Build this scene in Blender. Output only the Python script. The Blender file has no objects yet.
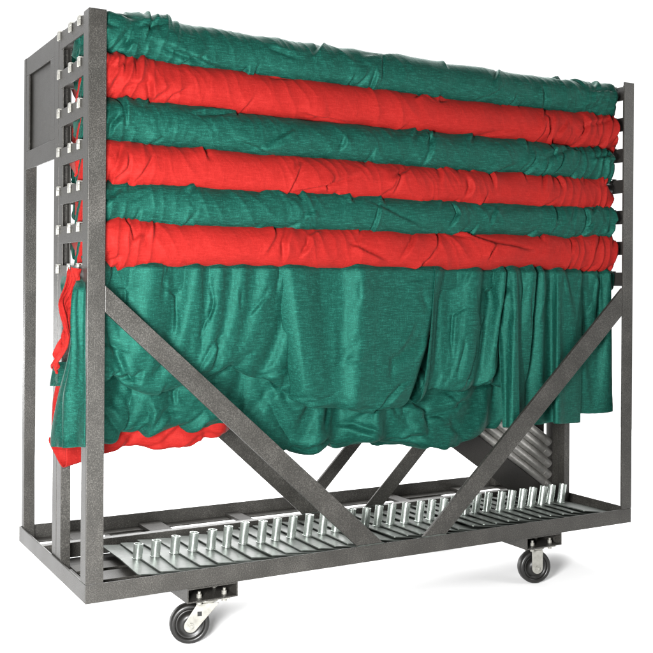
import bpy, math, random
import numpy as np
from mathutils import Vector, Matrix

ZF = -0.218                      # floor height; z = 0 is the top of the base rail
WORLD = 1.3
WORLD_DIM = 0.30
LAMPS = [
    ('key_softbox', (-0.75, -1.6, 0.62), (0.75, 0.0, 0.55), (0.5, 0.5), 190),
    ('added_floor_light', (1.6, 2.9, 3.2), (1.6, 2.6, -0.2), (6.0, 4.0), 500),  # added lamp, lifts the floor behind the cart to white
    ('added_fill_light', (3.0, -1.7, 1.5), (1.7, 0.1, 0.0), (1.2, 1.2), 28),  # added lamp, lightens the floor shadow beside the right caster
    ('added_low_light', (1.0, 3.4, 0.30), (0.9, 0.5, -0.2), (4.0, 0.5), 60),  # added lamp low behind the cart, lightens the floor beneath it
]
FLAP_GREEN = [((0.004, 0.118, 0.781), (0.015, 0.074, 0.781)), ((-0.019, 0.044, 0.761), (-0.007, -0.004, 0.761)), ((-0.023, 0.058, 0.72), (-0.007, -0.004, 0.721)), ((-0.023, 0.062, 0.617), (-0.007, -0.005, 0.62)), ((-0.029, 0.086, 0.551), (-0.007, -0.006, 0.557)), ((-0.036, 0.11, 0.503), (-0.006, -0.006, 0.512)), ((-0.042, 0.137, 0.443), (-0.006, -0.007, 0.457)), ((-0.048, 0.16, 0.375), (-0.006, -0.008, 0.394)), ((-0.049, 0.164, 0.343), (-0.006, -0.008, 0.364)), ((-0.048, 0.159, 0.331), (-0.006, -0.008, 0.351))]
FLAP_TEAL = [((-0.013, 0.189, 0.781), (0.012, 0.089, 0.781)), ((-0.031, 0.141, 0.76), (-0.004, 0.033, 0.761)), ((-0.03, 0.136, 0.744), (-0.009, 0.052, 0.745)), ((-0.026, 0.121, 0.718), (-0.015, 0.076, 0.719)), ((-0.023, 0.108, 0.693), (-0.021, 0.1, 0.693))]
FLAP_RED_BACK = [((-0.03, 0.182, 0.494), (-0.019, 0.141, 0.497)), ((-0.034, 0.2, 0.45), (-0.019, 0.141, 0.455)), ((-0.036, 0.209, 0.342), (-0.024, 0.16, 0.347))]
FLAP_DARK = [((-0.037, 0.174, 0.553), (-0.022, 0.113, 0.557)), ((-0.041, 0.189, 0.515), (-0.022, 0.112, 0.521)), ((-0.043, 0.196, 0.488), (-0.024, 0.122, 0.494))]
# folds of the hanging cloth, relaxed under gravity beforehand: per piece the number of columns and rows, then for x, y and z
# the points column by column in half millimetres (first value, first step, then changes of the step)
CLOTH = {}
CLOTH['left'] = (50, 31, (
12,0,0,-1,1,0,-1,1,0,-1,1,-1,0,1,-1,-1,0,1,1,-1,2,2,-1,-1,-1,-2,1,2,1,1,-1,39,0,0,-1,1,0,0,-1,1,0,-1,1,-1,1,-1,1,0,-1,1,-1,0,3,1,-3,-1,0,1,0,-2,-1,10,65,1,-1,0,0,0,0,0,0,0,-1,1,0,0,0,0,0,-1,1,-1,-1,4,1,-2,-3,0,-1,-2,0,1,8,92,1,-1,0,0,0,1,-1,0,0,0,0,0,0,0,0,0,0,0,-1,-1,4,1,-2,-3,-4,1,1,0,-3,2,
119,0,1,-1,0,0,0,0,0,0,1,-1,0,0,1,-1,0,1,-1,-1,0,4,0,-4,-5,4,-1,-4,-1,2,-11,146,0,0,0,0,1,-1,0,0,1,-1,0,1,-1,1,0,-1,0,0,-1,2,3,-4,-5,5,0,-8,-3,7,1,-15,173,1,-1,0,1,-1,0,1,0,-1,1,-1,1,-1,1,-1,0,0,0,-2,6,-2,-8,6,2,-8,-6,9,3,-4,-16,202,1,0,0,-1,1,0,0,-1,1,0,0,-1,1,-1,0,0,-1,-1,3,-1,-1,-4,6,-2,-10,9,1,2,-6,-17,
233,1,0,-1,1,0,0,0,0,0,0,-1,0,0,0,0,-1,1,2,-1,-6,-4,12,-3,-6,3,2,1,2,-8,-12,266,1,0,0,0,0,0,-1,1,-1,0,1,-1,0,0,1,0,1,0,-3,-10,3,11,-5,0,1,0,2,2,-9,-8,299,1,0,0,0,0,0,0,-1,1,0,0,0,0,0,0,0,0,-1,-5,-6,7,4,-1,1,0,0,1,1,-7,-4,333,1,1,-1,0,0,1,-1,0,0,0,1,-1,0,0,0,-2,-1,-2,-2,2,2,1,0,1,1,-1,1,0,-3,-2,
366,2,-1,1,0,-1,0,1,-1,1,-1,0,0,0,0,-1,-2,-2,-1,2,2,0,-1,1,1,1,-1,0,0,2,-1,399,2,-1,1,-1,1,-1,1,-1,0,1,-1,0,0,-2,-1,-1,-1,3,1,0,-1,-1,1,1,1,-1,-1,-2,8,3,431,2,-1,1,-1,1,-1,1,-1,1,-1,-1,0,-1,0,0,0,1,0,0,0,-1,-1,1,2,-1,-1,-3,4,3,12,463,1,1,0,-1,1,-1,1,-1,0,-1,0,0,0,1,-1,0,1,-1,0,-1,1,-1,-1,2,-1,0,-5,8,-2,-9,
493,2,-1,1,0,0,-1,0,0,0,0,0,0,-1,0,0,0,2,-1,-1,-1,2,-3,1,-3,-1,7,-8,9,-10,-6,519,3,-1,0,0,-1,1,0,-1,-1,1,-1,-1,1,1,1,0,-1,0,0,-1,1,-2,-5,-4,12,-3,-3,4,-12,-6,543,3,-1,0,0,-1,0,-1,0,0,0,1,0,1,0,1,-2,1,-1,0,0,1,-4,-7,2,8,-4,-1,-1,-11,-11,564,3,-2,0,0,-1,1,-1,0,1,1,0,1,-1,0,0,0,0,0,0,-1,1,-4,-8,5,4,-3,-1,-3,-8,-3,
585,1,0,-1,0,1,0,1,0,0,1,0,-1,0,0,0,0,0,0,0,-1,1,-4,-6,3,2,-2,-1,-3,-6,-2,606,1,0,0,1,0,0,1,-1,0,1,-1,0,0,0,0,0,0,-1,-1,2,0,-4,-5,2,1,-2,-1,-2,-6,-7,626,3,-1,0,1,-1,0,1,-1,0,0,0,0,0,0,0,0,0,-4,4,0,0,-3,-5,0,1,-2,1,-3,-4,-7,646,3,-1,0,1,-1,0,0,0,0,0,0,0,1,0,0,-2,-2,3,1,-1,0,-4,-3,-2,1,0,0,-2,-2,-4,
666,3,-1,0,0,0,0,1,0,0,0,-1,1,-1,0,-1,1,0,0,0,0,-1,-4,-3,-1,2,0,0,-2,0,-6,687,3,0,0,0,-1,1,0,0,-1,0,0,0,0,0,1,-1,0,-1,1,1,-3,-5,-2,1,1,2,-2,1,0,-7,707,4,-1,0,0,-1,0,0,0,0,1,0,0,0,0,-1,0,0,0,1,-1,-3,-4,-2,1,2,1,0,0,4,3,728,3,-1,1,-1,1,-1,2,-1,0,1,-1,0,-1,1,-1,0,0,1,0,0,-4,-5,0,1,1,0,1,3,7,10,
750,3,0,0,0,1,-1,1,-1,0,0,-1,1,-1,1,-1,1,-1,1,0,0,-4,-5,1,1,0,0,1,3,14,18,772,4,-1,1,-1,0,0,0,0,0,-1,2,-1,0,-1,0,1,1,-2,2,-1,-4,-5,1,2,-1,1,-1,3,15,10,794,3,0,0,0,0,1,-1,1,-1,1,-2,1,-1,1,1,0,-1,0,0,-1,-3,-5,3,1,-1,-1,0,0,2,20,816,4,-1,1,-1,1,0,-1,0,0,-1,1,0,1,0,0,-1,0,0,-1,0,-5,-2,5,-1,-2,-1,0,-2,-8,13,
838,5,-1,0,-1,0,0,-1,1,0,1,0,0,-1,1,-1,1,-1,-1,0,-2,-4,4,1,-1,-2,-2,0,-3,-11,-11,861,3,1,-1,-1,1,1,0,0,0,0,-1,1,-1,1,0,-1,0,0,-2,-3,1,2,2,-3,-2,-1,-1,-3,-11,-6,883,3,1,-1,1,0,0,0,0,-1,0,1,0,0,0,-1,1,-1,-2,1,-2,-2,3,3,-3,-2,-1,-2,-3,-10,-6,905,5,-1,0,0,-1,1,-1,1,-1,1,0,0,0,0,0,0,-3,1,0,-1,-2,2,2,-1,-2,-1,-1,-4,-11,-12,
928,4,0,-1,1,-1,1,0,1,-1,0,-1,1,1,-1,0,-1,-1,0,1,-2,-2,2,3,-1,-2,-1,-1,-3,-9,-19,952,4,0,0,0,0,1,-1,0,-1,1,1,-1,1,-2,1,-1,-1,0,-1,1,-3,3,4,-2,-3,0,-1,-1,-8,-14,977,5,0,-1,1,-1,-1,1,0,0,1,-1,1,-1,0,-1,0,-1,-1,0,0,-1,4,2,-2,-2,0,-1,1,-6,-14,1003,5,-1,0,0,-1,1,1,0,0,0,-1,1,-1,0,-1,-1,0,-1,1,-4,6,1,1,-2,-2,0,1,3,-5,-16,
1029,4,0,0,0,1,0,0,0,0,0,0,-1,0,-1,-1,0,0,1,-4,-4,12,0,-1,-1,-2,0,2,4,-1,-9,1055,4,1,0,0,0,0,0,0,-1,1,0,-2,0,0,-1,1,-1,-2,-5,6,3,4,-2,2,-3,-1,1,7,6,-6,1081,5,0,0,0,0,-1,1,0,0,-1,0,-1,-1,2,-1,-1,-4,-1,5,1,1,-3,8,2,-4,-2,0,8,14,10,1106,5,0,0,0,0,1,-1,-1,0,-1,0,1,0,-2,-2,-1,2,1,1,0,-1,-7,19,-1,-4,-3,-1,4,14,15,
1132,5,1,-1,0,1,-1,-1,-1,1,0,0,-2,-1,-1,2,0,0,1,-3,3,-3,-2,17,-1,-4,-4,0,0,5,2,1159,6,-1,1,-1,0,-1,0,0,-1,0,-2,0,2,0,-1,1,-2,0,0,0,0,-1,14,2,-6,-2,-3,2,0,1,1186,6,0,-1,0,0,-1,-1,-1,0,1,0,1,-2,0,0,-1,0,1,-1,1,1,-4,15,2,-4,-5,-1,2,0,-7,1216,6,-1,0,-1,0,-1,0,1,-1,0,0,-1,0,0,1,-2,1,-1,1,0,1,-4,14,4,-5,-4,-1,0,4,-7,
1247,6,-1,-1,0,0,0,-1,1,-1,-1,1,0,-1,0,0,0,0,0,1,-1,-1,-2,13,5,-5,-4,0,0,4,-1,1280,6,-1,-1,0,0,0,0,-1,0,0,0,0,-1,0,1,-1,0,0,1,-1,-2,-2,11,7,-4,-2,-2,0,4,11,99,-1,1,0,-1,1,-1,1,-1,0,1,-1,0,0,0,-1,0,1,7,8,12,2,-6,-4,-6,-5,-4,1,2,3,4,75,1,-1,0,0,0,0,0,-1,1,0,0,0,0,0,1,1,1,2,7,14,2,-8,-5,-4,-3,1,2,4,-1,-18,
59,1,0,-1,1,0,-1,1,0,-1,1,1,-1,1,0,0,0,1,1,7,14,3,-10,-2,-4,2,2,0,1,-12,-20,55,1,0,1,-1,0,1,-1,1,-1,1,0,0,0,0,0,0,1,0,6,16,4,-11,-5,5,2,-4,-5,-1,-2,-19,67,2,-1,0,1,-1,1,-1,1,0,-1,1,-1,1,-1,1,0,-1,2,5,16,3,-13,6,4,-13,-3,1,1,-6,1,91,1,0,0,1,-1,0,0,0,0,0,0,0,0,0,-1,2,-1,2,3,15,0,-2,8,-14,-3,4,-1,-10,-6,18,
118,1,-1,0,1,-1,0,0,1,-1,0,0,0,1,-1,1,0,-1,0,-1,26,-3,6,-14,2,0,2,-15,-9,8,18,137,-1,-1,0,2,0,0,-1,1,-1,0,0,0,0,-1,0,-1,-1,-1,21,13,0,-10,0,0,2,-13,-17,7,12,11,137,-2,-1,1,1,-1,1,0,0,0,-1,0,-1,0,0,-1,0,3,9,17,2,-8,6,0,-3,-4,-23,1,5,13,3,121,-1,0,-1,0,1,-1,0,0,-1,1,-1,0,0,0,1,5,5,8,11,-14,6,12,-3,-4,-12,-21,10,2,14,-5,
97,-1,0,0,0,-1,0,1,-1,0,1,-1,2,0,1,4,6,3,2,-9,0,20,7,-4,-4,-19,-8,-3,10,13,-10,76,0,0,0,-1,1,-1,1,0,1,0,0,1,1,2,0,4,-2,-2,2,9,14,5,-3,-5,-22,-3,-12,21,13,-25,66,1,-1,1,0,0,1,0,0,0,1,-1,1,1,-2,2,4,1,2,-5,1,22,6,-1,-7,-20,-9,-11,30,6,-30,68,1,1,0,0,1,-1,1,0,-1,1,0,0,1,3,1,1,0,-6,-5,8,23,7,-2,-9,-17,-18,0,34,-6,-22,
79,3,-1,0,1,0,-1,1,0,0,0,2,0,2,0,-1,-3,-3,-3,0,19,12,7,-1,-11,-19,-23,27,9,4,-26,96,2,0,1,-1,0,1,0,0,2,-1,1,0,-2,-2,-2,-2,0,1,11,9,10,6,-1,-15,-24,-6,35,-17,10,-35,113,1,1,0,0,1,0,0,0,0,-1,-2,-1,-2,-1,0,1,5,7,4,5,9,7,-4,-22,-13,13,4,-5,-16,-8,126,1,-1,2,0,0,-1,-1,-1,-1,-1,-1,0,0,2,3,4,4,2,1,5,10,5,-13,-21,24,-7,-29,18,-14,23,
132,0,0,-1,0,0,-2,0,-1,0,1,-1,3,1,4,2,3,1,0,0,5,11,6,-22,-1,21,-29,-18,17,6,-3,128,-1,-2,1,-2,0,1,-1,0,2,0,3,2,2,2,2,-1,0,-1,2,4,14,4,-22,9,8,-35,-2,16,7,-27,113,-3,0,-1,1,-1,2,0,2,1,2,3,0,0,0,0,-1,1,2,-2,6,15,5,-18,5,3,-33,7,14,-9,-18,92,-2,-1,2,0,1,1,1,1,1,1,-1,1,-1,1,1,0,1,-2,-6,15,14,5,-13,-2,-1,-24,8,9,-21,-5,
76,1,-1,2,0,1,0,1,-1,1,1,-1,1,1,-1,1,-1,-3,-7,7,15,11,5,-8,-7,-6,-15,9,-2,-19,-1,77,2,1,0,1,-1,1,1,-1,1,-1,1,0,-1,-2,-1,-4,-2,7,5,12,9,5,-5,-11,-10,-7,8,-11,-12,3,95,2,1,0,0,1,-1,0,0,-1,0,-1,-2,0,-2,1,2,4,5,2,9,8,4,-6,-11,-16,6,1,-12,-9,7,115,0,1,0,1,-2,0,0,-1,-1,0,0,0,1,2,2,4,1,2,2,8,9,2,-7,-14,-16,19,-15,-5,-5,7,
121,-1,0,-1,0,0,-1,0,1,-1,2,1,2,2,2,1,1,1,-3,4,11,9,-1,-6,-19,-2,7,-14,-1,-4,8,109,-2,-1,1,-1,1,0,1,2,0,2,1,1,2,0,1,-3,-4,3,6,11,9,-1,-6,-17,1,-5,-6,-1,-3,7,91,-1,0,0,1,1,1,1,1,0,1,1,1,-2,-1,-3,-3,3,6,1,15,6,-1,-4,-12,-5,-7,-4,-1,0,4,82,1,1,0,2,0,0,1,0,0,0,-1,-2,-3,-2,0,5,5,-6,13,10,5,0,-6,-10,-7,-6,-2,0,-7,12,
90,2,2,0,0,0,0,0,-1,-2,-1,-2,-2,1,3,3,2,-1,2,13,6,3,-1,-4,-13,-4,-7,0,4,-10,0,105,2,1,0,-1,-1,0,-2,-2,0,0,1,2,2,2,1,2,-1,3,11,4,4,-2,-7,-13,2,-10,2,2,2,-11,116,0,0,-1,-1,-1,-1,1,0,1,3,2,1,1,2,-1,-1,-2,12,2,8,1,0,-10,-13,6,-11,3,0,1,-3,111,-2,-1,-1,1,0,1,1,3,1,2,0,2,-1,-2,-3,0,11,3,2,-1,11,0,-13,-8,-1,-2,-3,1,0,3,
96,-2,-1,1,2,1,2,1,1,0,1,0,-3,-2,-2,1,10,4,-1,-6,10,10,1,-14,-5,-7,4,-5,0,0,7,85,0,1,1,2,1,0,0,0,0,-2,-2,-3,0,3,7,4,1,-9,3,12,8,1,-13,-5,-8,2,-1,-1,0,6,87,3,1,1,0,-1,1,-1,-2,-2,-2,-2,2,5,5,3,2,-10,3,6,7,8,1,-10,-11,-11,7,2,-2,1,1,100,4,-1,1,-1,-1,-1,-2,-2,0,0,3,4,4,3,-1,-6,4,4,3,5,5,2,-12,-10,-17,16,4,-6,6,5,
114,0,2,-2,-1,-2,0,-1,1,3,2,3,3,1,-1,-3,5,2,3,1,3,2,4,-11,-16,-11,18,5,-7,8,8,116,-2,0,-2,0,0,1,2,3,3,1,1,-1,0,2,3,1,2,0,-2,0,7,8,-15,-16,-6,14,9,-10,11,10,105,-3,-1,0,2,2,2,2,1,1,0,1,-1,3,1,2,1,0,-4,-8,2,20,6,-17,-13,-6,10,15,-17,11,9,91,-2,0,3,1,2,2,-1,1,0,0,1,2,2,0,1,-2,-6,-8,-2,16,12,6,-13,-12,-4,2,19,-17,4,9,
83,1,2,2,0,1,-1,0,1,0,2,1,2,1,-3,-5,-5,-6,0,12,7,9,2,-6,-12,1,-6,17,-4,-14,9,87,5,0,0,0,-1,0,2,1,2,1,0,-2,-4,-5,-4,-1,4,7,3,6,11,-5,-6,-4,-7,-6,9,19,-24,-3,99,4,0,0,-2,2,2,3,0,0,-3,-3,-4,-3,0,2,5,4,2,5,-1,1,11,-8,-8,-9,-5,0,26,1,-27,110,2,0,-1,3,4,1,-2,-3,-2,-4,-2,2,1,4,4,2,2,1,2,-2,-6,20,-6,-16,-2,-10,-1,16,22,-29,
117,-1,1,6,2,-3,-2,-4,-1,-1,2,3,2,3,2,2,1,-1,-2,-4,1,7,12,-5,-12,-9,-9,3,0,31,-17,117,0,4,0,-3,-2,0,1,1,3,2,1,2,-1,0,-1,-1,-2,-1,3,6,6,4,-1,-13,-8,-9,2,1,12,17,113,1,0,-1,1,1,2,1,0,2,-1,-1,0,0,-2,2,-1,2,1,1,2,4,7,4,-19,-6,-6,1,3,-1,24,105,3,0,1,0,0,0,0,0,0,0,0,1,0,0,0,1,0,1,0,2,2,6,8,-24,-3,3,3,3,-9,0,
1666,-32,0,1,-1,0,0,0,1,-1,0,1,-1,0,1,-1,1,-1,1,3,19,23,8,4,3,2,0,1,-1,-1,0,1666,-32,0,0,0,0,1,-1,0,0,0,0,0,1,-1,0,0,1,-1,3,14,27,13,3,3,0,-1,0,-2,-2,0,1666,-32,0,0,0,-1,1,0,0,0,0,0,0,0,0,0,0,0,0,3,11,27,18,2,1,-1,-1,-1,-1,-1,-6,1666,-32,-1,1,0,-1,1,-1,1,0,0,-1,1,0,0,-1,1,0,0,2,10,29,18,3,-3,-2,3,2,0,0,-14,
1666,-33,1,-1,0,1,-1,1,-1,0,1,-1,1,-1,1,-1,1,-1,1,1,12,32,16,-5,-4,10,2,-2,-1,2,-7,1666,-33,0,0,0,0,0,0,1,-1,0,0,0,0,1,-1,0,0,1,3,10,39,2,-7,11,4,-2,-1,4,0,-15,1666,-33,-1,1,0,0,-1,1,0,0,-1,1,0,0,-1,1,0,0,0,4,23,20,-5,11,5,-1,0,7,1,-3,-17,1666,-34,1,-1,0,1,-1,0,0,1,-1,0,1,-1,0,1,-1,1,0,10,28,-9,7,15,4,-2,10,1,2,-6,-18,
1666,-34,0,-1,1,0,0,0,0,-1,1,0,0,0,0,0,0,1,0,17,11,-14,28,4,6,7,5,1,2,-11,-18,1666,-35,1,-1,0,0,1,-1,0,1,-1,1,-1,1,-1,1,-1,2,3,12,-3,0,28,4,12,6,2,3,-1,-13,-17,1666,-35,0,0,-1,1,0,0,0,0,0,0,-1,1,0,1,2,1,0,2,-1,12,16,17,9,7,2,1,-1,-16,-16,1666,-36,1,-1,1,-1,1,-1,1,-1,0,1,0,-1,1,1,2,-3,1,1,2,13,15,16,11,9,2,-2,-3,-12,-15,
1666,-36,0,0,0,0,1,-1,0,0,0,0,1,-1,0,1,0,1,0,0,1,14,14,17,12,11,-1,-2,-6,-4,-11,1666,-36,0,-1,1,0,0,0,0,0,0,0,0,0,1,0,0,1,-2,0,3,13,14,17,15,8,-1,-5,-6,3,-9,1666,-36,0,-1,1,0,0,0,0,0,0,0,1,-1,1,0,-1,0,0,1,3,11,16,16,16,6,-6,-4,0,-2,-3,1666,-36,0,0,0,0,1,-1,0,0,1,-1,0,1,-1,0,0,1,-1,2,4,8,18,16,16,0,-4,-8,8,-4,-10,
1666,-36,1,-1,1,-1,1,-1,1,-1,1,-1,1,-1,1,-1,1,0,0,3,1,10,18,16,18,-7,-8,-3,11,-1,-14,1666,-35,0,0,0,-1,1,0,0,0,0,0,0,0,0,0,0,1,1,0,2,10,19,20,12,-22,12,2,8,-7,-13,1666,-35,1,-1,0,0,0,1,-1,0,1,-1,0,1,-1,1,1,-1,1,0,2,10,18,27,1,-19,20,0,6,-9,-8,1666,-35,1,0,-1,1,-1,1,0,-1,1,0,0,0,0,1,-1,1,-1,1,3,10,17,28,-7,-3,12,2,1,-6,-7,
1666,-34,0,0,-1,1,0,0,0,0,0,0,1,0,-1,0,1,-1,1,1,1,13,14,27,-5,4,6,3,-2,-5,-5,1666,-34,0,0,1,-1,0,0,0,1,-1,1,-1,1,-1,1,0,0,0,1,2,12,14,23,2,6,3,1,-1,-6,-10,1666,-34,1,-1,1,-1,1,-1,1,-1,1,0,0,0,0,0,0,0,0,0,5,11,12,21,9,5,2,-1,0,-7,-9,1666,-34,1,0,0,-1,1,0,0,0,0,0,1,-1,0,0,0,0,1,0,5,10,15,17,12,4,1,-1,0,-6,-3,
1666,-33,0,0,0,1,-1,0,0,1,-1,0,0,0,1,-1,0,1,0,1,6,10,16,16,11,3,-1,0,1,-5,-1,1666,-32,-1,1,-1,1,-1,1,-1,1,-1,1,-1,1,-1,1,0,0,1,1,6,12,16,15,9,1,-1,3,-1,-2,-2,1666,-32,0,0,-1,1,0,0,0,0,-1,1,0,0,0,1,0,0,-1,3,5,16,14,14,8,-1,1,3,-1,-1,-4,1666,-32,0,1,-1,0,0,0,1,-1,0,1,-1,1,0,0,0,0,0,2,7,14,16,11,9,0,2,0,0,-1,-7,
1666,-31,-1,1,-1,1,-1,1,0,0,0,0,0,0,0,0,0,0,1,1,9,11,18,10,9,2,0,1,-1,-4,-4,1666,-31,-1,1,0,0,0,0,0,1,-1,0,0,0,0,0,0,1,0,2,10,8,19,11,8,2,1,-1,-2,-9,-2,1666,-31,0,0,0,0,0,0,0,0,0,0,0,0,0,0,1,-1,1,6,7,9,17,8,12,1,0,0,-7,-5,-9,1666,-31,0,0,-1,1,0,0,0,-1,1,0,0,0,0,0,1,-1,2,7,4,12,10,18,7,-1,2,0,-4,-3,-12,
1666,-31,-1,1,-1,1,-1,1,-1,1,-1,1,-1,1,0,1,-1,0,5,0,8,6,21,17,3,-2,2,1,0,-3,-6,1666,-32,0,0,1,-1,0,0,0,0,1,-1,1,0,-1,1,-1,4,0,2,0,15,22,16,3,-1,0,2,-1,-5,-5,1666,-32,0,-1,1,0,-1,1,0,1,-1,0,0,0,0,0,2,1,2,-4,4,13,24,18,3,0,-1,2,-2,-5,-5,1666,-33,1,-1,0,1,-1,1,0,-1,1,-1,1,-1,1,1,0,3,-3,-1,6,9,26,18,4,2,-1,0,-1,-5,-8,
1666,-33,0,0,0,0,0,0,0,0,0,0,0,0,1,1,1,-2,0,1,4,9,25,21,3,1,1,-1,0,-5,-22,1666,-33,-1,1,-1,1,0,-1,1,-1,1,0,-1,2,0,1,-2,1,0,3,1,8,28,20,4,-3,3,0,0,-8,-28,1666,-33,-1,0,1,-1,0,1,-1,0,1,0,0,0,1,-1,0,2,0,1,3,5,30,20,4,-5,4,0,0,-12,-30,1666,-34,0,1,-1,0,1,-1,0,1,-1,1,0,0,0,1,0,1,0,0,4,7,22,26,4,-4,3,-3,2,-17,-29,
1666,-34,0,1,-1,0,1,-1,1,0,-1,1,0,0,1,0,1,-1,0,0,5,7,16,30,7,-2,0,-5,2,-18,-26,1666,-34,0,0,1,-1,1,-1,1,-1,1,0,0,1,0,0,-1,0,0,3,-2,7,24,26,6,2,-1,-8,1,-12,-29,1666,-34,0,0,0,0,0,0,1,-1,1,0,0,1,-1,-1,0,1,0,-1,3,4,27,22,8,2,2,-10,-2,-7,-28,1666,-35,1,-1,1,0,-1,1,0,1,-1,1,-1,0,-1,1,0,-1,1,0,4,7,12,32,9,3,1,-6,-14,1,-14,
1666,-35,0,0,0,0,0,1,0,0,-1,0,0,-1,1,0,0,0,1,2,0,4,14,35,9,2,2,-2,-17,-4,6,1666,-36,1,-1,1,0,0,0,0,-1,0,0,0,0,0,1,0,0,2,0,-1,0,19,35,10,2,1,1,-8,-26,22,1666,-36,0,0,1,-1,0,-1,1,-1,0,1,0,0,0,1,1,-1,0,-1,0,3,12,39,12,3,0,2,-3,-26,0,1666,-36,-1,1,-1,0,-1,1,0,1,-1,1,0,0,0,-1,1,-1,0,1,1,3,6,40,16,3,1,1,-1,-12,-13,
1666,-37,-1,0,1,-1,1,-1,1,0,0,0,0,0,-1,1,0,0,0,0,1,2,6,37,22,3,1,0,1,-4,-19,1666,-39,1,-1,1,0,0,0,1,-1,0,0,1,-1,0,1,-1,1,0,0,0,1,4,36,28,3,0,1,0,-2,-6,
))
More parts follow.
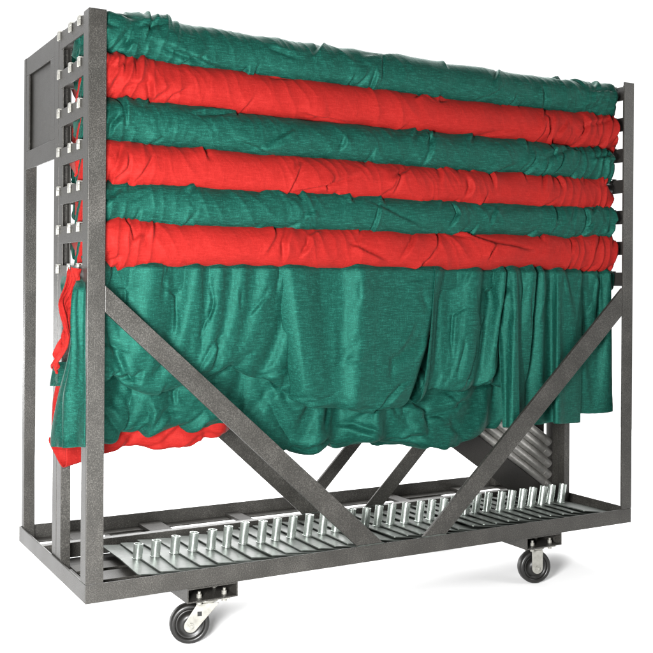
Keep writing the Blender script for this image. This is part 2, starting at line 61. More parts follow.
CLOTH['mid'] = (37, 24, (
1110,9,1,-1,1,-1,0,1,-1,1,-1,1,0,0,0,1,0,-6,-3,9,-7,-6,0,-12,1143,9,0,-1,1,0,0,-1,1,0,0,0,0,0,1,0,0,-5,-3,8,-7,-4,0,-14,1177,8,0,1,-1,0,0,0,0,0,0,0,0,1,-1,1,1,-4,-5,10,-8,-4,0,-15,1212,8,-1,0,1,-1,0,1,-1,1,-1,0,1,0,-1,1,1,-2,-7,12,-9,-4,-1,-13,
1248,7,-1,1,-1,1,0,-1,1,0,0,-1,1,0,0,0,1,-1,-7,11,-6,-6,-1,-7,1284,6,0,0,0,0,0,0,0,0,0,0,0,0,0,1,0,0,-7,7,0,-7,-1,0,1321,5,0,0,1,-1,1,-1,0,1,-1,1,-1,1,-1,0,2,0,-7,5,3,-8,-1,8,1359,4,1,-1,1,-1,1,0,-1,1,0,0,0,0,-1,1,1,0,-5,1,8,-10,-1,3,
1397,4,-1,1,0,0,0,0,0,1,-1,0,0,1,-1,0,0,2,-5,0,7,-5,-4,2,1439,2,2,-1,0,1,-1,0,0,1,-1,0,1,-1,0,1,-1,2,-4,0,0,8,-8,-3,1483,3,-1,0,1,-1,1,-1,0,1,-1,1,-1,1,-1,1,0,1,-3,0,-1,0,8,-15,1529,2,-1,0,0,0,1,-1,1,0,0,-1,1,0,0,0,0,1,-2,0,-1,-1,2,-1,
1568,1,-1,1,0,0,0,0,-1,1,0,0,0,0,0,0,0,1,-2,2,-2,-1,1,1,1598,0,1,-1,0,0,0,0,0,1,-1,0,0,1,-1,1,0,-1,-2,3,-2,1,0,2,1622,0,-1,1,0,0,0,0,-1,1,0,0,0,0,0,0,0,-2,0,1,-1,2,-3,5,1644,0,-1,1,-1,1,-1,1,-1,1,-1,1,0,-1,0,1,-1,-1,-1,2,-1,0,-1,0,
1670,-1,0,0,0,0,0,0,0,0,0,0,0,0,0,0,0,-1,-1,1,0,0,-1,0,1701,-1,-1,1,-1,1,-1,1,-1,1,-1,0,1,-1,0,1,-1,-1,0,0,2,-3,1,-4,1737,-2,0,0,0,0,-1,1,0,0,-1,1,0,-1,1,-1,1,-2,1,0,1,-2,0,-7,1773,-3,0,0,1,-1,0,0,0,0,1,-1,-1,1,0,0,-1,0,1,-1,1,1,-3,-5,
1805,-4,1,0,-1,1,-1,1,-1,1,-1,1,-1,1,-1,0,-1,1,0,0,1,1,-3,-3,1834,-4,0,0,0,0,0,0,0,0,0,0,-1,1,0,0,-1,0,1,0,1,0,-2,-3,1862,-5,1,-1,1,-1,1,-1,1,-1,0,1,-1,0,1,-1,-1,1,1,0,1,0,-2,-1,1892,-5,0,0,-1,1,0,0,0,0,0,0,-1,1,0,-1,1,-1,1,1,1,0,-1,-1,
1926,-5,-1,0,0,1,-1,0,0,1,-1,0,0,0,0,0,0,-1,2,2,-1,1,0,-3,1965,-7,1,0,-1,1,-1,1,-1,1,-1,1,-1,1,-1,0,0,0,2,0,2,0,0,-1,2003,-7,0,0,0,-1,1,0,0,0,0,-1,1,0,-1,1,-1,0,3,0,2,0,0,1,2037,-8,0,0,1,-1,0,0,1,-1,0,0,0,0,0,0,0,-1,3,2,0,2,0,4,
2065,-8,0,0,-1,1,0,-1,1,0,-1,1,0,-1,1,-1,0,0,3,2,0,2,0,9,2092,-8,-1,0,0,0,1,-1,0,0,0,0,0,0,0,0,0,-1,4,2,0,2,1,10,2120,-10,1,0,-1,1,0,0,-1,1,-1,1,0,-1,1,-1,0,0,4,0,3,1,1,13,2149,-10,0,0,0,0,0,1,-1,0,0,0,0,0,0,0,-1,0,6,-2,4,2,0,14,
2179,-11,1,0,-1,1,-1,1,0,-1,1,-1,0,1,-1,0,0,0,5,-1,4,2,1,14,2210,-11,0,0,0,0,0,0,0,0,0,0,0,-1,1,0,-1,0,7,-4,6,3,1,15,2245,-12,1,-1,0,1,-1,0,1,-1,0,0,0,1,-1,-1,1,0,6,-3,5,5,1,13,2285,-12,-1,1,0,-1,1,-1,1,-1,1,-1,0,1,-1,0,-1,2,6,-3,6,4,1,12,
2330,-13,-1,1,0,-1,1,0,-1,1,0,-1,1,-1,0,0,0,1,6,-2,6,4,1,13,76,3,-1,1,0,0,1,-1,1,0,1,0,1,0,2,0,2,7,19,-20,-23,5,3,-1,77,2,1,-1,1,0,0,0,0,1,0,0,1,1,1,2,2,6,17,-13,-17,-7,0,14,78,2,0,1,-1,1,-1,1,0,0,0,1,0,1,1,2,3,8,15,-13,-12,-6,-4,19,
80,2,0,0,0,0,0,1,-1,1,0,0,1,0,1,1,5,10,11,-10,-11,-5,-1,19,84,2,0,0,0,0,-1,2,-1,0,0,1,0,0,1,1,5,12,12,-14,-9,-2,-2,18,91,1,0,1,-1,1,-1,1,0,0,0,1,0,0,0,0,5,15,13,-9,-19,-1,-3,19,102,1,0,0,0,0,0,0,0,0,0,1,0,1,1,-1,3,16,16,-9,-23,0,-4,14,
117,0,0,1,-1,1,0,-1,1,-1,0,1,-1,1,2,2,0,17,16,-3,-37,7,-4,7,134,-2,2,0,0,0,0,0,0,0,-1,1,0,-1,2,3,2,16,17,-2,-38,-1,1,11,148,-4,-4,7,1,1,0,-1,1,-1,0,0,0,0,0,0,7,17,14,-1,-26,-26,10,19,155,-10,0,10,0,0,0,0,0,0,1,0,-1,1,0,0,4,20,14,-2,-22,-19,-13,35,
148,-6,-2,6,1,1,-1,1,0,0,1,-1,1,0,0,0,3,22,14,-4,-18,-15,-8,1,127,-2,0,1,1,0,0,0,0,0,0,0,0,0,1,0,3,20,17,-5,-16,-14,-4,-4,98,0,0,0,0,1,-1,1,-1,1,0,0,0,0,1,0,2,20,17,-6,-15,-13,-4,1,72,1,0,0,0,0,1,0,-1,1,0,0,0,0,1,-1,2,20,17,-8,-13,-12,-6,3,
58,1,1,-1,1,0,0,0,1,-1,1,-1,1,-1,1,-1,2,19,19,-8,-16,-12,-2,-1,56,1,1,-1,1,0,0,0,0,0,0,1,0,-1,1,1,1,18,17,-5,-17,-11,-1,-3,61,1,0,0,1,-1,1,-1,1,0,1,-1,1,0,1,0,2,15,19,-3,-20,-6,-11,12,69,1,-1,1,0,0,0,0,1,0,1,-1,1,0,1,1,2,12,20,1,-21,-12,-10,8,
77,0,0,1,-1,1,0,0,0,0,1,1,0,1,1,-1,4,10,20,4,-21,-21,3,-5,83,0,0,0,1,-1,1,1,-1,0,1,-1,1,1,2,1,2,10,20,5,-22,-22,6,-9,87,0,0,0,0,1,0,-1,2,-1,1,0,1,0,0,3,2,10,21,3,-20,-21,4,-12,89,0,0,1,-1,1,-1,1,0,0,1,0,0,2,0,1,4,8,22,3,-21,-16,-1,-11,
91,0,0,1,-1,1,0,0,0,0,0,1,0,1,1,2,3,9,20,4,-22,-13,-2,-11,92,0,1,-1,1,0,0,-1,2,-1,0,1,0,1,1,2,3,9,21,1,-22,-8,-4,-7,93,0,0,1,0,0,0,0,0,0,1,0,0,1,1,2,3,9,21,1,-22,-8,-2,-19,92,1,0,-1,1,0,0,1,-1,0,1,0,1,0,1,2,3,9,21,1,-22,-9,0,-30,
92,0,1,0,0,0,1,-1,0,1,0,0,1,0,1,2,3,8,24,-1,-22,-9,-1,-32,90,1,0,1,-1,0,1,-1,1,-1,1,1,-1,2,0,2,2,10,23,-2,-19,-12,-1,-28,89,1,1,-1,0,1,-1,1,0,0,0,0,1,0,2,0,4,9,23,-3,-19,-9,-4,-21,87,2,-1,1,0,-1,1,0,0,0,0,0,1,1,0,2,3,9,23,-7,-13,-9,-6,-15,
86,2,-1,1,0,0,-1,1,0,1,-1,1,0,1,0,2,3,10,21,-8,-13,-5,-5,-16,85,2,-1,1,0,0,0,0,0,1,-1,1,1,0,0,3,2,10,21,-13,-8,-4,-3,-18,84,2,0,-1,1,0,1,-1,0,1,0,0,0,2,0,1,4,9,20,-9,-16,1,-1,-19,83,2,0,0,0,0,0,1,-1,1,0,1,-1,2,1,1,3,9,19,-6,-14,-5,-6,-16,
83,2,-1,1,1,-1,0,1,0,0,0,1,0,1,1,2,3,7,21,-7,-13,-8,-6,-21,83,1,1,0,0,0,1,0,0,0,1,0,1,0,2,1,3,7,23,-6,-16,-8,-8,-24,1666,-47,1,-1,0,0,1,-1,0,1,-1,1,-1,1,0,1,-1,3,26,53,10,0,1,-5,1666,-47,0,0,0,0,0,-1,1,1,-1,0,0,1,-1,2,-1,3,22,59,8,1,0,-9,
1666,-48,1,-1,1,-1,1,-1,1,0,-1,1,0,0,0,0,1,3,20,61,8,1,0,-12,1666,-48,0,0,0,0,0,0,0,1,-1,0,0,1,-1,1,1,3,18,62,9,2,-1,-16,1666,-48,-1,1,-1,1,0,-1,1,0,0,-1,1,0,0,0,2,3,16,64,9,1,1,-18,1666,-49,0,0,1,-1,0,0,1,-1,0,1,-1,1,-1,1,0,6,15,58,16,1,1,-19,
1666,-49,-1,1,0,0,0,0,0,-1,1,0,0,0,1,-1,1,5,17,52,21,2,-1,-16,1666,-50,1,-1,1,-1,1,-1,1,-1,1,-1,1,0,-1,1,0,7,17,48,22,4,-1,-4,1666,-50,1,-1,0,0,0,0,0,1,-1,0,0,0,1,-1,1,7,17,48,20,5,0,-6,1666,-50,1,-2,1,0,0,0,-1,1,0,0,0,0,0,0,0,8,17,49,21,-1,3,-10,
1666,-50,1,-2,0,1,-1,1,-1,1,-1,1,0,-1,1,-1,2,8,15,49,22,4,-6,-5,1666,-50,0,-1,0,0,0,1,-1,0,0,1,-1,0,1,-1,1,9,17,44,25,5,-1,-4,1666,-51,0,0,0,1,-1,0,0,0,0,0,0,0,0,1,-1,9,16,48,23,5,1,-1,1666,-51,0,0,-1,1,0,0,0,0,0,0,0,0,0,0,0,8,15,52,22,4,1,-1,
1666,-51,-1,1,0,-1,1,0,0,0,-1,1,0,0,0,0,0,7,15,54,22,3,1,-1,1666,-51,-1,1,-1,1,-1,1,0,0,-1,1,0,0,0,-1,2,5,15,55,23,2,2,-1,1666,-52,1,-1,1,-1,1,-1,1,0,-1,1,0,-1,1,0,0,5,16,56,22,3,-1,0,1666,-52,1,-1,0,1,-1,1,-1,1,-1,1,-1,1,0,-1,1,5,16,55,23,3,-2,-4,
1666,-52,0,1,-1,0,1,-1,0,1,-1,0,1,-1,1,0,0,3,19,53,24,2,-1,-8,1666,-52,0,0,1,-1,0,0,0,1,-1,0,1,-1,1,-1,1,3,20,51,24,3,0,-10,1666,-52,0,0,0,0,0,1,-1,0,0,0,0,1,-1,1,0,3,19,53,22,5,-1,-11,1666,-52,0,0,0,0,0,0,0,0,1,-1,0,0,0,1,0,3,20,52,22,5,0,-16,
1666,-52,0,0,0,0,0,0,0,0,0,0,1,-1,0,1,0,3,20,52,22,5,0,-14,1666,-52,0,0,0,0,0,0,0,0,0,1,-1,0,0,1,0,3,20,53,22,4,0,-8,1666,-52,0,0,0,0,0,0,0,0,1,-1,0,0,0,1,0,3,21,53,21,4,0,-3,1666,-52,0,0,0,0,0,0,0,1,-1,0,0,0,1,-1,1,4,20,53,22,2,0,-12,
1666,-52,0,0,0,0,0,0,1,-1,0,0,0,1,-1,0,2,2,22,53,20,4,-3,-32,1666,-52,0,0,0,0,0,1,-1,0,0,0,0,1,-1,1,0,3,23,52,20,4,-4,-49,1666,-52,0,0,0,1,-1,0,0,0,0,1,-1,0,1,-1,1,4,22,53,19,4,-3,-56,1666,-52,0,1,-1,0,0,0,1,-1,0,1,-1,1,-1,1,0,4,22,54,18,4,-2,-53,
1666,-52,1,-1,0,1,-1,0,1,-1,1,-1,1,-1,1,0,0,4,23,56,14,4,0,-50,1666,-51,-1,1,-1,1,-1,1,-1,1,0,-1,1,0,0,0,1,3,23,58,13,2,1,-47,1666,-51,-1,1,0,0,-1,1,0,0,0,0,0,0,0,0,1,3,24,59,12,0,2,-43,1666,-51,0,0,0,0,0,0,0,0,0,0,0,1,-1,1,0,3,25,59,11,1,0,-37,
1666,-51,0,1,-1,0,0,1,-1,0,1,-1,1,-1,1,0,1,2,27,56,10,3,1,-32,1666,-50,-1,1,-1,1,-1,1,0,-1,1,0,0,0,0,0,1,3,27,55,10,3,1,-27,1666,-50,0,0,-1,1,0,0,0,0,0,0,0,0,1,0,0,3,31,47,14,2,1,-16,
))
CLOTH['right'] = (47, 26, (
2200,-5,1,1,0,1,-1,1,-1,1,-1,0,0,0,0,-1,0,-1,0,4,-6,-6,14,2,-28,-13,2217,-5,0,1,0,2,-1,1,1,-1,0,0,0,-1,0,-1,0,-1,0,2,-4,-5,7,2,-16,-10,2234,-5,0,0,-1,0,1,1,0,1,1,2,0,0,0,0,-3,-1,-1,1,-3,-6,6,1,-10,-6,2250,-4,1,-1,0,-1,-1,-1,1,-1,1,0,1,1,2,4,3,-2,-3,-3,-4,-7,4,6,-10,0,
2265,-3,0,-1,0,0,0,-1,-1,-1,0,0,0,0,-1,1,4,5,6,-4,-3,-14,2,6,-5,4,2281,-6,2,-2,0,2,1,0,0,-2,0,-1,-1,-1,0,0,0,1,1,10,10,-14,-11,5,-1,9,2297,-5,-1,1,-1,0,1,0,1,0,0,0,-1,-1,0,-2,0,-1,2,7,5,1,-12,1,2,14,2315,-6,1,-1,0,1,0,0,-1,1,0,0,1,-1,1,-2,-1,-1,-1,5,2,-2,3,4,2,14,
2336,-5,-1,0,1,-1,0,1,0,0,0,0,0,0,0,0,-1,0,-2,2,0,-1,10,3,0,15,2358,-5,0,0,-1,1,-1,1,-1,1,0,-1,1,0,0,1,-1,-1,-1,-3,6,-1,9,-2,7,9,2380,-5,1,-1,0,0,0,0,-1,1,0,-1,1,0,-1,1,0,0,-4,-2,7,4,2,1,6,-12,2401,-5,1,-1,1,-1,0,0,0,0,0,0,0,0,-1,1,0,-1,-3,-3,9,3,2,2,1,-22,
2420,-5,1,0,-1,0,1,-1,0,0,1,-1,0,-1,1,0,0,0,-5,-1,9,1,2,2,-11,-4,2437,-4,-1,1,0,-1,1,-1,1,-1,0,0,1,-1,0,0,0,-1,-5,2,7,0,3,0,-15,-3,2454,-4,-1,1,0,0,-1,1,-1,1,-1,1,-1,0,0,0,-1,-1,0,-2,7,-2,-1,5,-9,-17,2470,-5,1,0,0,-1,1,-1,1,-1,1,-1,0,0,0,0,0,1,-3,-2,7,-2,-5,2,2,-17,
2484,-4,0,-1,1,-1,1,0,-1,0,1,-1,1,-1,1,-1,1,0,-3,-1,6,-3,-3,-1,1,-12,2498,-4,-1,1,0,0,-1,1,-1,1,0,-1,1,-1,1,0,0,-1,-1,-1,4,-2,-2,-2,0,-8,2511,-5,1,0,0,0,0,-1,1,0,0,-1,1,0,0,-1,1,-1,0,-2,3,0,-3,-2,1,-8,2523,-4,0,0,0,0,0,0,0,0,0,0,-1,1,0,0,-1,1,-1,-1,2,-1,-2,-1,0,-7,
2537,-4,0,0,0,0,0,1,-1,0,0,0,0,0,0,-1,1,0,-1,0,-1,1,-2,0,1,-8,2552,-3,-1,0,0,1,-1,0,0,1,-1,0,0,0,0,0,0,0,-1,0,-2,1,1,-1,0,-6,2570,-4,0,1,-1,1,-1,0,1,-1,0,1,-1,0,1,-1,0,0,-1,-1,-1,1,2,-1,-1,-3,2588,-3,-1,0,0,0,1,-1,1,0,0,-1,1,0,0,-1,0,0,-1,0,-3,2,3,-3,2,-3,
2607,-4,-2,-1,4,0,0,1,-1,1,-1,1,-1,0,0,1,-2,-1,0,0,-3,3,0,1,1,-4,2626,-8,3,1,2,0,0,0,-1,1,0,0,-1,1,-1,-1,-1,-2,2,1,-2,-1,2,4,-2,-5,2644,-4,1,1,-1,1,-1,1,-1,1,-1,1,-1,-1,0,-1,-1,1,0,0,-2,0,5,3,-4,-5,2662,-2,-1,1,-1,0,1,-1,0,0,0,0,-1,1,-1,0,0,0,-1,-4,5,-2,5,2,-4,-5,
2680,2,-2,-2,-1,-1,1,-1,1,-1,1,-1,0,0,0,0,0,0,-2,-2,6,-3,4,3,-5,-6,2697,1,-1,-1,-1,-1,0,-1,0,0,0,-1,1,-1,1,1,0,2,-3,-3,4,-1,4,2,-5,-5,2715,-2,0,0,-1,0,0,0,-1,1,-1,1,0,-1,2,-1,2,-1,-2,-1,1,2,2,3,-5,-7,2732,-2,-1,0,1,-1,0,0,1,-1,0,0,0,0,0,1,0,1,-2,-2,1,1,5,2,-6,-9,
2749,-4,0,0,1,-1,1,0,-1,1,0,0,0,1,0,3,1,-2,-3,-2,1,1,6,2,-5,-10,2766,-11,2,4,2,0,1,0,0,1,0,0,2,-1,1,-1,-1,-4,3,-5,3,6,5,-1,-5,-7,2782,-12,7,-1,5,0,1,-1,1,0,0,0,-1,-1,-1,-2,-1,3,0,-1,1,9,4,-5,-2,-3,2797,-5,3,1,-1,0,1,-1,0,1,-1,-1,0,0,0,0,0,-2,-1,2,4,9,0,-3,-1,1,
2812,-1,0,-1,-1,1,0,0,0,0,0,0,-1,1,-1,0,-2,-1,2,-2,8,8,-1,-3,0,5,2826,0,-1,-1,0,0,0,0,0,0,0,-1,1,-1,0,-1,-1,1,0,-2,8,7,0,-2,1,10,2841,4,-4,-3,1,0,0,0,0,0,-1,0,1,-1,-1,-1,-1,4,-2,-2,8,5,2,-1,2,11,2858,0,9,-10,-2,0,0,0,1,-1,0,0,-1,0,-1,-1,4,2,-5,0,6,5,1,4,-1,4,
2879,-2,3,2,-1,-2,-4,0,1,-1,0,0,0,0,0,2,1,0,-2,-2,4,7,1,3,2,1,2902,-2,3,1,-1,-3,-2,0,0,0,1,0,0,1,0,1,0,1,-3,-3,5,6,2,3,2,0,2924,1,-1,-1,-2,0,0,0,0,1,0,0,1,0,0,0,0,1,-3,-3,5,4,2,6,1,-2,2944,-1,-1,0,0,0,0,0,1,-1,1,0,0,0,0,0,1,-1,-2,-2,2,7,0,5,2,1,
2959,-1,0,-1,1,-1,1,-1,1,0,-1,1,0,0,0,1,-1,0,-2,-2,2,7,1,1,2,-1,2972,0,-1,0,-1,1,0,-1,1,0,-1,1,0,0,0,1,-1,1,-3,-3,3,7,0,3,0,1,2984,1,-2,0,-1,1,0,0,-1,1,0,0,0,0,0,1,-1,0,-1,-3,1,7,2,1,1,5,60,0,0,1,0,1,0,0,0,1,-1,1,0,1,-1,2,1,3,3,12,16,-5,-6,-2,-34,-5,
72,0,0,0,1,-1,1,-1,2,-1,1,1,0,0,2,1,0,2,4,15,14,-5,-16,-2,-15,-9,90,-1,0,2,0,0,1,-1,0,0,0,0,1,0,1,1,2,1,7,13,14,-9,-16,-4,-6,-5,111,-3,0,0,1,1,2,1,1,1,-1,0,0,-1,0,0,4,0,7,14,13,-13,-16,2,-9,1,130,-5,0,3,-1,0,1,1,1,1,1,2,1,0,0,-1,2,1,7,12,12,-13,-12,-11,6,-3,
143,-4,0,2,0,0,-1,0,1,0,1,1,2,1,2,-1,6,5,-1,12,9,-10,-13,-9,1,2,149,-7,0,6,2,1,-1,-2,0,-1,-1,2,0,1,2,1,3,5,6,12,3,-11,-7,-5,-4,2,149,-6,-2,5,3,2,1,0,-1,0,-2,0,-1,-1,2,0,3,4,4,13,6,-12,-4,-1,5,-14,144,-1,-5,4,-1,2,1,1,1,1,1,-1,0,-1,0,-1,1,0,3,13,8,-12,5,3,3,-32,
135,1,-1,-1,1,-1,-1,1,0,2,0,1,0,2,-1,1,0,-1,2,9,11,-6,4,6,-11,-34,125,1,0,0,1,-1,0,-1,0,0,-1,2,-1,1,1,0,1,0,0,16,7,2,0,-5,-5,-33,114,2,-1,1,-1,1,-1,1,-1,0,0,0,0,0,0,0,0,0,6,7,20,-3,-3,-10,-3,-31,103,2,0,0,-1,1,0,-1,1,0,-1,0,0,0,0,0,2,2,2,4,25,-4,-8,1,-25,-6,
93,2,0,0,0,0,0,-1,1,0,0,-1,1,0,1,-1,2,-3,2,14,21,-10,-5,-1,-24,-1,83,2,0,0,1,-1,0,0,0,1,-1,0,0,0,0,0,-2,2,7,9,19,-14,-4,2,-14,-12,74,2,0,0,0,0,0,1,-1,0,0,0,-1,1,-1,1,2,2,3,10,18,-14,-9,0,1,-16,67,2,0,-1,1,0,0,0,0,0,0,0,0,0,1,1,2,0,2,11,18,-15,-6,-4,0,-1,
61,2,0,0,0,0,0,0,0,0,0,0,1,0,1,1,-1,1,3,14,13,-15,-1,-4,-6,8,57,1,1,0,0,0,1,-1,0,1,-1,1,0,0,0,0,1,1,5,14,11,-11,-6,-3,-8,13,54,2,0,0,0,0,0,0,1,-1,1,0,-1,1,0,0,1,3,2,18,9,-12,-4,-7,-9,18,55,1,1,0,0,-1,2,-1,0,1,-1,1,0,0,0,0,1,1,7,16,9,-10,-7,-11,-8,25,
60,1,1,-1,1,0,-1,2,-1,0,0,1,0,0,0,0,1,0,9,17,10,-12,-11,-13,-5,31,71,1,0,0,0,1,0,0,-1,1,1,-1,0,1,-1,2,-1,1,9,18,10,-12,-16,-17,7,29,88,1,0,0,1,-1,0,1,-1,1,-1,0,1,0,0,0,1,1,10,17,8,-12,-20,-15,17,24,112,0,2,0,-1,0,-1,0,1,-1,0,1,-1,1,-1,1,1,4,9,14,9,-18,-23,0,20,16,
138,1,-5,4,0,0,0,0,-1,0,0,1,-1,1,0,2,3,2,7,13,7,-24,-10,-6,33,7,158,-6,-7,11,2,0,-1,1,0,0,0,0,2,0,1,0,2,0,6,14,4,-24,-2,-6,36,-3,162,-9,-4,8,8,-2,0,0,0,1,-1,1,0,0,0,-1,0,0,10,12,8,-22,-13,9,29,-11,143,0,-7,7,2,-1,0,0,-1,1,-1,1,-1,0,0,0,0,1,10,15,9,-21,-17,11,25,-16,
105,2,-1,0,1,-1,0,0,0,-1,1,-1,1,-1,1,-1,2,3,9,14,10,-18,-16,4,25,-23,65,2,0,0,0,0,0,0,0,0,0,0,0,0,1,-1,2,1,11,15,9,-14,-14,-4,25,-31,43,3,-1,1,0,0,0,1,-1,1,-1,1,-1,1,-1,0,-1,1,14,15,8,-13,-10,-6,19,-34,53,3,1,-1,1,0,0,0,0,0,0,0,-1,1,-2,-2,-1,2,16,14,5,-6,-16,-6,22,-32,
86,4,0,-1,0,1,-1,-1,1,-1,-1,0,0,-2,1,0,2,4,9,16,3,-7,-26,6,25,-22,126,3,-8,9,-2,-2,0,0,-1,0,1,0,1,1,0,2,1,-1,11,8,10,-11,-28,10,30,-16,156,-4,-9,9,9,-5,0,1,-1,1,0,1,-1,0,0,0,1,6,5,7,16,-22,-23,10,34,-12,170,-14,-3,14,5,-1,0,1,-1,0,0,0,-1,0,2,3,2,0,1,15,11,-21,-25,11,34,-5,
167,-9,-9,14,6,-1,-1,0,1,-1,1,1,1,1,1,0,-4,0,11,9,14,-18,-30,12,27,6,152,-1,-11,7,7,0,-1,0,1,-1,1,1,0,-1,-2,-1,-1,6,7,11,15,-12,-37,12,16,18,130,0,1,2,-1,-1,-1,1,-1,1,-1,0,0,-1,-1,1,3,4,4,13,15,-8,-25,-13,13,28,107,-1,3,3,-1,-2,-2,0,0,-1,1,0,-1,1,0,3,2,0,6,14,13,-7,-16,-15,-1,21,
85,0,3,1,-1,-2,-1,-1,1,0,0,1,0,1,2,0,1,3,4,12,13,-5,-18,-4,-4,2,66,3,-1,-1,-1,0,0,1,0,1,0,0,2,0,1,0,2,3,2,9,16,-6,-17,-2,2,3,50,2,-1,-1,1,0,1,0,1,0,1,0,0,1,0,1,1,1,4,9,15,0,-16,-5,-1,-6,38,3,-2,1,-1,2,0,0,1,0,-1,1,1,-1,1,0,2,1,5,8,14,1,-15,-8,-5,-1,
30,8,-7,2,0,0,0,0,0,0,1,-1,2,-1,1,1,1,1,4,8,14,2,-15,-8,-4,-1,26,12,-10,1,0,0,-1,1,0,-1,1,1,0,1,0,1,2,2,2,5,16,3,-15,-6,-7,1,1666,-47,1,0,-1,1,0,0,0,0,0,0,0,0,1,-1,1,0,1,5,25,38,11,-3,2,-29,1666,-46,1,-1,0,0,0,0,1,-1,0,0,1,-1,1,-1,1,1,0,7,24,34,19,-2,-4,-13,
1666,-45,0,0,-1,1,0,0,0,-1,1,0,-1,1,0,0,0,0,2,8,23,35,17,0,-2,-7,1666,-45,0,0,1,-1,0,1,-1,1,-1,1,-1,1,-1,0,1,0,2,8,23,37,14,0,1,-3,1666,-44,-1,1,-1,1,0,-1,1,0,0,0,0,1,-1,0,1,0,2,8,24,37,11,3,-1,-1,1666,-44,1,-2,2,-1,0,0,0,0,0,0,1,-1,1,0,1,2,-1,9,28,31,12,3,0,-2,
1666,-43,0,-1,1,0,-1,1,-1,1,-1,1,-1,1,0,0,1,0,4,10,29,26,12,2,1,-1,1666,-42,-1,0,0,0,0,0,0,0,0,0,0,0,0,0,1,0,2,10,38,25,5,3,-6,-5,1666,-43,1,0,-1,0,1,-1,1,-1,0,1,-1,1,-1,1,-1,1,1,8,47,21,2,-3,-6,-10,1666,-42,-1,1,0,-1,1,-1,1,0,-1,1,-1,1,0,0,-1,1,1,11,41,21,2,-5,1,-26,
1666,-42,-1,1,0,-1,1,0,-1,1,0,-1,1,0,0,-1,1,0,2,9,38,22,2,2,-4,-23,1666,-42,-1,1,-1,1,0,-1,1,0,-1,1,0,-1,1,0,0,0,1,6,40,23,3,5,-7,-10,1666,-42,-1,1,-1,1,-1,1,0,-1,1,-1,1,0,-1,1,0,0,2,3,40,24,7,-2,-1,1,1666,-43,1,-1,1,-1,1,0,-1,1,-1,1,-1,1,0,-1,1,0,1,5,37,28,6,1,-5,0,
1666,-43,1,-1,1,-1,1,-1,1,-1,1,-1,1,-1,1,-1,1,0,1,5,36,33,5,-2,-1,-3,1666,-43,1,-1,0,1,-1,0,1,-1,1,-1,0,1,-1,1,0,0,0,6,37,34,5,-1,-2,-3,1666,-43,0,0,1,-1,0,0,1,-1,0,1,-1,0,1,-1,1,0,0,6,38,34,4,0,0,-7,1666,-43,0,0,0,0,0,0,0,1,-1,0,0,0,1,-1,0,1,0,7,37,36,1,1,0,-13,
1666,-43,0,-1,1,0,0,0,0,0,0,0,0,0,0,0,0,1,0,7,38,34,2,1,1,-21,1666,-43,-1,1,0,-1,1,0,0,-1,1,0,0,0,0,0,0,0,1,9,34,36,1,3,1,-29,1666,-43,-1,1,-1,1,-1,1,-1,1,-1,1,0,-1,1,0,0,0,1,10,33,34,3,4,0,-34,1666,-44,1,-1,0,1,-1,1,-1,0,1,-1,1,-1,1,-1,1,0,1,11,31,33,7,3,-1,-40,
1666,-44,1,-1,0,1,-1,0,1,-1,0,1,-1,1,-1,1,-1,1,2,11,31,30,11,0,-2,-45,1666,-43,-1,1,-1,1,-1,1,-1,1,-1,1,-1,1,-1,1,0,0,2,12,32,30,8,-1,-4,-49,1666,-43,0,1,-2,1,0,0,0,-1,1,0,0,0,-1,1,0,1,2,11,35,29,4,0,-11,-49,1666,-42,1,-2,0,0,0,0,0,1,-1,0,0,0,0,1,0,0,3,12,36,27,-1,4,-27,-28,
1666,-42,2,-2,-1,1,-1,1,-1,1,-1,1,-1,1,0,0,0,0,4,14,36,19,5,0,-39,7,1666,-41,1,-2,0,-1,1,0,0,-1,1,0,0,0,0,0,0,0,4,13,37,21,3,-2,-45,31,1666,-41,0,-1,0,0,0,0,0,0,0,0,0,0,0,0,0,0,3,12,37,25,1,-3,-41,37,1666,-41,-1,0,0,0,0,0,0,0,0,0,1,-1,0,0,0,0,4,10,30,33,3,-3,-37,35,
1666,-42,0,0,0,0,1,-1,0,0,0,0,0,1,-1,0,0,0,4,10,24,36,7,-1,-33,30,1666,-42,0,0,0,0,0,0,1,-1,0,0,1,-1,0,0,1,-1,4,10,21,37,9,-1,-26,23,1666,-42,1,-1,0,0,1,-1,0,1,-1,0,0,1,-1,0,0,1,2,12,20,34,12,-1,-24,18,1666,-40,-1,0,-1,0,0,0,0,0,0,0,0,0,0,0,1,0,2,14,16,37,10,-2,-23,9,
1666,-40,0,-1,-1,0,0,0,0,-1,1,0,0,0,0,1,-1,1,5,8,23,32,8,1,-27,4,1666,-41,2,-2,-1,0,0,-1,1,0,0,-1,1,0,0,0,0,2,2,8,27,34,1,3,-25,-2,1666,-40,1,-3,0,-1,1,-1,1,-1,1,-1,1,0,-1,1,1,0,1,8,31,33,-2,7,-24,-4,1666,-41,2,-3,0,-1,0,0,1,-1,0,1,-1,1,0,0,-1,1,3,5,32,31,4,4,-17,-12,
1666,-42,2,-2,0,-1,0,0,0,1,-1,0,1,-1,0,1,0,0,1,7,29,31,10,1,-6,-23,1666,-42,1,-1,-1,0,0,0,1,-1,0,0,0,0,1,-1,1,0,1,7,24,36,12,0,-1,-21,1666,-43,1,-1,1,-1,0,1,-1,0,0,0,1,-1,0,0,1,-1,2,7,21,36,16,2,-1,-14,1666,-43,0,1,-1,0,1,-1,0,0,0,1,-1,0,0,0,1,0,1,5,19,39,18,1,0,-2,
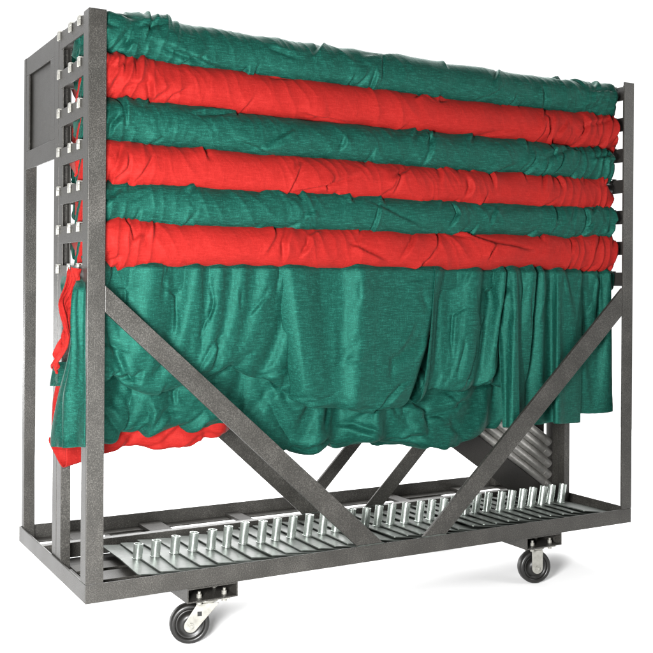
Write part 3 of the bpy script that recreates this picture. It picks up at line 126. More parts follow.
1666,-43,1,-1,0,0,1,-1,0,0,0,0,0,1,-1,1,-1,2,-1,6,16,40,21,-1,-2,0,1666,-43,1,-1,0,0,0,0,1,-1,0,0,1,-1,1,-1,1,0,1,3,16,41,20,0,0,0,1666,-43,1,-1,0,0,0,0,1,-1,0,1,-1,1,-1,1,-1,1,1,3,14,43,19,3,0,0,1666,-42,-1,0,0,0,0,1,-1,0,1,-1,0,1,0,-1,1,0,1,2,14,45,18,3,0,0,
1666,-42,-1,0,0,0,0,1,-1,0,1,-1,1,-1,1,0,0,0,1,1,14,45,20,1,1,-2,
))
CLOTH['tuck'] = (73, 27, (
-16,6,-1,0,1,0,0,0,0,1,1,2,-6,-12,-3,1,3,0,1,1,0,2,1,1,-1,0,-4,32,3,2,0,0,0,0,-1,4,1,1,-3,-5,-6,-6,-1,4,0,1,1,2,1,0,1,-1,-3,4,79,5,0,-1,-1,1,0,1,3,1,-2,-5,-3,-1,-2,-2,0,0,0,1,1,1,2,-1,-4,1,9,124,7,-4,1,0,1,-1,1,-2,1,-1,1,-2,-1,-1,-4,-1,-2,1,0,2,2,-1,-3,-1,6,7,
168,5,-1,1,-1,0,0,0,0,-1,1,-1,0,-1,-3,-2,-4,0,2,0,1,0,-2,0,1,6,6,210,5,-3,0,1,1,2,1,-2,-1,0,-2,0,1,-5,-5,0,2,1,0,-1,-1,0,1,1,6,0,251,10,-11,4,2,1,0,-2,-2,0,-2,1,4,-3,-12,5,3,-1,0,-2,1,-1,-2,3,2,2,4,291,7,-4,0,3,-3,0,-2,1,0,2,0,1,-9,-2,2,2,-2,-1,1,2,-5,3,0,1,1,8,
331,2,3,-1,-1,-1,0,-1,1,3,1,-1,-5,-3,1,0,-1,-2,0,2,-2,0,1,0,-1,0,4,370,5,-4,0,0,2,0,2,0,0,-1,0,-4,-5,5,-1,-2,-1,-1,2,-3,1,0,-1,-1,-3,-5,408,2,0,1,1,-1,1,-1,0,-1,1,-2,0,0,-1,-1,-1,-2,0,0,-2,0,0,0,-2,-4,-2,444,2,1,0,-1,1,0,0,0,-1,1,-1,0,-1,-1,-1,-1,-2,0,-1,-1,0,0,0,-4,-2,-4,
478,2,1,-1,1,0,0,0,0,-1,1,-1,0,-1,-1,-1,-2,0,-1,-2,1,-1,0,-1,-3,-7,2,511,2,1,0,0,0,-1,1,-1,1,-1,0,1,-2,-2,0,-2,0,-1,-1,1,-2,0,-2,-5,-10,-3,543,3,-1,1,-1,1,0,-1,1,-1,0,1,1,-4,-1,-1,0,-1,-1,0,0,-1,-1,-3,-10,-6,-4,575,3,-1,0,1,-1,1,-1,1,0,0,0,-1,-1,-2,-1,-1,0,0,-1,0,0,-3,-4,-8,-4,2,
608,2,0,0,1,0,0,-1,1,0,0,0,-1,-1,-2,-1,-1,0,0,0,-1,-1,-2,-5,-6,-3,3,643,3,-2,2,-1,0,1,0,1,-1,0,0,-2,0,-1,-2,-1,0,0,-1,0,-1,-2,-5,-4,-7,7,680,4,-1,-1,1,-1,1,-1,1,1,-1,-1,-1,0,-1,-2,-2,1,1,-2,0,-1,-2,-4,-6,-5,-13,720,5,0,-4,1,1,-1,1,-1,1,-1,0,0,-1,-1,-2,-1,0,0,0,-1,-1,-2,-4,-4,-6,1,
763,4,1,-3,0,0,-1,0,2,0,-1,1,0,-2,-1,-1,-2,-1,2,-1,-1,-1,-1,-4,-4,-3,4,807,2,4,-3,-3,0,1,2,1,-1,0,0,-1,-2,0,1,-4,0,1,-1,0,-2,0,-4,-2,-4,3,853,-1,10,-9,-1,2,2,1,0,-1,-1,-1,-1,1,1,-1,-4,1,1,-1,-1,-1,0,-3,-2,-3,-7,898,-3,12,-11,4,2,0,-1,-2,1,-1,-1,2,0,0,-3,-1,4,-3,0,-2,0,0,-2,-1,-2,-6,
943,-6,10,0,0,-1,-2,1,-1,1,0,1,-1,-1,-4,4,3,-2,-2,-1,-1,-1,1,0,-1,1,-4,988,-3,6,-1,1,-1,1,-1,0,0,-1,-1,-1,-4,1,6,6,0,-5,-4,0,0,0,1,1,3,-1,1033,-2,2,0,1,-1,0,0,0,0,-1,-1,2,1,1,3,2,2,-4,-2,-3,-1,1,2,2,8,8,1078,-2,0,0,2,-1,-1,2,0,1,-1,1,-1,2,2,1,1,2,-1,-4,-2,-1,1,2,2,10,17,
1122,-5,6,-2,-1,3,-1,-1,-1,2,1,1,-1,1,1,2,2,0,0,-3,-3,0,-1,4,2,8,0,1167,-8,5,2,1,-2,3,2,-3,-1,0,1,2,2,0,-2,5,2,-1,-4,-2,-1,0,3,4,6,0,1210,-7,2,3,0,0,3,-2,4,0,-3,0,0,1,1,2,2,4,-2,-3,-2,0,-1,2,5,7,2,1249,-9,1,6,1,1,0,-1,1,2,1,0,-3,1,-1,3,4,3,-2,-2,-2,-1,0,1,4,10,11,
1286,-12,7,3,-3,6,-2,1,1,-1,1,2,0,-2,1,0,6,2,-2,-3,-2,0,-2,2,4,7,11,1318,-5,1,1,-2,0,6,-2,4,-3,0,0,2,2,-2,1,5,0,-3,0,-1,0,-9,10,-6,12,6,1348,-2,-1,-1,-2,0,5,3,0,-1,-1,0,0,2,2,0,2,0,-2,1,2,-10,1,7,-16,22,-3,1377,-1,-2,-1,-3,1,7,1,0,-1,-1,-1,1,1,1,3,-1,1,-1,2,0,-13,11,-3,-17,22,-8,
1404,7,-9,-5,1,4,3,0,0,-1,-1,1,0,0,-2,5,0,0,1,2,-2,-8,10,-12,-6,11,-9,1432,15,-18,-6,6,3,0,1,-1,-1,0,1,0,-2,-2,5,1,0,1,2,-1,-4,5,-16,2,11,-10,1462,15,-20,-4,8,3,-2,0,-1,2,0,-2,-2,-1,4,0,1,-1,3,2,-2,-1,1,-18,12,7,-9,1496,5,-13,7,1,1,0,0,0,-1,-1,-3,2,2,2,-2,1,-1,2,3,-2,-2,-1,-16,18,3,-7,
1536,-1,0,2,0,0,-1,0,-1,-2,-1,-3,5,7,-1,-2,-1,-1,3,2,-4,-2,-6,0,10,2,-3,1583,-1,1,0,-1,-1,0,0,-2,0,2,3,3,-3,1,3,-4,1,2,0,-7,1,-7,10,2,1,-1,1637,-1,-2,1,1,1,-1,1,-1,2,-1,0,0,0,3,2,-4,1,1,-8,3,-1,3,2,1,0,0,1697,1,-1,0,0,0,0,0,-1,1,-1,1,0,0,2,0,-2,-1,-3,2,2,1,1,-1,2,-1,1,
1757,0,0,-2,1,0,-1,0,1,0,2,0,2,1,0,-1,-4,-1,-1,1,2,2,-1,1,0,0,1,1814,0,-1,1,1,-1,1,0,1,0,0,1,0,1,-6,-4,6,-1,-1,1,2,3,-3,1,-1,-1,1,1867,0,-1,0,1,0,1,0,0,0,1,0,0,0,0,-2,-1,1,-1,2,0,3,-1,-1,-2,-1,0,1915,3,0,-3,-1,-1,0,1,0,1,2,-1,2,-1,2,-3,-1,-1,2,0,1,1,-1,0,-1,-2,-1,
1960,5,-3,4,1,-3,-4,-3,0,0,0,1,0,1,4,-1,-2,0,2,0,0,3,-3,-1,-1,0,-5,2002,5,5,-9,-1,1,2,1,-1,-4,-3,1,0,0,2,1,0,2,0,0,0,1,-2,1,-1,0,-6,2042,-4,8,6,-4,-7,0,2,0,2,-2,-3,-1,1,1,1,1,0,1,1,-1,0,-1,0,-1,-1,-2,2082,-7,5,4,6,0,-7,-2,2,0,-1,1,-2,-1,3,0,0,1,0,0,1,-2,-1,-3,4,-3,0,
2122,-7,1,7,-1,4,4,-3,-6,1,1,2,-3,-2,1,5,-3,2,-1,0,1,-2,-4,0,5,-8,6,2162,-7,0,6,2,-1,0,6,2,-7,-1,0,4,-3,-4,5,2,-3,3,-3,1,1,-5,-2,3,-3,2,2201,-6,0,4,1,2,-1,0,2,6,-4,-4,1,2,-3,0,5,-4,1,1,-3,4,-3,-5,1,2,-5,2241,-5,1,2,0,1,2,-2,1,1,6,-1,-6,1,0,-1,3,1,-2,1,-2,-1,4,-7,-1,5,-13,
2281,-3,0,1,-1,2,1,0,-1,0,2,7,-3,-5,2,-2,1,3,-1,0,-1,-2,2,-3,-3,2,-12,2321,-2,-1,0,1,1,0,1,0,-1,1,2,4,-1,-3,-2,1,2,1,-1,-1,-2,0,0,-4,-1,-10,2362,-2,1,1,0,0,-1,-1,2,-1,0,2,1,2,1,-4,-1,2,2,-1,-1,-3,0,0,-1,-5,-10,2403,0,1,-2,2,-1,-1,-1,2,-2,1,1,2,2,0,-3,-1,0,4,-1,-1,-2,-2,2,-2,1,-6,
2446,0,10,-10,-1,0,0,-1,0,-1,3,1,1,0,0,-2,0,-1,3,1,0,-2,-1,-1,1,5,-7,2492,-1,11,-7,-3,-3,1,1,-3,4,0,2,-1,0,1,-2,-1,1,1,2,0,-2,-1,0,2,8,-6,2541,6,1,-3,-6,-5,7,-3,3,1,0,-1,2,-2,1,-2,0,-1,4,2,-1,-3,1,-2,5,12,-3,2593,7,-1,-6,-8,7,1,1,0,-1,0,1,0,1,-2,0,-3,0,2,8,-4,-1,-1,-1,4,13,4,
2648,9,-7,-7,5,0,0,-1,1,1,0,1,0,-1,-2,1,-3,-2,5,1,4,-1,-2,-1,1,14,7,2704,5,-5,-1,0,0,1,1,0,1,0,0,-2,0,0,0,-2,-3,5,1,1,2,-1,-1,-1,12,13,2759,0,-2,2,0,2,-1,1,-1,0,1,-1,-1,-1,0,0,-1,-2,5,2,-1,1,-1,1,-1,6,20,2809,2,-2,1,0,0,0,-1,0,-1,0,0,-1,0,1,1,-2,-4,3,6,6,-5,0,0,1,3,18,
2854,0,-1,1,-1,1,0,-1,1,0,0,0,0,0,-2,-2,0,2,-3,3,4,1,4,-1,6,1,-5,2895,-1,0,0,1,-1,1,0,0,0,0,1,0,-3,-5,2,1,6,-7,2,1,0,5,12,-1,-1,-11,2932,-1,0,0,-1,1,0,0,-1,1,0,-1,1,-1,-1,2,-1,-3,2,0,-7,3,21,0,-1,5,-16,2967,-2,1,-1,0,0,0,0,0,-1,1,0,0,0,1,0,-1,-7,-1,-11,14,22,0,-6,5,7,-9,
3000,-1,-1,0,1,-1,-1,0,0,0,-1,0,0,2,2,0,-12,-11,2,11,26,1,-9,-6,21,-5,-2,244,-3,0,0,0,0,0,1,0,0,2,3,16,9,-5,-4,-3,-2,-3,-1,0,0,-1,-1,-1,0,1,226,-6,3,-1,0,0,-1,1,4,5,4,10,6,1,-2,1,-9,-4,-1,-1,-3,-2,0,-1,5,4,-18,198,-1,-2,-2,0,0,0,8,9,2,2,4,-2,5,2,-1,-8,-4,-2,-2,-3,0,1,6,4,-18,-4,
169,5,-9,0,2,1,3,5,2,2,1,2,4,8,4,-2,-11,-5,-2,0,-2,0,6,5,-22,5,-13,158,3,-2,1,2,0,0,0,1,7,-2,0,5,10,6,-5,-12,0,2,-5,0,5,4,-20,-6,15,-25,176,2,3,1,-1,-1,-5,-2,6,5,2,2,5,6,6,-5,-4,-2,-10,-2,16,0,-21,-14,30,-15,-21,214,-8,16,-7,-7,-1,6,7,4,1,1,1,0,3,7,3,-3,-14,-3,18,-2,-20,-18,28,4,-27,-3,
238,-9,0,-1,9,7,2,0,-3,-2,1,4,8,9,3,-3,-13,-7,20,-1,-17,-25,21,18,-16,-8,-12,229,-10,5,8,-1,-1,-3,0,2,5,6,6,6,0,3,-3,-14,6,12,-8,-28,-1,27,-5,-9,3,-29,199,-1,-1,-1,1,1,2,6,2,3,4,-3,0,3,12,0,-11,0,8,-11,-24,14,9,-11,-2,-2,-1,171,0,0,2,2,-1,2,2,0,1,0,0,7,8,7,0,-4,-7,3,-12,-12,10,-4,-4,-1,-5,23,
163,5,0,0,0,0,0,0,0,0,0,1,9,9,5,2,-3,-6,-4,-10,-4,0,-1,-3,-6,13,9,174,6,-1,-1,1,-1,0,1,-1,1,0,2,6,10,7,0,-3,-5,-5,-9,-8,5,-4,-5,2,18,-10,197,4,0,0,0,-1,1,0,0,1,0,1,5,12,6,0,-3,-5,-6,-14,-3,9,-9,-3,15,0,-7,221,3,1,-1,0,1,-1,1,-1,1,0,0,5,14,6,-1,-3,-6,-7,-22,16,-3,-8,7,19,-12,-12,
235,0,3,-1,0,0,0,1,-1,2,0,1,9,9,5,0,-4,-6,-11,-21,26,-14,-3,20,6,-27,6,233,-1,-3,8,0,1,-1,-1,-2,-1,4,7,6,3,8,0,-5,-4,-13,-19,24,-15,6,20,-11,-26,23,217,13,-22,7,5,1,2,-1,1,-3,-1,15,-6,8,9,1,-7,-2,-10,-20,17,-9,13,9,-25,-7,29,195,22,-13,-27,23,-2,4,4,-10,0,12,0,-8,15,7,3,-7,-5,-3,-19,8,-3,18,-9,-25,15,0,
178,28,-8,-38,13,12,8,-8,-13,16,4,-13,10,8,8,3,-7,-5,-4,-9,-3,6,10,-19,-17,27,-19,171,25,0,-40,8,22,-3,-19,13,7,-12,8,4,9,4,2,-3,-9,-4,-5,-2,7,1,-24,0,20,-22,177,10,14,-35,17,6,-18,11,5,-7,5,5,5,6,1,0,1,-10,-8,-4,2,7,-4,-27,16,6,-15,194,-10,27,-16,8,-16,12,3,-2,6,2,3,4,1,-3,7,-2,-9,-14,3,0,10,-8,-26,21,-1,-4,
215,-23,27,3,-13,12,3,2,3,2,0,1,1,0,1,3,3,-18,-9,6,-1,10,-6,-27,19,-1,3,221,-25,23,2,8,4,2,1,0,0,-2,0,1,3,-7,10,9,-22,-10,3,6,2,4,-30,10,9,-3,200,-8,14,4,2,-1,1,-2,-1,0,-1,-2,1,1,4,14,1,-10,-10,-5,4,-1,8,-23,-7,20,-11,182,4,3,0,0,-1,1,-1,1,-1,-1,1,1,4,8,8,0,-9,-3,-3,-6,0,4,-8,-24,19,-8,
195,-12,8,11,1,-3,-1,3,2,1,-1,-2,0,4,9,7,2,-8,-5,-4,-7,-4,6,2,-25,3,10,216,-18,5,2,16,8,-3,-7,-1,5,5,1,0,1,6,6,4,-5,-8,-6,-9,-8,10,5,-10,-18,19,212,-20,28,-17,-7,12,17,4,-6,-9,-3,9,6,4,5,2,5,-3,-10,-5,-5,-9,1,6,3,-22,5,191,-4,7,6,-14,-8,2,18,10,0,-7,-11,1,12,9,6,5,-7,-8,-4,-3,-5,-1,1,1,-6,-15,
180,15,-13,-14,15,-7,-1,-3,11,13,4,-5,-13,-6,18,13,6,-9,-7,-2,-1,-3,-3,-5,-1,2,-13,192,19,-26,-10,8,3,4,6,-7,8,10,4,0,-17,2,22,6,-10,-4,4,-4,-6,-10,-11,16,8,-26,218,4,-20,-3,5,-5,21,-1,12,-13,10,6,2,1,-11,16,7,-9,5,-4,-7,-11,-20,8,30,-6,-33,233,-15,0,-2,-4,1,15,13,6,-7,1,8,-2,1,4,6,7,-3,-1,-6,-10,-23,-5,21,23,-13,-33,
219,-12,-4,-2,-3,3,21,7,0,1,2,2,-2,-6,6,14,7,-2,-3,-6,-15,-26,12,21,13,-14,-33,185,-1,-12,-7,2,17,10,2,1,1,1,0,-7,-8,2,25,8,0,-2,-7,-18,-21,16,19,10,-32,-7,150,11,-26,0,19,7,-1,0,3,0,-1,-6,-8,-7,5,27,11,3,-3,-7,-19,-13,14,16,3,-32,-11,126,13,-22,22,-2,-2,1,2,-1,-3,-7,-5,-6,0,12,20,11,5,-3,-5,-23,-1,9,12,-9,-18,-21,
123,11,5,-5,-1,-1,0,-2,-5,-4,-3,-4,4,4,8,13,12,6,-5,-3,-25,14,0,7,-17,-7,-29,149,10,-3,-1,-1,0,-2,0,-2,2,1,1,-3,-7,7,15,13,6,-7,-8,-8,11,0,-12,-3,-5,-36,207,4,-1,0,0,1,0,0,0,1,-2,-5,-3,3,5,7,15,2,-4,-7,11,0,-7,-26,15,-2,-38,281,1,1,0,-2,1,-1,-1,0,-1,0,0,-2,0,1,10,14,-1,3,6,0,-3,-32,-2,17,-1,-37,
329,-5,-2,3,1,0,-1,0,0,0,-1,-1,0,1,7,11,11,-1,9,-1,-3,-15,-31,6,27,-6,-37,289,-4,-1,0,0,0,0,-1,1,0,1,1,2,3,8,11,5,0,6,1,-5,-14,-26,1,29,-10,-37,180,-1,0,0,1,0,0,0,1,0,1,1,0,2,3,7,17,2,-1,2,-2,-10,-26,7,16,-15,-34,103,1,0,2,0,1,-1,1,0,-1,1,-1,0,2,5,11,13,4,0,0,-3,-9,-8,-8,5,-9,-32,
120,-5,1,5,4,1,2,0,-1,-2,-2,-1,-1,0,7,13,11,5,0,0,-4,-14,-7,6,-3,-8,-26,186,-11,3,-1,0,1,5,8,6,4,-2,-5,-3,-2,5,10,13,0,2,2,-5,-19,-5,1,8,-2,-25,234,-19,2,8,8,-2,-4,-2,3,6,11,6,-2,-4,2,8,4,3,4,2,-6,-12,-11,-2,1,4,-11,253,-21,14,-13,4,12,8,0,-6,-4,0,9,12,3,1,2,5,2,3,2,-5,-10,-13,-4,-5,22,-26,
252,-24,26,-2,-19,-2,9,14,7,-2,-4,-6,2,9,13,4,2,3,-1,4,-4,-9,-18,-12,17,24,-43,242,-18,9,23,-10,-21,-5,4,13,11,5,0,-7,-4,7,20,2,3,-2,0,-1,-5,-31,-2,31,10,-40,230,-14,1,23,6,-12,-18,-6,-3,14,15,-1,8,-8,-1,19,8,2,0,-3,-8,6,-29,-6,28,10,-26,214,-11,3,15,5,3,-13,-15,-5,-4,11,19,-9,9,-1,13,12,1,1,0,-16,5,-6,-28,26,16,-17,
195,-7,11,1,2,4,3,-16,-12,0,-7,11,18,-13,10,14,12,4,-1,-1,-5,-17,14,-25,4,28,-29,179,5,-1,0,0,5,5,-4,-20,-5,7,-11,13,11,-15,27,13,6,0,-2,-2,-21,5,-2,-16,32,-35,182,0,0,1,4,5,3,-2,-13,-12,2,11,-16,19,-10,19,18,8,0,-3,-2,-21,-3,9,-15,18,-26,214,-6,-1,1,-2,14,8,-5,-10,-9,-5,17,-2,-15,18,9,19,6,-1,-2,-7,-19,-8,13,-4,1,-16,
213,3,-9,2,-8,13,13,-9,-10,-6,-4,18,6,-23,9,21,14,5,1,-3,-6,-15,-15,15,-1,-4,4,182,12,3,-16,-6,14,1,-17,-1,-3,5,16,4,-24,-3,26,17,7,-1,-1,-5,-12,-9,3,2,-3,8,189,2,-5,13,1,-4,-15,-4,-4,10,9,7,1,-20,-4,24,15,8,-3,0,-4,-13,-6,1,6,-1,0,221,-23,4,35,1,-32,6,-6,12,9,2,1,-3,-8,-3,17,13,5,-2,2,-4,-14,-14,12,7,3,-7,
219,-18,6,26,-29,5,2,10,6,1,0,-1,-8,-6,4,11,16,-1,1,4,-4,-6,-19,4,14,4,-11,190,9,-16,-6,6,10,5,2,-1,-2,-5,-5,-2,-2,0,19,13,-3,0,0,4,-4,-8,-13,11,13,-19,172,13,-21,12,5,1,-3,-2,-4,-3,-3,0,-4,1,11,13,9,2,-12,3,-1,3,-3,-4,-8,18,-19,185,6,3,-2,-2,-3,-4,0,-3,1,0,1,2,4,8,7,7,0,-12,0,-1,-2,1,1,0,1,-7,
218,-1,1,-1,1,-1,1,0,1,0,1,1,0,3,5,6,7,3,-12,-5,-4,-1,0,-1,0,1,-3,230,0,0,0,1,-1,1,-1,1,1,-1,1,0,4,9,7,2,0,-5,-5,-6,-5,-7,-3,4,4,10,198,1,-1,1,0,1,0,0,0,1,0,1,1,4,4,5,6,5,-9,-6,-10,-5,9,-3,-8,-1,32,170,1,0,1,0,0,0,1,0,0,0,0,1,5,7,6,5,0,-7,-3,-3,1,-12,-12,6,13,20,
197,1,0,0,0,1,1,-1,0,1,0,0,0,6,7,6,4,4,-13,-3,2,-23,-3,16,4,-1,11,237,0,0,0,0,1,0,0,1,0,1,0,2,3,5,9,5,-5,-3,-5,-22,-7,19,17,-16,5,0,996,-31,1,-1,0,0,0,1,-1,0,1,1,8,23,13,7,2,2,1,2,0,0,1,1,0,0,0,1001,-27,-3,-1,0,0,0,0,1,1,1,6,5,6,17,4,14,3,1,1,1,1,0,1,-2,-4,2,
1011,-27,-4,0,0,0,0,3,0,1,2,3,-1,3,8,25,13,2,2,0,1,0,0,-2,-5,1,4,1023,-29,-2,0,-1,1,0,0,1,1,0,1,2,8,10,21,14,2,2,-1,1,0,-4,-3,-1,3,1,1034,-32,1,0,-1,1,0,0,0,2,0,-1,3,8,13,19,16,0,-1,1,1,-4,-3,1,0,0,-4,1039,-30,-1,1,-1,0,0,1,1,-1,0,1,3,6,17,21,6,1,5,-1,-8,0,3,-1,-1,6,-29,
1043,-27,-2,0,-1,1,-1,0,1,-1,3,-1,1,11,25,2,8,7,0,-13,6,4,-1,1,1,1,-30,1053,-27,0,-1,-2,1,-1,0,0,0,0,2,3,17,5,14,14,0,-15,5,10,-6,6,-4,5,1,-33,1066,-27,-1,-2,-1,1,-1,0,1,0,2,3,7,1,4,24,16,-10,-6,11,1,1,-1,4,2,-2,-22,1078,-30,0,-1,0,0,0,2,0,2,1,-1,0,3,14,16,17,-3,-4,9,0,3,-2,3,1,-1,-6,
1085,-31,0,0,1,-1,1,0,0,1,-1,1,2,7,10,12,14,7,-2,7,1,0,1,0,0,-5,-17,1088,-30,-1,1,0,-1,1,0,0,-1,1,0,4,6,10,11,14,7,3,5,0,0,0,0,-2,-8,-31,1092,-30,0,0,-1,1,0,-1,1,0,-1,2,1,9,9,14,11,7,4,3,1,0,0,-1,-3,-21,-14,1099,-31,1,-1,1,-1,1,-1,1,-1,1,0,2,9,11,14,11,4,6,1,-1,2,1,-2,-13,-14,-6,
1105,-31,0,1,-1,0,1,-1,1,-1,1,0,2,10,10,17,8,5,4,0,-1,3,2,-4,-24,7,-6,1109,-31,0,1,-1,0,0,1,-1,0,1,0,4,7,13,15,8,6,4,-5,2,5,1,-12,-12,10,-24,1105,-29,1,-2,-1,1,-1,1,-1,1,0,1,4,4,14,16,9,5,4,-4,1,5,0,-17,6,-11,-17,1089,-22,0,-5,-3,-1,1,0,1,-1,0,5,-1,4,12,15,15,2,5,-1,0,4,-6,-9,5,-24,-2,
1065,-11,-6,-3,-8,-2,0,2,-1,-1,5,0,-4,7,9,13,19,6,1,3,-1,2,-9,1,-10,-24,11,1041,1,-6,-16,-5,-3,3,-2,-1,3,1,-4,2,4,8,11,22,7,3,1,2,-3,-6,3,-25,-15,17,1025,15,-13,-25,-2,0,0,-3,1,1,-3,1,1,5,5,8,26,9,3,1,1,-4,-2,-3,-33,-5,25,1026,26,-27,-23,1,0,-5,0,1,-3,1,2,2,6,2,3,27,13,3,2,-1,-3,1,-13,-32,0,32,
1052,22,-34,-9,-1,-6,-1,0,-1,1,2,1,3,3,-3,11,24,11,7,-1,1,-3,1,-18,-29,2,32,1093,9,-31,-1,-6,-1,1,0,1,0,2,-1,2,-1,3,15,11,24,3,-4,3,-2,1,-17,-32,3,30,1137,-12,-16,-2,-1,2,0,1,0,-1,1,-1,0,3,1,16,10,23,5,-1,-1,1,0,-12,-36,-2,33,1168,-29,-2,0,0,1,-1,1,-1,0,-1,1,-1,2,3,11,20,21,5,1,-2,2,-2,-7,-39,-9,33,
1176,-33,0,0,1,-1,0,1,-1,1,-1,1,0,1,5,8,20,24,3,2,1,0,-1,-3,-35,-22,22,1165,-31,-1,0,0,-1,-1,2,-1,1,0,-1,1,1,4,8,18,25,4,4,1,0,-1,-1,-21,-35,2,1144,-25,-4,-2,-1,1,-1,-1,-1,1,1,1,-1,2,4,7,17,20,10,3,2,0,0,0,-6,-36,-17,1121,-16,-13,-2,1,-2,1,1,-2,-2,0,1,2,1,5,4,17,20,12,4,1,1,0,0,-3,-15,-40,
1104,-14,-14,-2,-2,1,0,-1,2,1,-3,-2,0,2,5,6,13,26,12,2,1,2,-1,1,-2,-5,-34,1097,-19,-12,4,-2,-2,-1,-1,1,2,0,0,-3,0,2,9,14,27,12,0,2,0,2,-1,0,-3,-10,1097,-25,-7,4,-2,1,-3,-2,2,-1,2,1,1,-4,1,9,18,28,5,-1,3,3,0,0,-2,-7,-4,1098,-32,1,2,-1,2,-5,0,0,0,0,1,1,2,-4,11,23,22,-2,4,5,3,-5,5,-13,0,-11,
1098,-32,0,1,2,1,-4,-3,3,-2,0,2,-1,2,1,7,25,14,4,6,5,-2,0,3,-23,8,-17,1099,-31,-1,2,1,0,-5,0,-1,1,1,1,-1,-1,3,9,17,18,6,7,7,-6,6,-7,-24,14,-29,1099,-24,-9,4,0,-4,-2,1,0,0,1,0,-2,0,3,8,14,17,11,7,8,-3,5,-18,-10,13,-49,1105,-21,-11,4,-5,-1,-1,0,1,0,0,-1,-1,1,2,6,12,17,13,10,8,1,0,-22,0,15,-53,
1119,-26,-5,2,-5,-2,1,0,1,-2,0,0,1,1,-2,7,11,15,15,11,12,0,-3,-24,15,6,-51,1135,-32,2,-4,-1,-1,1,-1,-1,1,0,1,-1,0,0,5,12,15,17,6,16,-4,-3,-20,22,0,-42,1149,-35,-1,0,-1,1,-1,1,-1,1,0,1,-1,1,-1,3,14,20,9,9,9,-4,-4,1,8,2,-32,1156,-36,-1,0,0,0,1,-1,1,-1,1,0,0,0,-1,5,21,15,-3,19,-10,11,-1,9,1,1,-28,
1159,-34,-3,1,-1,0,0,0,0,0,0,0,1,-1,1,11,14,1,17,-8,13,10,7,1,1,-1,-27,1163,-35,-1,0,-1,0,0,0,0,1,-1,0,1,0,1,5,11,2,14,9,13,12,-2,2,-3,1,-30,1170,-37,0,0,0,1,0,-1,1,0,-1,1,-1,1,3,6,6,1,13,12,14,12,1,0,-7,2,-37,1175,-37,1,-1,1,-1,1,-1,1,0,-1,1,0,0,1,6,15,5,-5,12,17,11,7,1,-6,-3,-33,
1178,-37,0,0,1,0,-1,1,0,-1,1,0,0,0,1,5,12,12,1,0,17,14,4,4,-3,-4,-19,1174,-36,0,0,0,0,1,0,-1,0,0,0,0,0,1,5,13,9,-1,3,20,17,2,-2,1,-2,-11,1158,-33,-2,0,1,-1,0,0,1,1,-1,0,-2,0,1,6,13,0,1,14,18,16,2,0,-2,-2,-3,1137,-29,2,-6,-2,-1,1,1,-1,0,2,1,0,-2,1,5,4,4,6,17,17,11,5,0,0,-2,2,
1117,-24,-6,4,-4,-4,-2,1,0,0,0,0,3,1,0,3,5,2,8,18,14,11,6,-1,0,-10,-4,1105,-22,-10,0,4,1,-6,-1,-1,0,-1,1,-1,3,4,4,4,5,0,21,13,11,5,0,-4,-19,-3,1102,-27,-6,1,-2,3,4,-3,-4,-1,0,1,-1,-2,5,10,2,9,-1,12,19,6,8,1,-11,-28,6,1101,-33,0,-1,1,-1,0,5,2,-5,-4,1,2,-3,1,10,9,2,14,-1,21,0,11,3,-21,-23,-8,
1099,-34,-1,0,0,1,-1,1,3,3,-2,-5,0,1,-1,6,16,-2,16,1,22,-1,4,6,-11,-38,-7,1098,-36,1,-1,-1,2,1,-1,1,0,6,-1,-5,0,-1,5,11,12,6,10,9,14,-8,10,-5,-36,6,1097,-36,-1,0,0,1,2,-1,1,0,0,5,0,-5,2,0,10,13,10,15,0,18,-4,3,-1,-21,1,1095,-37,0,0,0,1,2,1,-2,0,1,0,5,1,-4,-1,11,14,12,10,6,14,1,-2,1,-8,-2,
1089,-36,-1,1,0,1,1,2,0,-4,3,-2,1,3,2,-3,16,14,6,9,11,10,0,0,1,-1,5,1079,-31,-3,-2,2,0,0,2,1,-4,3,-3,0,6,-3,1,15,21,1,6,12,9,3,-2,0,-7,-8,1069,-32,7,-11,4,1,-2,2,-1,0,-2,-1,1,7,-3,-3,11,23,15,-1,8,9,4,-1,-3,-18,-16,1062,-32,10,-11,4,2,-4,-1,2,-4,-1,0,1,6,-4,-1,10,27,15,-1,6,8,3,0,-9,-24,-20,
1061,-24,0,-6,6,-2,-7,2,-4,0,0,0,0,1,1,0,19,29,3,-4,9,9,2,1,-15,-33,-16,1073,-23,0,-3,1,-7,-2,0,-1,0,1,0,-2,1,0,2,25,28,0,-8,11,6,5,0,-12,-40,-10,1096,-23,-4,1,-7,-1,0,0,0,-1,0,0,0,1,1,0,15,38,5,0,-3,5,4,3,-5,-36,-14,1120,-26,-5,-2,-1,0,0,0,-1,0,1,-1,2,0,-1,3,7,31,25,-2,0,0,0,2,1,-22,-27,
1139,-33,-1,0,0,0,-1,1,-1,1,0,-1,1,0,1,4,5,26,29,2,-1,1,0,-1,0,-4,-30,1146,-34,0,-1,1,-1,1,-1,1,0,0,-1,1,1,1,3,6,26,26,2,1,1,1,0,-1,0,-9,1146,-34,0,0,0,0,0,0,0,0,0,1,-1,1,3,6,3,17,29,5,2,1,-1,-1,-2,0,-16,1145,-34,0,1,-1,0,0,1,-1,1,-1,1,-1,3,2,1,8,20,22,7,2,-1,-3,-1,1,-3,-18,
1144,-34,0,0,1,-1,1,-1,1,-1,1,0,0,0,4,3,5,21,26,-1,-1,-3,4,1,-1,-3,-14,1143,-34,1,-1,1,0,0,-1,1,0,0,0,0,1,3,4,7,16,19,-3,4,5,3,-2,-2,1,-4,1142,-33,0,-1,1,0,0,0,0,-1,2,-1,0,1,3,6,19,10,-14,1,26,5,-1,0,0,2,3,
))
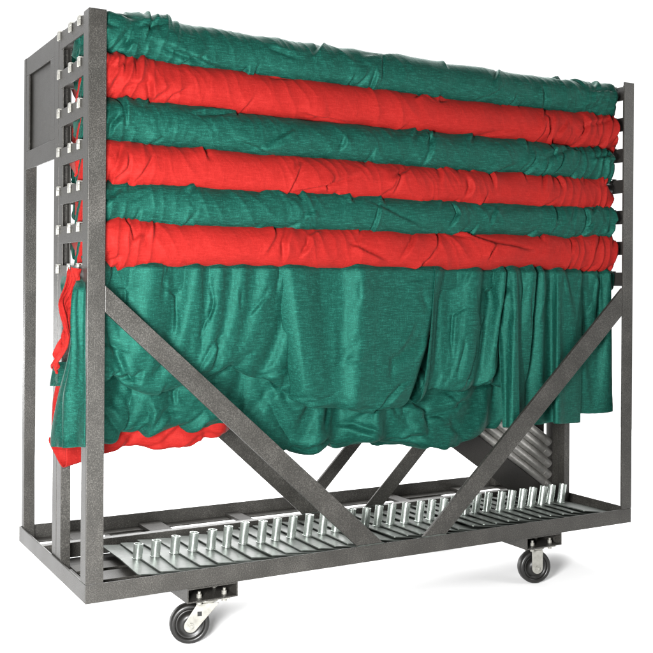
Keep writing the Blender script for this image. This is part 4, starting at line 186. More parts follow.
CLOTH['hemA'] = (43, 17, (
2720,-3,4,1,0,1,0,0,1,0,-1,1,0,-1,1,0,-1,2734,4,-2,1,0,1,0,-1,1,0,-1,1,-1,0,-1,0,-1,2748,2,1,0,1,0,0,0,0,-1,-1,0,-2,0,-1,-1,1,2761,3,1,0,1,-1,-1,-2,0,-2,0,-1,-1,1,0,0,1,
2774,5,0,-2,-2,0,-2,0,0,0,0,1,0,1,0,0,0,2786,5,-3,-2,0,1,-1,1,1,-1,1,-1,1,0,0,-1,1,2800,2,-1,1,-1,1,-1,1,-1,1,0,-1,1,0,-1,1,0,2814,2,-1,1,-1,1,-1,1,0,-1,1,0,-1,1,0,-1,1,
2829,0,0,0,1,1,-1,0,0,1,-1,1,-1,1,0,-1,1,2845,-2,0,1,0,0,1,0,0,1,-1,1,0,0,-1,1,0,2862,-2,0,1,-1,1,0,0,0,0,1,-1,0,1,0,0,-1,2880,-2,0,2,-1,0,0,0,0,1,-1,0,0,1,-1,1,-1,
2900,-3,1,2,0,0,0,-1,1,-1,1,-1,1,-1,1,-1,1,2920,-4,4,1,0,-1,0,0,0,0,-1,1,0,-1,1,-1,1,2940,-1,3,-1,0,-1,0,-1,1,0,-1,1,-1,1,-1,1,-1,2959,1,-3,2,0,1,-1,0,1,-1,0,0,-1,1,-1,1,-1,
2977,0,-1,1,0,0,0,-1,1,-1,1,-1,1,0,-1,0,1,2994,1,-2,0,1,-1,0,1,-1,0,1,0,-1,1,-1,1,0,3011,1,-1,0,-1,1,0,0,1,-1,0,1,-1,0,0,0,0,3027,2,-2,0,-1,2,-1,2,0,0,0,0,0,-1,1,0,-1,
3044,2,0,0,0,0,0,0,0,0,1,0,-1,1,-1,1,0,3060,1,2,0,0,-1,1,0,-1,1,0,-1,1,0,0,0,0,3076,4,-3,1,1,0,0,0,0,0,1,-1,0,1,-1,1,0,3094,6,-4,2,0,0,-1,1,0,0,0,0,0,0,1,-1,0,
3114,7,-2,0,0,-1,1,0,-1,0,1,-1,0,1,-1,0,0,3134,7,-1,0,-1,0,0,-1,1,-1,0,-1,1,-1,0,-1,1,3155,8,-2,-1,-1,0,-1,-1,0,0,-1,0,-1,0,0,0,-1,3176,5,-3,-1,-1,0,-1,1,-2,1,0,-1,1,-1,1,-1,1,
3198,-4,0,2,-1,1,0,0,0,0,0,0,0,0,1,-1,0,3220,-5,1,1,0,1,-1,1,0,-1,1,0,-1,1,0,-1,1,3241,-4,0,0,1,0,0,1,0,0,0,-1,1,0,0,0,-1,3261,-2,-1,0,-1,1,1,-1,0,1,-1,1,0,1,-1,0,-1,
3280,-3,6,-5,-2,1,1,-1,1,-1,0,1,0,0,0,0,0,3298,-3,3,3,-5,-1,0,1,0,-1,1,0,-1,1,0,0,0,3315,-3,2,2,0,-3,0,-1,1,-1,1,0,0,-1,1,0,0,3331,-2,0,2,2,-3,-1,-1,1,0,-1,1,0,0,-1,1,0,
3345,1,-3,3,0,-1,-2,-1,1,0,-1,1,0,0,0,-1,1,3359,4,-5,2,-1,0,-2,0,0,-1,1,0,0,0,0,-1,1,3372,5,-5,1,-1,-1,0,-1,0,0,0,0,0,0,0,-1,1,3386,3,-1,-1,-2,0,0,0,-1,0,0,0,0,0,0,0,-1,
3399,3,-1,-2,0,-1,0,0,-1,0,1,-2,1,0,0,0,0,3413,2,-1,0,-1,-1,0,0,-1,1,-1,0,0,0,0,0,0,3426,1,1,-2,0,0,-1,0,0,0,-1,0,1,-1,0,0,0,116,3,-1,-1,0,-1,-1,0,0,0,0,0,0,1,0,0,-2,
136,-2,1,-1,-1,1,0,-1,1,0,0,0,0,-1,0,0,0,130,-4,1,-1,1,1,0,0,-1,1,-1,0,-1,1,-1,1,-1,105,-4,1,1,-1,1,-1,0,0,-1,0,1,0,0,0,0,0,79,-3,1,-1,-1,1,-1,1,-1,1,1,-1,2,-1,1,0,1,
61,-3,-1,0,0,1,1,0,1,1,0,0,0,1,0,-1,0,53,-5,2,0,1,1,1,-1,1,0,0,0,0,0,0,1,-1,52,-5,3,0,1,1,-1,0,1,-1,1,0,0,-1,1,0,0,55,0,-1,0,0,1,-1,1,-1,1,0,-1,1,0,0,0,-1,
62,1,0,0,-1,1,-1,0,0,0,0,0,-1,1,0,0,-1,70,0,0,1,1,-1,1,-1,0,0,0,-1,1,-1,0,0,0,82,1,-2,1,0,1,-1,1,0,0,-1,1,0,0,-1,1,0,95,3,-3,-1,0,0,0,1,0,0,0,0,0,1,-1,0,1,
112,3,-6,0,1,1,0,0,0,1,0,0,0,0,0,0,0,129,-2,-5,4,2,1,-1,0,1,0,0,0,0,1,-1,0,0,146,-9,4,5,0,0,-1,1,0,-1,1,0,0,0,0,0,1,156,-10,-1,13,0,-1,0,1,-1,0,-1,0,1,-1,0,0,0,
154,-8,-2,13,1,-1,0,-1,0,-1,-1,1,-1,0,0,-1,1,133,-3,1,5,-1,1,-1,1,-1,0,-1,0,0,0,-1,0,-1,100,0,1,1,0,-1,1,1,-1,1,0,-1,1,-1,1,0,0,69,2,1,-1,1,0,0,0,1,-1,0,1,0,0,0,0,2,
59,4,0,0,0,0,0,0,0,0,0,0,-1,1,0,0,0,73,3,2,0,-1,0,0,0,0,-1,0,0,0,0,-1,1,-1,101,1,4,-2,0,0,0,0,-1,0,0,0,0,-1,0,0,-1,125,-1,3,0,-1,1,-1,0,0,0,0,0,-1,0,0,0,-1,
133,-1,1,0,0,1,-1,0,0,0,-1,0,0,-1,1,-1,0,123,0,0,-1,1,-2,1,0,-1,0,1,-1,0,0,1,0,-1,103,-1,-1,0,0,1,-1,1,0,0,0,0,0,1,-1,0,1,83,-4,1,1,0,1,-1,1,0,0,0,0,0,0,1,-1,0,
71,2,-2,-1,-2,1,-1,1,-1,1,0,0,0,1,-1,1,-1,73,-4,7,0,-2,-2,0,-2,0,0,0,0,0,1,-1,1,0,87,-13,6,8,4,-2,-1,-2,-1,0,-2,0,0,0,0,0,1,104,-14,-3,8,10,3,0,-1,0,-3,0,-1,-1,-1,0,0,-1,
118,-16,2,-3,9,8,4,0,-1,0,-2,0,-2,0,-1,-1,0,124,-23,17,-7,-1,8,8,2,-1,0,-1,0,-2,0,-1,-1,-1,119,-22,18,-2,-7,4,8,4,1,-2,0,0,-1,-1,0,-1,-1,109,-14,7,6,-8,-1,8,6,-2,1,-2,0,0,0,-2,1,-1,
97,-5,-1,3,-6,4,8,-1,0,0,-1,-1,1,-1,0,-1,1,88,0,-3,-4,3,6,0,-1,0,0,-1,0,0,0,0,0,0,83,2,-6,2,3,1,-1,-1,0,1,-1,0,0,0,-1,1,0,83,2,-4,3,0,0,-1,1,-1,0,0,0,0,-1,1,0,-1,
88,0,1,0,0,0,-1,0,0,0,-1,1,0,-1,0,1,-1,95,2,-1,0,0,-1,0,-1,1,-1,0,0,0,0,0,0,0,1659,-66,0,0,0,0,1,-1,0,0,1,-1,0,0,1,-1,0,1659,-65,-1,0,0,1,-1,0,0,1,-1,0,0,1,-1,0,0,
1661,-66,0,0,1,-1,0,0,1,-1,0,0,0,1,-1,0,0,1663,-66,0,0,1,-1,0,0,0,0,0,1,-1,0,0,0,1,1665,-66,0,0,0,0,0,1,-1,0,0,0,0,0,0,0,0,1667,-66,0,0,0,0,-1,1,0,0,0,0,0,0,0,0,1,
1668,-66,0,-1,1,0,0,0,-1,1,0,0,0,0,0,1,-1,1669,-67,1,0,-1,1,0,0,0,0,0,-1,1,1,-1,0,0,1669,-67,1,0,-1,1,0,0,0,0,-1,1,0,0,0,0,1,1668,-66,0,-1,1,0,0,0,-1,1,0,0,0,0,0,0,0,
1668,-67,1,0,0,0,-1,1,0,0,0,0,0,0,0,-1,1,1667,-66,0,0,-1,1,0,0,0,0,-1,1,0,0,0,0,0,1666,-66,0,0,0,0,0,0,-1,1,0,0,0,0,-1,1,0,1666,-66,0,0,0,0,-1,1,0,0,-1,1,0,0,0,0,0,
1666,-66,0,0,0,-1,1,0,0,-1,1,0,0,-1,1,0,0,1666,-66,0,0,0,-1,1,-1,1,0,0,-1,1,0,0,0,-1,1665,-65,-1,0,0,-1,1,-1,1,0,-1,1,0,0,-1,1,0,1665,-65,-1,0,-1,1,0,-1,1,-1,1,0,-1,1,0,0,-1,
1665,-65,-2,1,0,-1,1,0,-1,1,0,-1,1,0,-1,1,0,1665,-66,0,-1,1,-1,1,0,-1,1,0,0,-1,1,0,0,0,1664,-66,0,-1,1,0,0,-1,1,0,0,0,-1,1,0,0,0,1664,-66,0,0,0,-1,1,0,0,0,0,-1,1,0,0,0,0,
1665,-65,-1,-1,1,0,0,0,-1,1,0,0,0,-1,1,0,0,1667,-65,-1,0,0,-1,1,0,0,-1,1,0,0,-1,1,0,0,1670,-65,-1,-1,1,0,-1,1,0,-1,1,0,0,-1,1,0,0,1673,-66,0,-1,1,-1,1,0,-1,1,-1,1,0,-1,1,0,0,
1676,-67,1,-1,0,1,-1,1,-1,1,-1,1,-1,1,0,-1,1,1678,-67,0,0,1,-1,0,1,-1,0,1,-1,1,0,-1,1,0,1679,-67,0,0,0,0,0,1,-1,1,-1,1,-1,1,-1,1,0,1678,-67,0,0,0,0,1,-1,1,-1,0,1,0,-1,1,-1,1,
1675,-66,-1,1,-1,0,0,1,-1,1,-1,1,-1,1,0,-1,1,1671,-65,-1,0,-1,1,-1,1,-1,1,-1,1,-1,1,-1,1,0,1666,-65,1,-1,-1,-1,1,-1,1,-1,1,-1,1,-1,1,0,-1,1662,-64,-1,2,-3,0,-1,1,0,-1,1,-1,1,-1,1,0,-1,
1659,-62,-3,0,1,-2,-1,1,0,-1,1,0,-1,1,-1,1,0,1658,-61,-5,1,0,0,-1,-1,1,0,-1,1,-1,1,0,-1,1,1658,-61,-4,-1,1,-1,0,0,-1,1,0,-1,1,-1,1,-1,1,1660,-63,-1,-2,0,0,0,-1,1,-1,1,-1,1,0,-1,1,-1,
1663,-64,-1,-1,0,-1,1,-1,0,1,-1,1,-1,1,-1,1,0,1666,-65,-1,-1,1,-1,0,1,-1,0,1,-1,1,-1,1,-1,1,1668,-66,-1,0,1,-1,0,0,1,-1,0,1,-1,1,-1,1,-1,1670,-67,0,0,0,0,0,0,0,1,-1,0,1,-1,1,-1,1,
1671,-68,1,0,0,0,0,0,0,0,1,-1,0,1,-1,1,-1,
))
CLOTH['hemB'] = (26, 16, (
3320,0,-2,0,1,-1,1,0,0,0,0,1,-1,1,0,-1,3336,-2,2,-1,0,0,0,1,-1,0,1,-1,1,-1,1,-1,3350,0,0,-1,0,1,-1,0,1,-1,0,0,1,-1,0,0,3364,0,0,-1,0,1,-1,0,0,0,0,0,0,0,0,0,
3380,-1,0,-1,2,-1,0,0,0,0,0,0,0,0,0,0,3396,-1,0,-1,0,0,0,1,0,0,0,1,-1,1,-1,1,3414,-3,0,0,0,0,0,0,1,-1,2,-1,1,0,1,-1,3432,-4,1,-1,1,-1,1,0,0,0,0,0,-1,1,1,-1,
3450,-5,0,2,0,0,0,0,-1,1,0,0,0,0,-1,0,3470,-7,2,2,0,-1,1,0,0,1,-1,0,0,-1,1,0,3491,-8,3,1,-1,3,-1,1,-2,1,1,-1,1,-1,-1,1,3507,-8,3,0,2,-1,0,2,0,0,-1,0,1,-1,0,0,
3520,-9,5,-2,2,2,-2,1,1,0,0,-1,1,0,-1,0,3532,-9,8,-5,0,4,0,-1,0,1,0,1,-2,1,-1,0,3546,-5,3,-1,-3,3,1,0,1,-2,1,0,0,0,0,-1,3564,-3,1,-1,0,0,0,0,1,2,-1,-1,0,0,1,-2,
3580,-3,-1,2,-1,1,0,-1,3,0,-1,1,-2,0,0,-1,3595,-8,6,3,0,0,0,-1,1,-1,-1,-1,-1,1,2,0,3608,0,2,0,-1,0,-1,0,-1,0,-1,0,1,2,1,0,3622,2,0,-3,0,1,0,-1,1,-1,1,0,2,0,1,-1,
3636,-3,1,2,2,-1,0,0,1,0,0,1,-1,1,0,-1,3648,3,-6,6,0,0,0,0,0,-1,1,0,-1,0,2,-1,3659,4,0,1,-2,0,1,-2,1,-1,0,1,0,0,1,-1,3669,7,-3,-1,-1,2,-2,1,0,0,-1,-1,3,-3,5,-4,
3679,6,-3,-1,1,-1,0,0,1,0,0,-1,0,2,0,1,3690,1,0,1,-1,1,0,0,0,0,0,1,0,0,0,1,124,-2,2,0,1,-1,0,0,-1,1,-1,1,-1,1,-1,0,137,-1,-1,1,0,1,-1,1,-1,0,0,0,1,0,-1,1,
146,-5,-1,4,2,-1,1,0,0,0,0,1,-1,0,1,-1,151,-11,3,8,0,1,0,0,0,0,1,-1,0,-1,1,0,152,-10,2,10,-1,1,-1,1,-1,0,1,-1,0,-1,1,0,152,-11,4,6,1,0,1,0,0,1,0,-1,1,-1,1,-1,
151,-12,5,4,1,0,1,0,1,0,1,0,1,-1,1,-1,149,-9,3,5,0,0,-1,-1,-1,1,1,0,1,0,2,-1,148,-11,3,6,1,3,-1,0,-2,-2,0,-1,0,1,0,1,147,-8,4,0,-1,1,3,2,0,1,-2,-1,-1,-2,0,0,
146,-8,4,7,-5,-3,-1,1,2,3,2,1,-2,-3,-1,-2,144,-7,1,6,5,-5,-3,-3,0,1,2,4,1,-1,-2,-4,139,-8,8,-6,10,1,-3,-5,-2,-2,1,2,4,2,-1,-6,128,-7,11,-6,-1,9,-1,-2,-4,-3,-3,0,2,4,2,-5,
111,-2,5,-3,-1,4,2,1,-1,-3,-4,-5,0,1,2,0,94,1,1,0,0,2,0,0,2,0,-2,-6,-5,1,-1,-3,99,1,2,0,0,1,1,0,-5,1,-2,1,-7,1,-1,-3,125,1,2,-1,-1,0,-2,-1,-2,-1,-1,0,-2,1,2,4,
152,-9,3,6,-3,-2,-1,-1,0,0,0,-1,2,4,2,6,155,-15,7,4,-3,0,0,0,1,-1,0,2,4,1,3,5,136,-14,5,1,2,0,0,0,1,1,2,2,2,1,1,3,109,-7,-5,7,1,0,2,1,1,0,1,0,3,-2,-1,5,
89,-3,-2,3,2,0,1,0,0,1,-1,-1,2,-1,-1,2,83,1,-1,1,1,-1,0,0,0,0,0,1,-2,3,-5,3,92,1,1,1,-2,1,-1,0,0,1,-2,2,-1,0,-3,2,110,3,0,-1,0,0,-1,0,0,0,0,0,1,-2,-1,-3,
1673,-67,-1,1,0,0,-1,1,0,0,0,-1,1,0,0,0,1673,-68,1,0,0,-1,1,0,0,0,-1,1,0,0,0,0,1672,-67,0,0,-1,1,0,0,0,-1,1,0,0,0,0,0,1672,-67,0,0,-1,1,0,0,-1,1,0,0,0,0,0,0,
1671,-66,-1,0,-1,1,0,-1,1,0,0,0,0,0,-1,1,1671,-66,-2,1,0,0,-1,1,0,0,0,-1,1,0,0,0,1671,-67,0,0,-1,1,0,-1,1,0,0,0,0,0,-1,1,1670,-67,0,0,-1,1,0,-1,1,0,0,0,0,0,0,0,
1669,-67,0,0,-1,1,0,-1,1,0,0,0,0,0,0,0,1666,-66,-1,0,0,0,-1,1,0,0,-1,1,0,0,0,0,1664,-66,-1,0,0,0,0,0,0,-1,1,0,0,0,0,0,1661,-65,-2,1,-1,0,-1,1,0,0,0,0,0,0,0,0,
1660,-66,0,-1,1,-1,-1,1,0,0,0,0,0,0,0,0,1660,-66,-1,0,0,0,0,0,0,0,0,0,0,0,0,0,1659,-66,-1,0,0,0,0,0,0,0,0,0,0,0,0,0,1659,-67,-1,1,0,0,0,0,0,0,0,1,-1,0,0,1,
1658,-67,0,0,0,0,0,0,0,0,0,0,0,0,1,-1,1658,-66,-1,0,0,0,-1,1,0,0,0,0,1,-1,0,1,1658,-66,0,-1,0,0,0,0,0,0,0,0,0,0,0,0,1658,-64,-3,0,0,0,0,0,0,0,0,0,0,-1,1,1,
1659,-63,-4,0,0,0,0,0,0,0,-1,1,0,-1,1,0,1662,-64,-2,-1,0,0,-1,1,-1,1,0,-1,1,0,0,0,1666,-65,-2,0,0,-1,1,-1,1,-1,1,-1,1,0,0,1,1669,-66,-2,1,-1,1,-1,1,-1,1,-1,1,0,0,0,1,
1672,-68,0,1,-1,0,1,-1,1,-1,1,-1,1,0,0,1,1673,-68,0,0,0,1,-1,0,1,-1,1,-1,1,0,-1,1,
))
CLOTH['hemC'] = (15, 14, (
3600,5,-12,11,-8,0,-5,0,-1,2,1,5,-2,-3,3613,-2,-1,7,-7,-4,-5,0,4,1,1,-1,4,-1,3628,-9,4,12,-11,-5,-2,0,3,2,0,-2,5,0,3639,-15,12,3,-2,-7,-1,0,1,3,0,1,5,-5,
3648,-14,12,3,-4,-8,1,0,3,1,-1,0,4,-9,3656,-2,3,-6,-2,-1,1,0,-2,0,2,0,0,-12,3665,-1,1,-8,0,0,0,3,-5,1,3,1,-8,0,3673,2,-5,-5,0,-1,2,2,-5,1,3,0,-7,3,
3681,4,-10,0,-3,0,-1,3,2,-5,6,-4,-5,1,3691,-1,-5,-1,-2,0,3,-2,0,-1,0,3,-4,2,3704,-5,-4,1,0,2,0,-4,2,-2,1,3,-2,-3,3718,-7,0,-1,0,0,-1,2,-2,-1,1,-1,-1,2,
3733,-9,2,0,-1,0,0,-1,0,-2,0,-1,-1,4,3745,-7,0,0,-1,0,0,0,-1,-2,-2,-1,1,0,3756,-3,-3,-2,1,-1,-1,0,0,-2,-1,-1,-3,-6,145,-19,31,6,-4,-1,-2,7,3,4,2,1,0,-6,
145,-15,21,14,0,-4,-3,5,4,2,3,2,-1,-6,141,-13,17,18,-4,-3,1,3,3,4,4,-1,1,-3,130,-8,8,25,-7,-4,3,1,5,4,4,-1,0,1,127,2,-4,23,-2,-3,2,1,3,4,5,2,-1,-1,
149,-10,2,18,6,2,3,0,1,1,5,5,7,3,155,-11,4,20,3,2,1,3,0,3,1,5,3,5,146,-3,-3,19,3,3,5,-2,1,-5,8,6,3,4,141,1,-7,18,4,1,5,0,5,-9,9,5,4,-1,
139,-4,10,8,3,1,-4,4,6,7,-2,3,3,-3,137,-6,10,11,2,4,0,-1,1,2,13,-5,-1,-2,135,2,-3,14,3,2,1,2,-2,6,7,-3,-1,1,133,5,-5,14,3,0,0,0,2,5,3,-1,1,2,
139,-1,5,12,0,0,1,0,1,2,2,3,0,1,152,-13,21,9,-1,0,2,-1,2,0,0,0,0,-1,1667,-69,1,-2,0,0,-1,1,1,1,1,-1,2,0,1667,-68,-1,0,0,-2,2,-1,2,0,1,1,-2,1,
1667,-69,-1,3,-4,1,0,1,0,3,0,0,-1,0,1667,-70,-1,3,-2,0,0,0,2,1,1,1,-1,2,1667,-70,0,1,-1,0,0,1,0,2,2,1,0,6,1667,-70,-1,0,0,1,0,1,1,0,1,2,8,5,
1667,-71,2,-2,1,0,0,1,1,1,0,1,4,5,1667,-72,3,-2,1,0,3,-2,1,-1,1,3,3,3,1666,-71,2,-3,2,0,1,0,2,-1,1,1,5,-1,1664,-69,0,-1,0,0,-1,1,2,4,-1,0,3,-3,
1662,-67,-4,1,0,1,-1,1,0,3,4,-3,0,-1,1662,-68,-3,0,1,0,0,1,0,3,2,-2,0,1,1663,-69,-3,2,-1,1,0,0,1,2,0,2,-1,0,1665,-71,-1,2,-1,1,-1,1,1,0,1,2,-1,1,
1666,-72,0,1,1,0,-1,2,-1,1,0,0,1,2,
))
CLOTH['red'] = (31, 21, (
-40,2,0,0,-1,1,0,0,0,0,-1,1,0,0,0,-6,-4,-1,1,1,1,-5,1,1,0,0,0,0,0,1,-1,0,-1,1,0,1,-8,-6,-1,0,5,1,38,1,1,0,0,0,0,-1,1,0,1,-1,0,1,-1,-8,-6,-1,0,3,4,88,2,-1,0,0,0,0,0,0,0,0,0,2,2,1,-13,-6,-1,2,-1,-17,
137,1,-1,1,0,0,1,-1,0,1,-1,0,0,1,6,-17,-3,-2,-4,-13,-17,181,0,-1,2,-1,1,1,-1,1,-1,0,1,0,-1,2,-8,-9,1,-6,-11,-3,222,-1,1,-1,1,0,0,1,1,0,0,0,1,-2,1,-7,-9,1,-4,-8,0,261,0,0,-1,1,0,0,0,1,0,1,0,1,0,-1,-9,-5,0,-3,-7,-2,
299,0,0,-1,1,0,-1,1,0,0,3,1,-1,0,-2,-9,-2,0,-3,-7,-16,337,-1,1,-1,1,-1,1,-1,1,0,1,1,4,-1,-4,-9,0,-1,-1,-4,-8,378,-1,1,-1,1,0,-1,1,-1,1,0,0,1,11,-11,-8,1,0,0,-1,-1,429,-1,1,-1,1,0,0,0,0,0,0,0,0,4,0,-5,-2,-1,2,3,3,
491,-1,1,-1,1,-1,1,0,0,0,1,0,-1,2,1,1,-6,-1,4,6,20,547,-1,1,-1,1,-1,1,0,0,0,1,0,0,0,3,0,-5,-1,6,7,7,588,0,0,-1,1,-1,1,0,-1,1,1,0,1,-1,3,-1,-3,0,6,8,4,621,0,0,1,-1,1,-1,0,0,-1,1,1,0,2,-1,-1,0,2,4,11,4,
655,-1,1,-1,1,0,1,-1,1,2,-3,0,1,2,-2,1,-1,3,5,10,16,695,-2,3,0,1,0,-2,0,0,1,1,-2,0,2,-1,-2,5,2,2,11,5,739,-6,5,1,1,0,2,1,0,-3,-1,1,1,0,-3,0,5,4,0,11,4,783,-3,4,2,-1,-1,0,-1,1,1,2,-1,-1,-6,-3,12,-2,9,-1,5,10,
824,-1,2,-1,0,2,-1,2,-1,-1,-1,1,5,-10,-5,16,-1,7,-1,4,16,862,2,1,-1,0,1,-1,-1,0,1,-1,-2,0,-4,-3,12,11,-1,-2,1,18,901,3,0,-1,1,-1,0,1,0,-1,-1,-2,-1,-5,-1,13,8,3,-3,-2,16,943,2,-1,1,-1,0,1,0,0,0,-1,0,-2,-3,-4,19,2,0,1,-2,9,
988,0,-1,0,1,-1,1,-1,1,0,1,1,1,-2,-2,11,6,-2,0,0,3,1033,-1,1,0,-1,1,-1,1,-1,0,0,0,2,5,0,-2,8,2,0,1,-15,1075,-2,1,0,0,1,0,0,0,0,-1,1,-1,8,3,-3,1,3,-1,-6,-13,1117,-3,0,1,-1,1,1,0,1,0,1,0,1,7,-4,5,-2,-2,-5,-14,1,
1158,-2,-1,1,-1,1,-1,1,0,1,1,2,4,2,-18,8,1,1,1,-4,-9,1199,-2,-1,1,0,-1,1,-1,1,0,1,2,7,-4,-15,4,2,1,0,0,1,1240,-2,-1,1,0,0,-1,1,0,-1,1,0,12,-15,-1,-1,-1,0,6,-1,-12,289,0,1,0,0,0,1,-1,1,1,0,1,1,2,4,17,-4,-8,-1,-1,0,
295,5,-5,1,0,-1,1,0,0,0,1,0,1,2,11,18,-5,-7,-4,-5,-34,310,3,-2,0,0,0,0,0,0,0,0,0,1,2,13,19,-6,-15,5,-16,-30,329,1,1,0,0,0,0,1,-1,1,0,-1,-1,-1,10,26,-23,-9,18,-18,-3,344,3,-1,-1,0,0,0,-1,0,0,1,2,3,5,-1,20,-28,0,7,-4,-2,
350,-3,2,2,1,1,1,0,-1,0,-1,-1,-1,7,18,-5,-20,-2,4,15,-19,344,1,-1,-1,-2,2,0,3,2,1,1,0,-1,1,16,-2,-19,-3,14,4,-20,333,2,1,0,0,-2,-1,-2,-2,1,6,3,1,2,15,-2,-18,-3,24,-21,-2,323,2,0,1,0,0,2,-1,0,-5,-5,1,10,6,14,-6,-9,-1,18,-30,-1,
320,0,0,2,0,1,0,1,1,1,1,-8,-6,15,19,-8,-12,9,9,-29,-9,328,-1,-1,0,1,1,2,1,1,1,1,2,-1,-2,24,-13,-20,23,6,-26,-14,339,-1,1,-1,-1,0,0,0,1,3,4,3,1,11,9,-23,-21,31,14,-29,-16,335,-1,2,0,1,-1,1,-1,-1,-3,0,6,7,10,16,-27,-23,21,28,-25,-19,
319,1,1,-1,1,1,0,0,2,0,-2,-5,1,15,23,-22,-22,5,33,-9,-25,321,0,-1,1,0,1,0,2,0,2,1,3,-7,3,31,-19,-18,-8,35,4,-34,345,-1,-2,0,0,0,0,0,2,3,2,3,5,-2,23,-10,-25,-16,40,12,-35,347,4,-1,-1,-2,-2,-2,0,-1,-2,7,3,1,12,17,-9,-21,-24,36,20,-28,
309,7,1,2,0,-1,-3,-3,-4,-4,-4,0,3,16,27,-13,-15,-22,17,30,-3,303,2,-4,4,3,3,3,1,0,-5,-5,-8,-9,13,40,-6,-27,-16,7,32,5,354,-3,-6,-1,1,0,4,5,7,5,3,-4,-11,5,27,2,-26,-30,11,32,9,369,-4,0,-1,-1,-1,-3,-1,0,9,8,6,7,5,0,6,-16,-34,4,34,5,
323,0,2,-1,0,2,-2,-1,-3,-5,1,9,11,11,3,-5,1,-25,-14,29,8,292,2,1,0,-1,1,1,-1,2,-2,-5,5,3,14,4,-6,-2,-2,-19,8,21,308,3,0,1,-1,0,0,1,-1,-1,2,-1,4,12,6,-22,4,-2,4,-9,23,340,3,1,-1,1,-1,1,0,0,1,0,-2,1,12,5,-17,-4,-1,0,2,11,
352,4,-1,-1,0,0,0,0,1,0,2,2,5,4,3,-8,-17,-1,-1,4,16,344,1,1,1,0,1,0,0,0,0,0,-2,1,10,14,-14,-20,8,0,2,0,332,2,-3,0,1,0,2,1,0,2,0,1,1,8,8,-4,-7,-3,0,-17,-7,325,4,-3,0,-2,0,-1,-1,1,3,2,5,3,13,-16,6,-2,-1,-1,0,-14,
321,4,-4,1,0,0,0,-1,0,-3,-4,5,18,13,-15,-5,3,0,0,0,-19,319,0,1,0,-1,1,0,0,1,-1,1,-3,-1,28,0,-2,-3,-5,-11,-11,0,1181,-43,0,0,0,0,0,0,0,0,1,-1,0,1,0,29,47,5,0,1,0,1183,-42,-2,1,0,0,-1,1,0,0,0,0,-1,2,1,27,42,8,1,3,-11,
1188,-44,1,-1,1,0,-1,1,-1,1,-1,1,0,0,3,28,38,11,-3,-9,-2,1193,-44,1,-1,1,-1,1,-1,1,0,-1,1,0,0,4,34,38,6,-8,-13,-7,1197,-43,-1,1,-1,1,0,-1,1,0,0,-1,2,1,4,41,33,3,-3,-10,-17,1199,-43,0,0,0,0,0,0,0,0,1,-1,0,3,11,37,31,1,-3,-17,-1,
1200,-43,1,-1,0,0,1,-1,0,1,0,0,-1,1,13,50,19,0,-10,-9,6,1201,-43,1,-1,1,0,-1,1,0,0,0,0,0,1,13,56,12,-1,-14,2,1,1202,-43,1,0,-1,1,0,0,0,1,-1,2,-2,2,14,59,6,-2,-12,9,-10,1202,-42,0,-1,1,0,0,0,0,0,1,1,1,0,16,56,7,-6,-7,9,-24,
1203,-43,1,-1,1,0,-1,1,0,0,0,0,1,10,13,48,11,-9,-6,10,-33,1203,-43,0,0,0,1,-1,0,0,0,1,0,0,10,23,38,9,-4,-12,16,-37,1204,-44,1,-1,0,1,-1,1,-1,1,0,0,1,4,28,45,4,0,-20,16,-24,1205,-45,1,0,0,0,0,0,0,0,1,-1,1,2,29,47,8,-1,-21,6,10,
1205,-44,-1,1,0,-1,1,-1,1,0,0,1,0,1,31,45,10,-3,-15,-8,18,1205,-44,-1,1,0,-1,1,0,0,-1,1,1,0,2,39,36,8,-8,-6,-16,20,1203,-44,1,-2,1,0,0,0,0,1,-1,0,0,5,38,35,6,-7,-1,-24,14,1198,-44,1,0,0,0,-1,1,-1,0,1,1,-2,4,29,43,10,-2,-2,-33,7,
1191,-43,1,-2,1,1,-1,2,-2,1,-1,0,2,4,26,35,19,-2,0,-31,-7,1186,-43,1,0,0,0,-1,1,-1,2,1,-1,0,15,32,10,23,-8,5,-18,-25,1184,-42,-1,1,0,0,1,0,0,0,-1,1,5,11,45,-5,19,-6,4,-10,-35,1185,-41,0,-1,1,-1,1,-1,1,1,0,-1,2,9,51,8,-3,7,1,-7,-38,
1188,-41,1,-1,0,1,-1,1,-1,1,0,-1,2,5,45,25,0,-3,2,-2,-36,1192,-40,0,0,1,-1,0,0,0,1,-1,0,1,5,41,29,1,0,-2,0,-25,1195,-39,1,-1,0,0,0,1,-1,0,1,-1,1,5,38,28,2,1,1,-1,-10,1197,-38,0,0,0,0,1,-1,0,1,-1,1,2,4,33,31,1,0,0,-1,-27,
1195,-36,-1,1,-1,1,0,-1,1,0,0,0,0,5,39,21,3,3,-3,-15,3,1192,-35,0,0,0,0,0,0,0,0,1,-1,1,11,41,8,5,2,-1,-6,-5,1188,-33,-1,0,1,-1,0,1,-1,0,1,0,2,19,38,4,1,1,1,-2,-5,1185,-32,-1,0,0,0,0,0,0,1,0,1,5,27,25,4,1,-1,1,-1,-16,
1183,-32,-1,0,1,-1,1,-1,1,-1,1,2,18,27,4,2,3,3,4,1,-5,
))
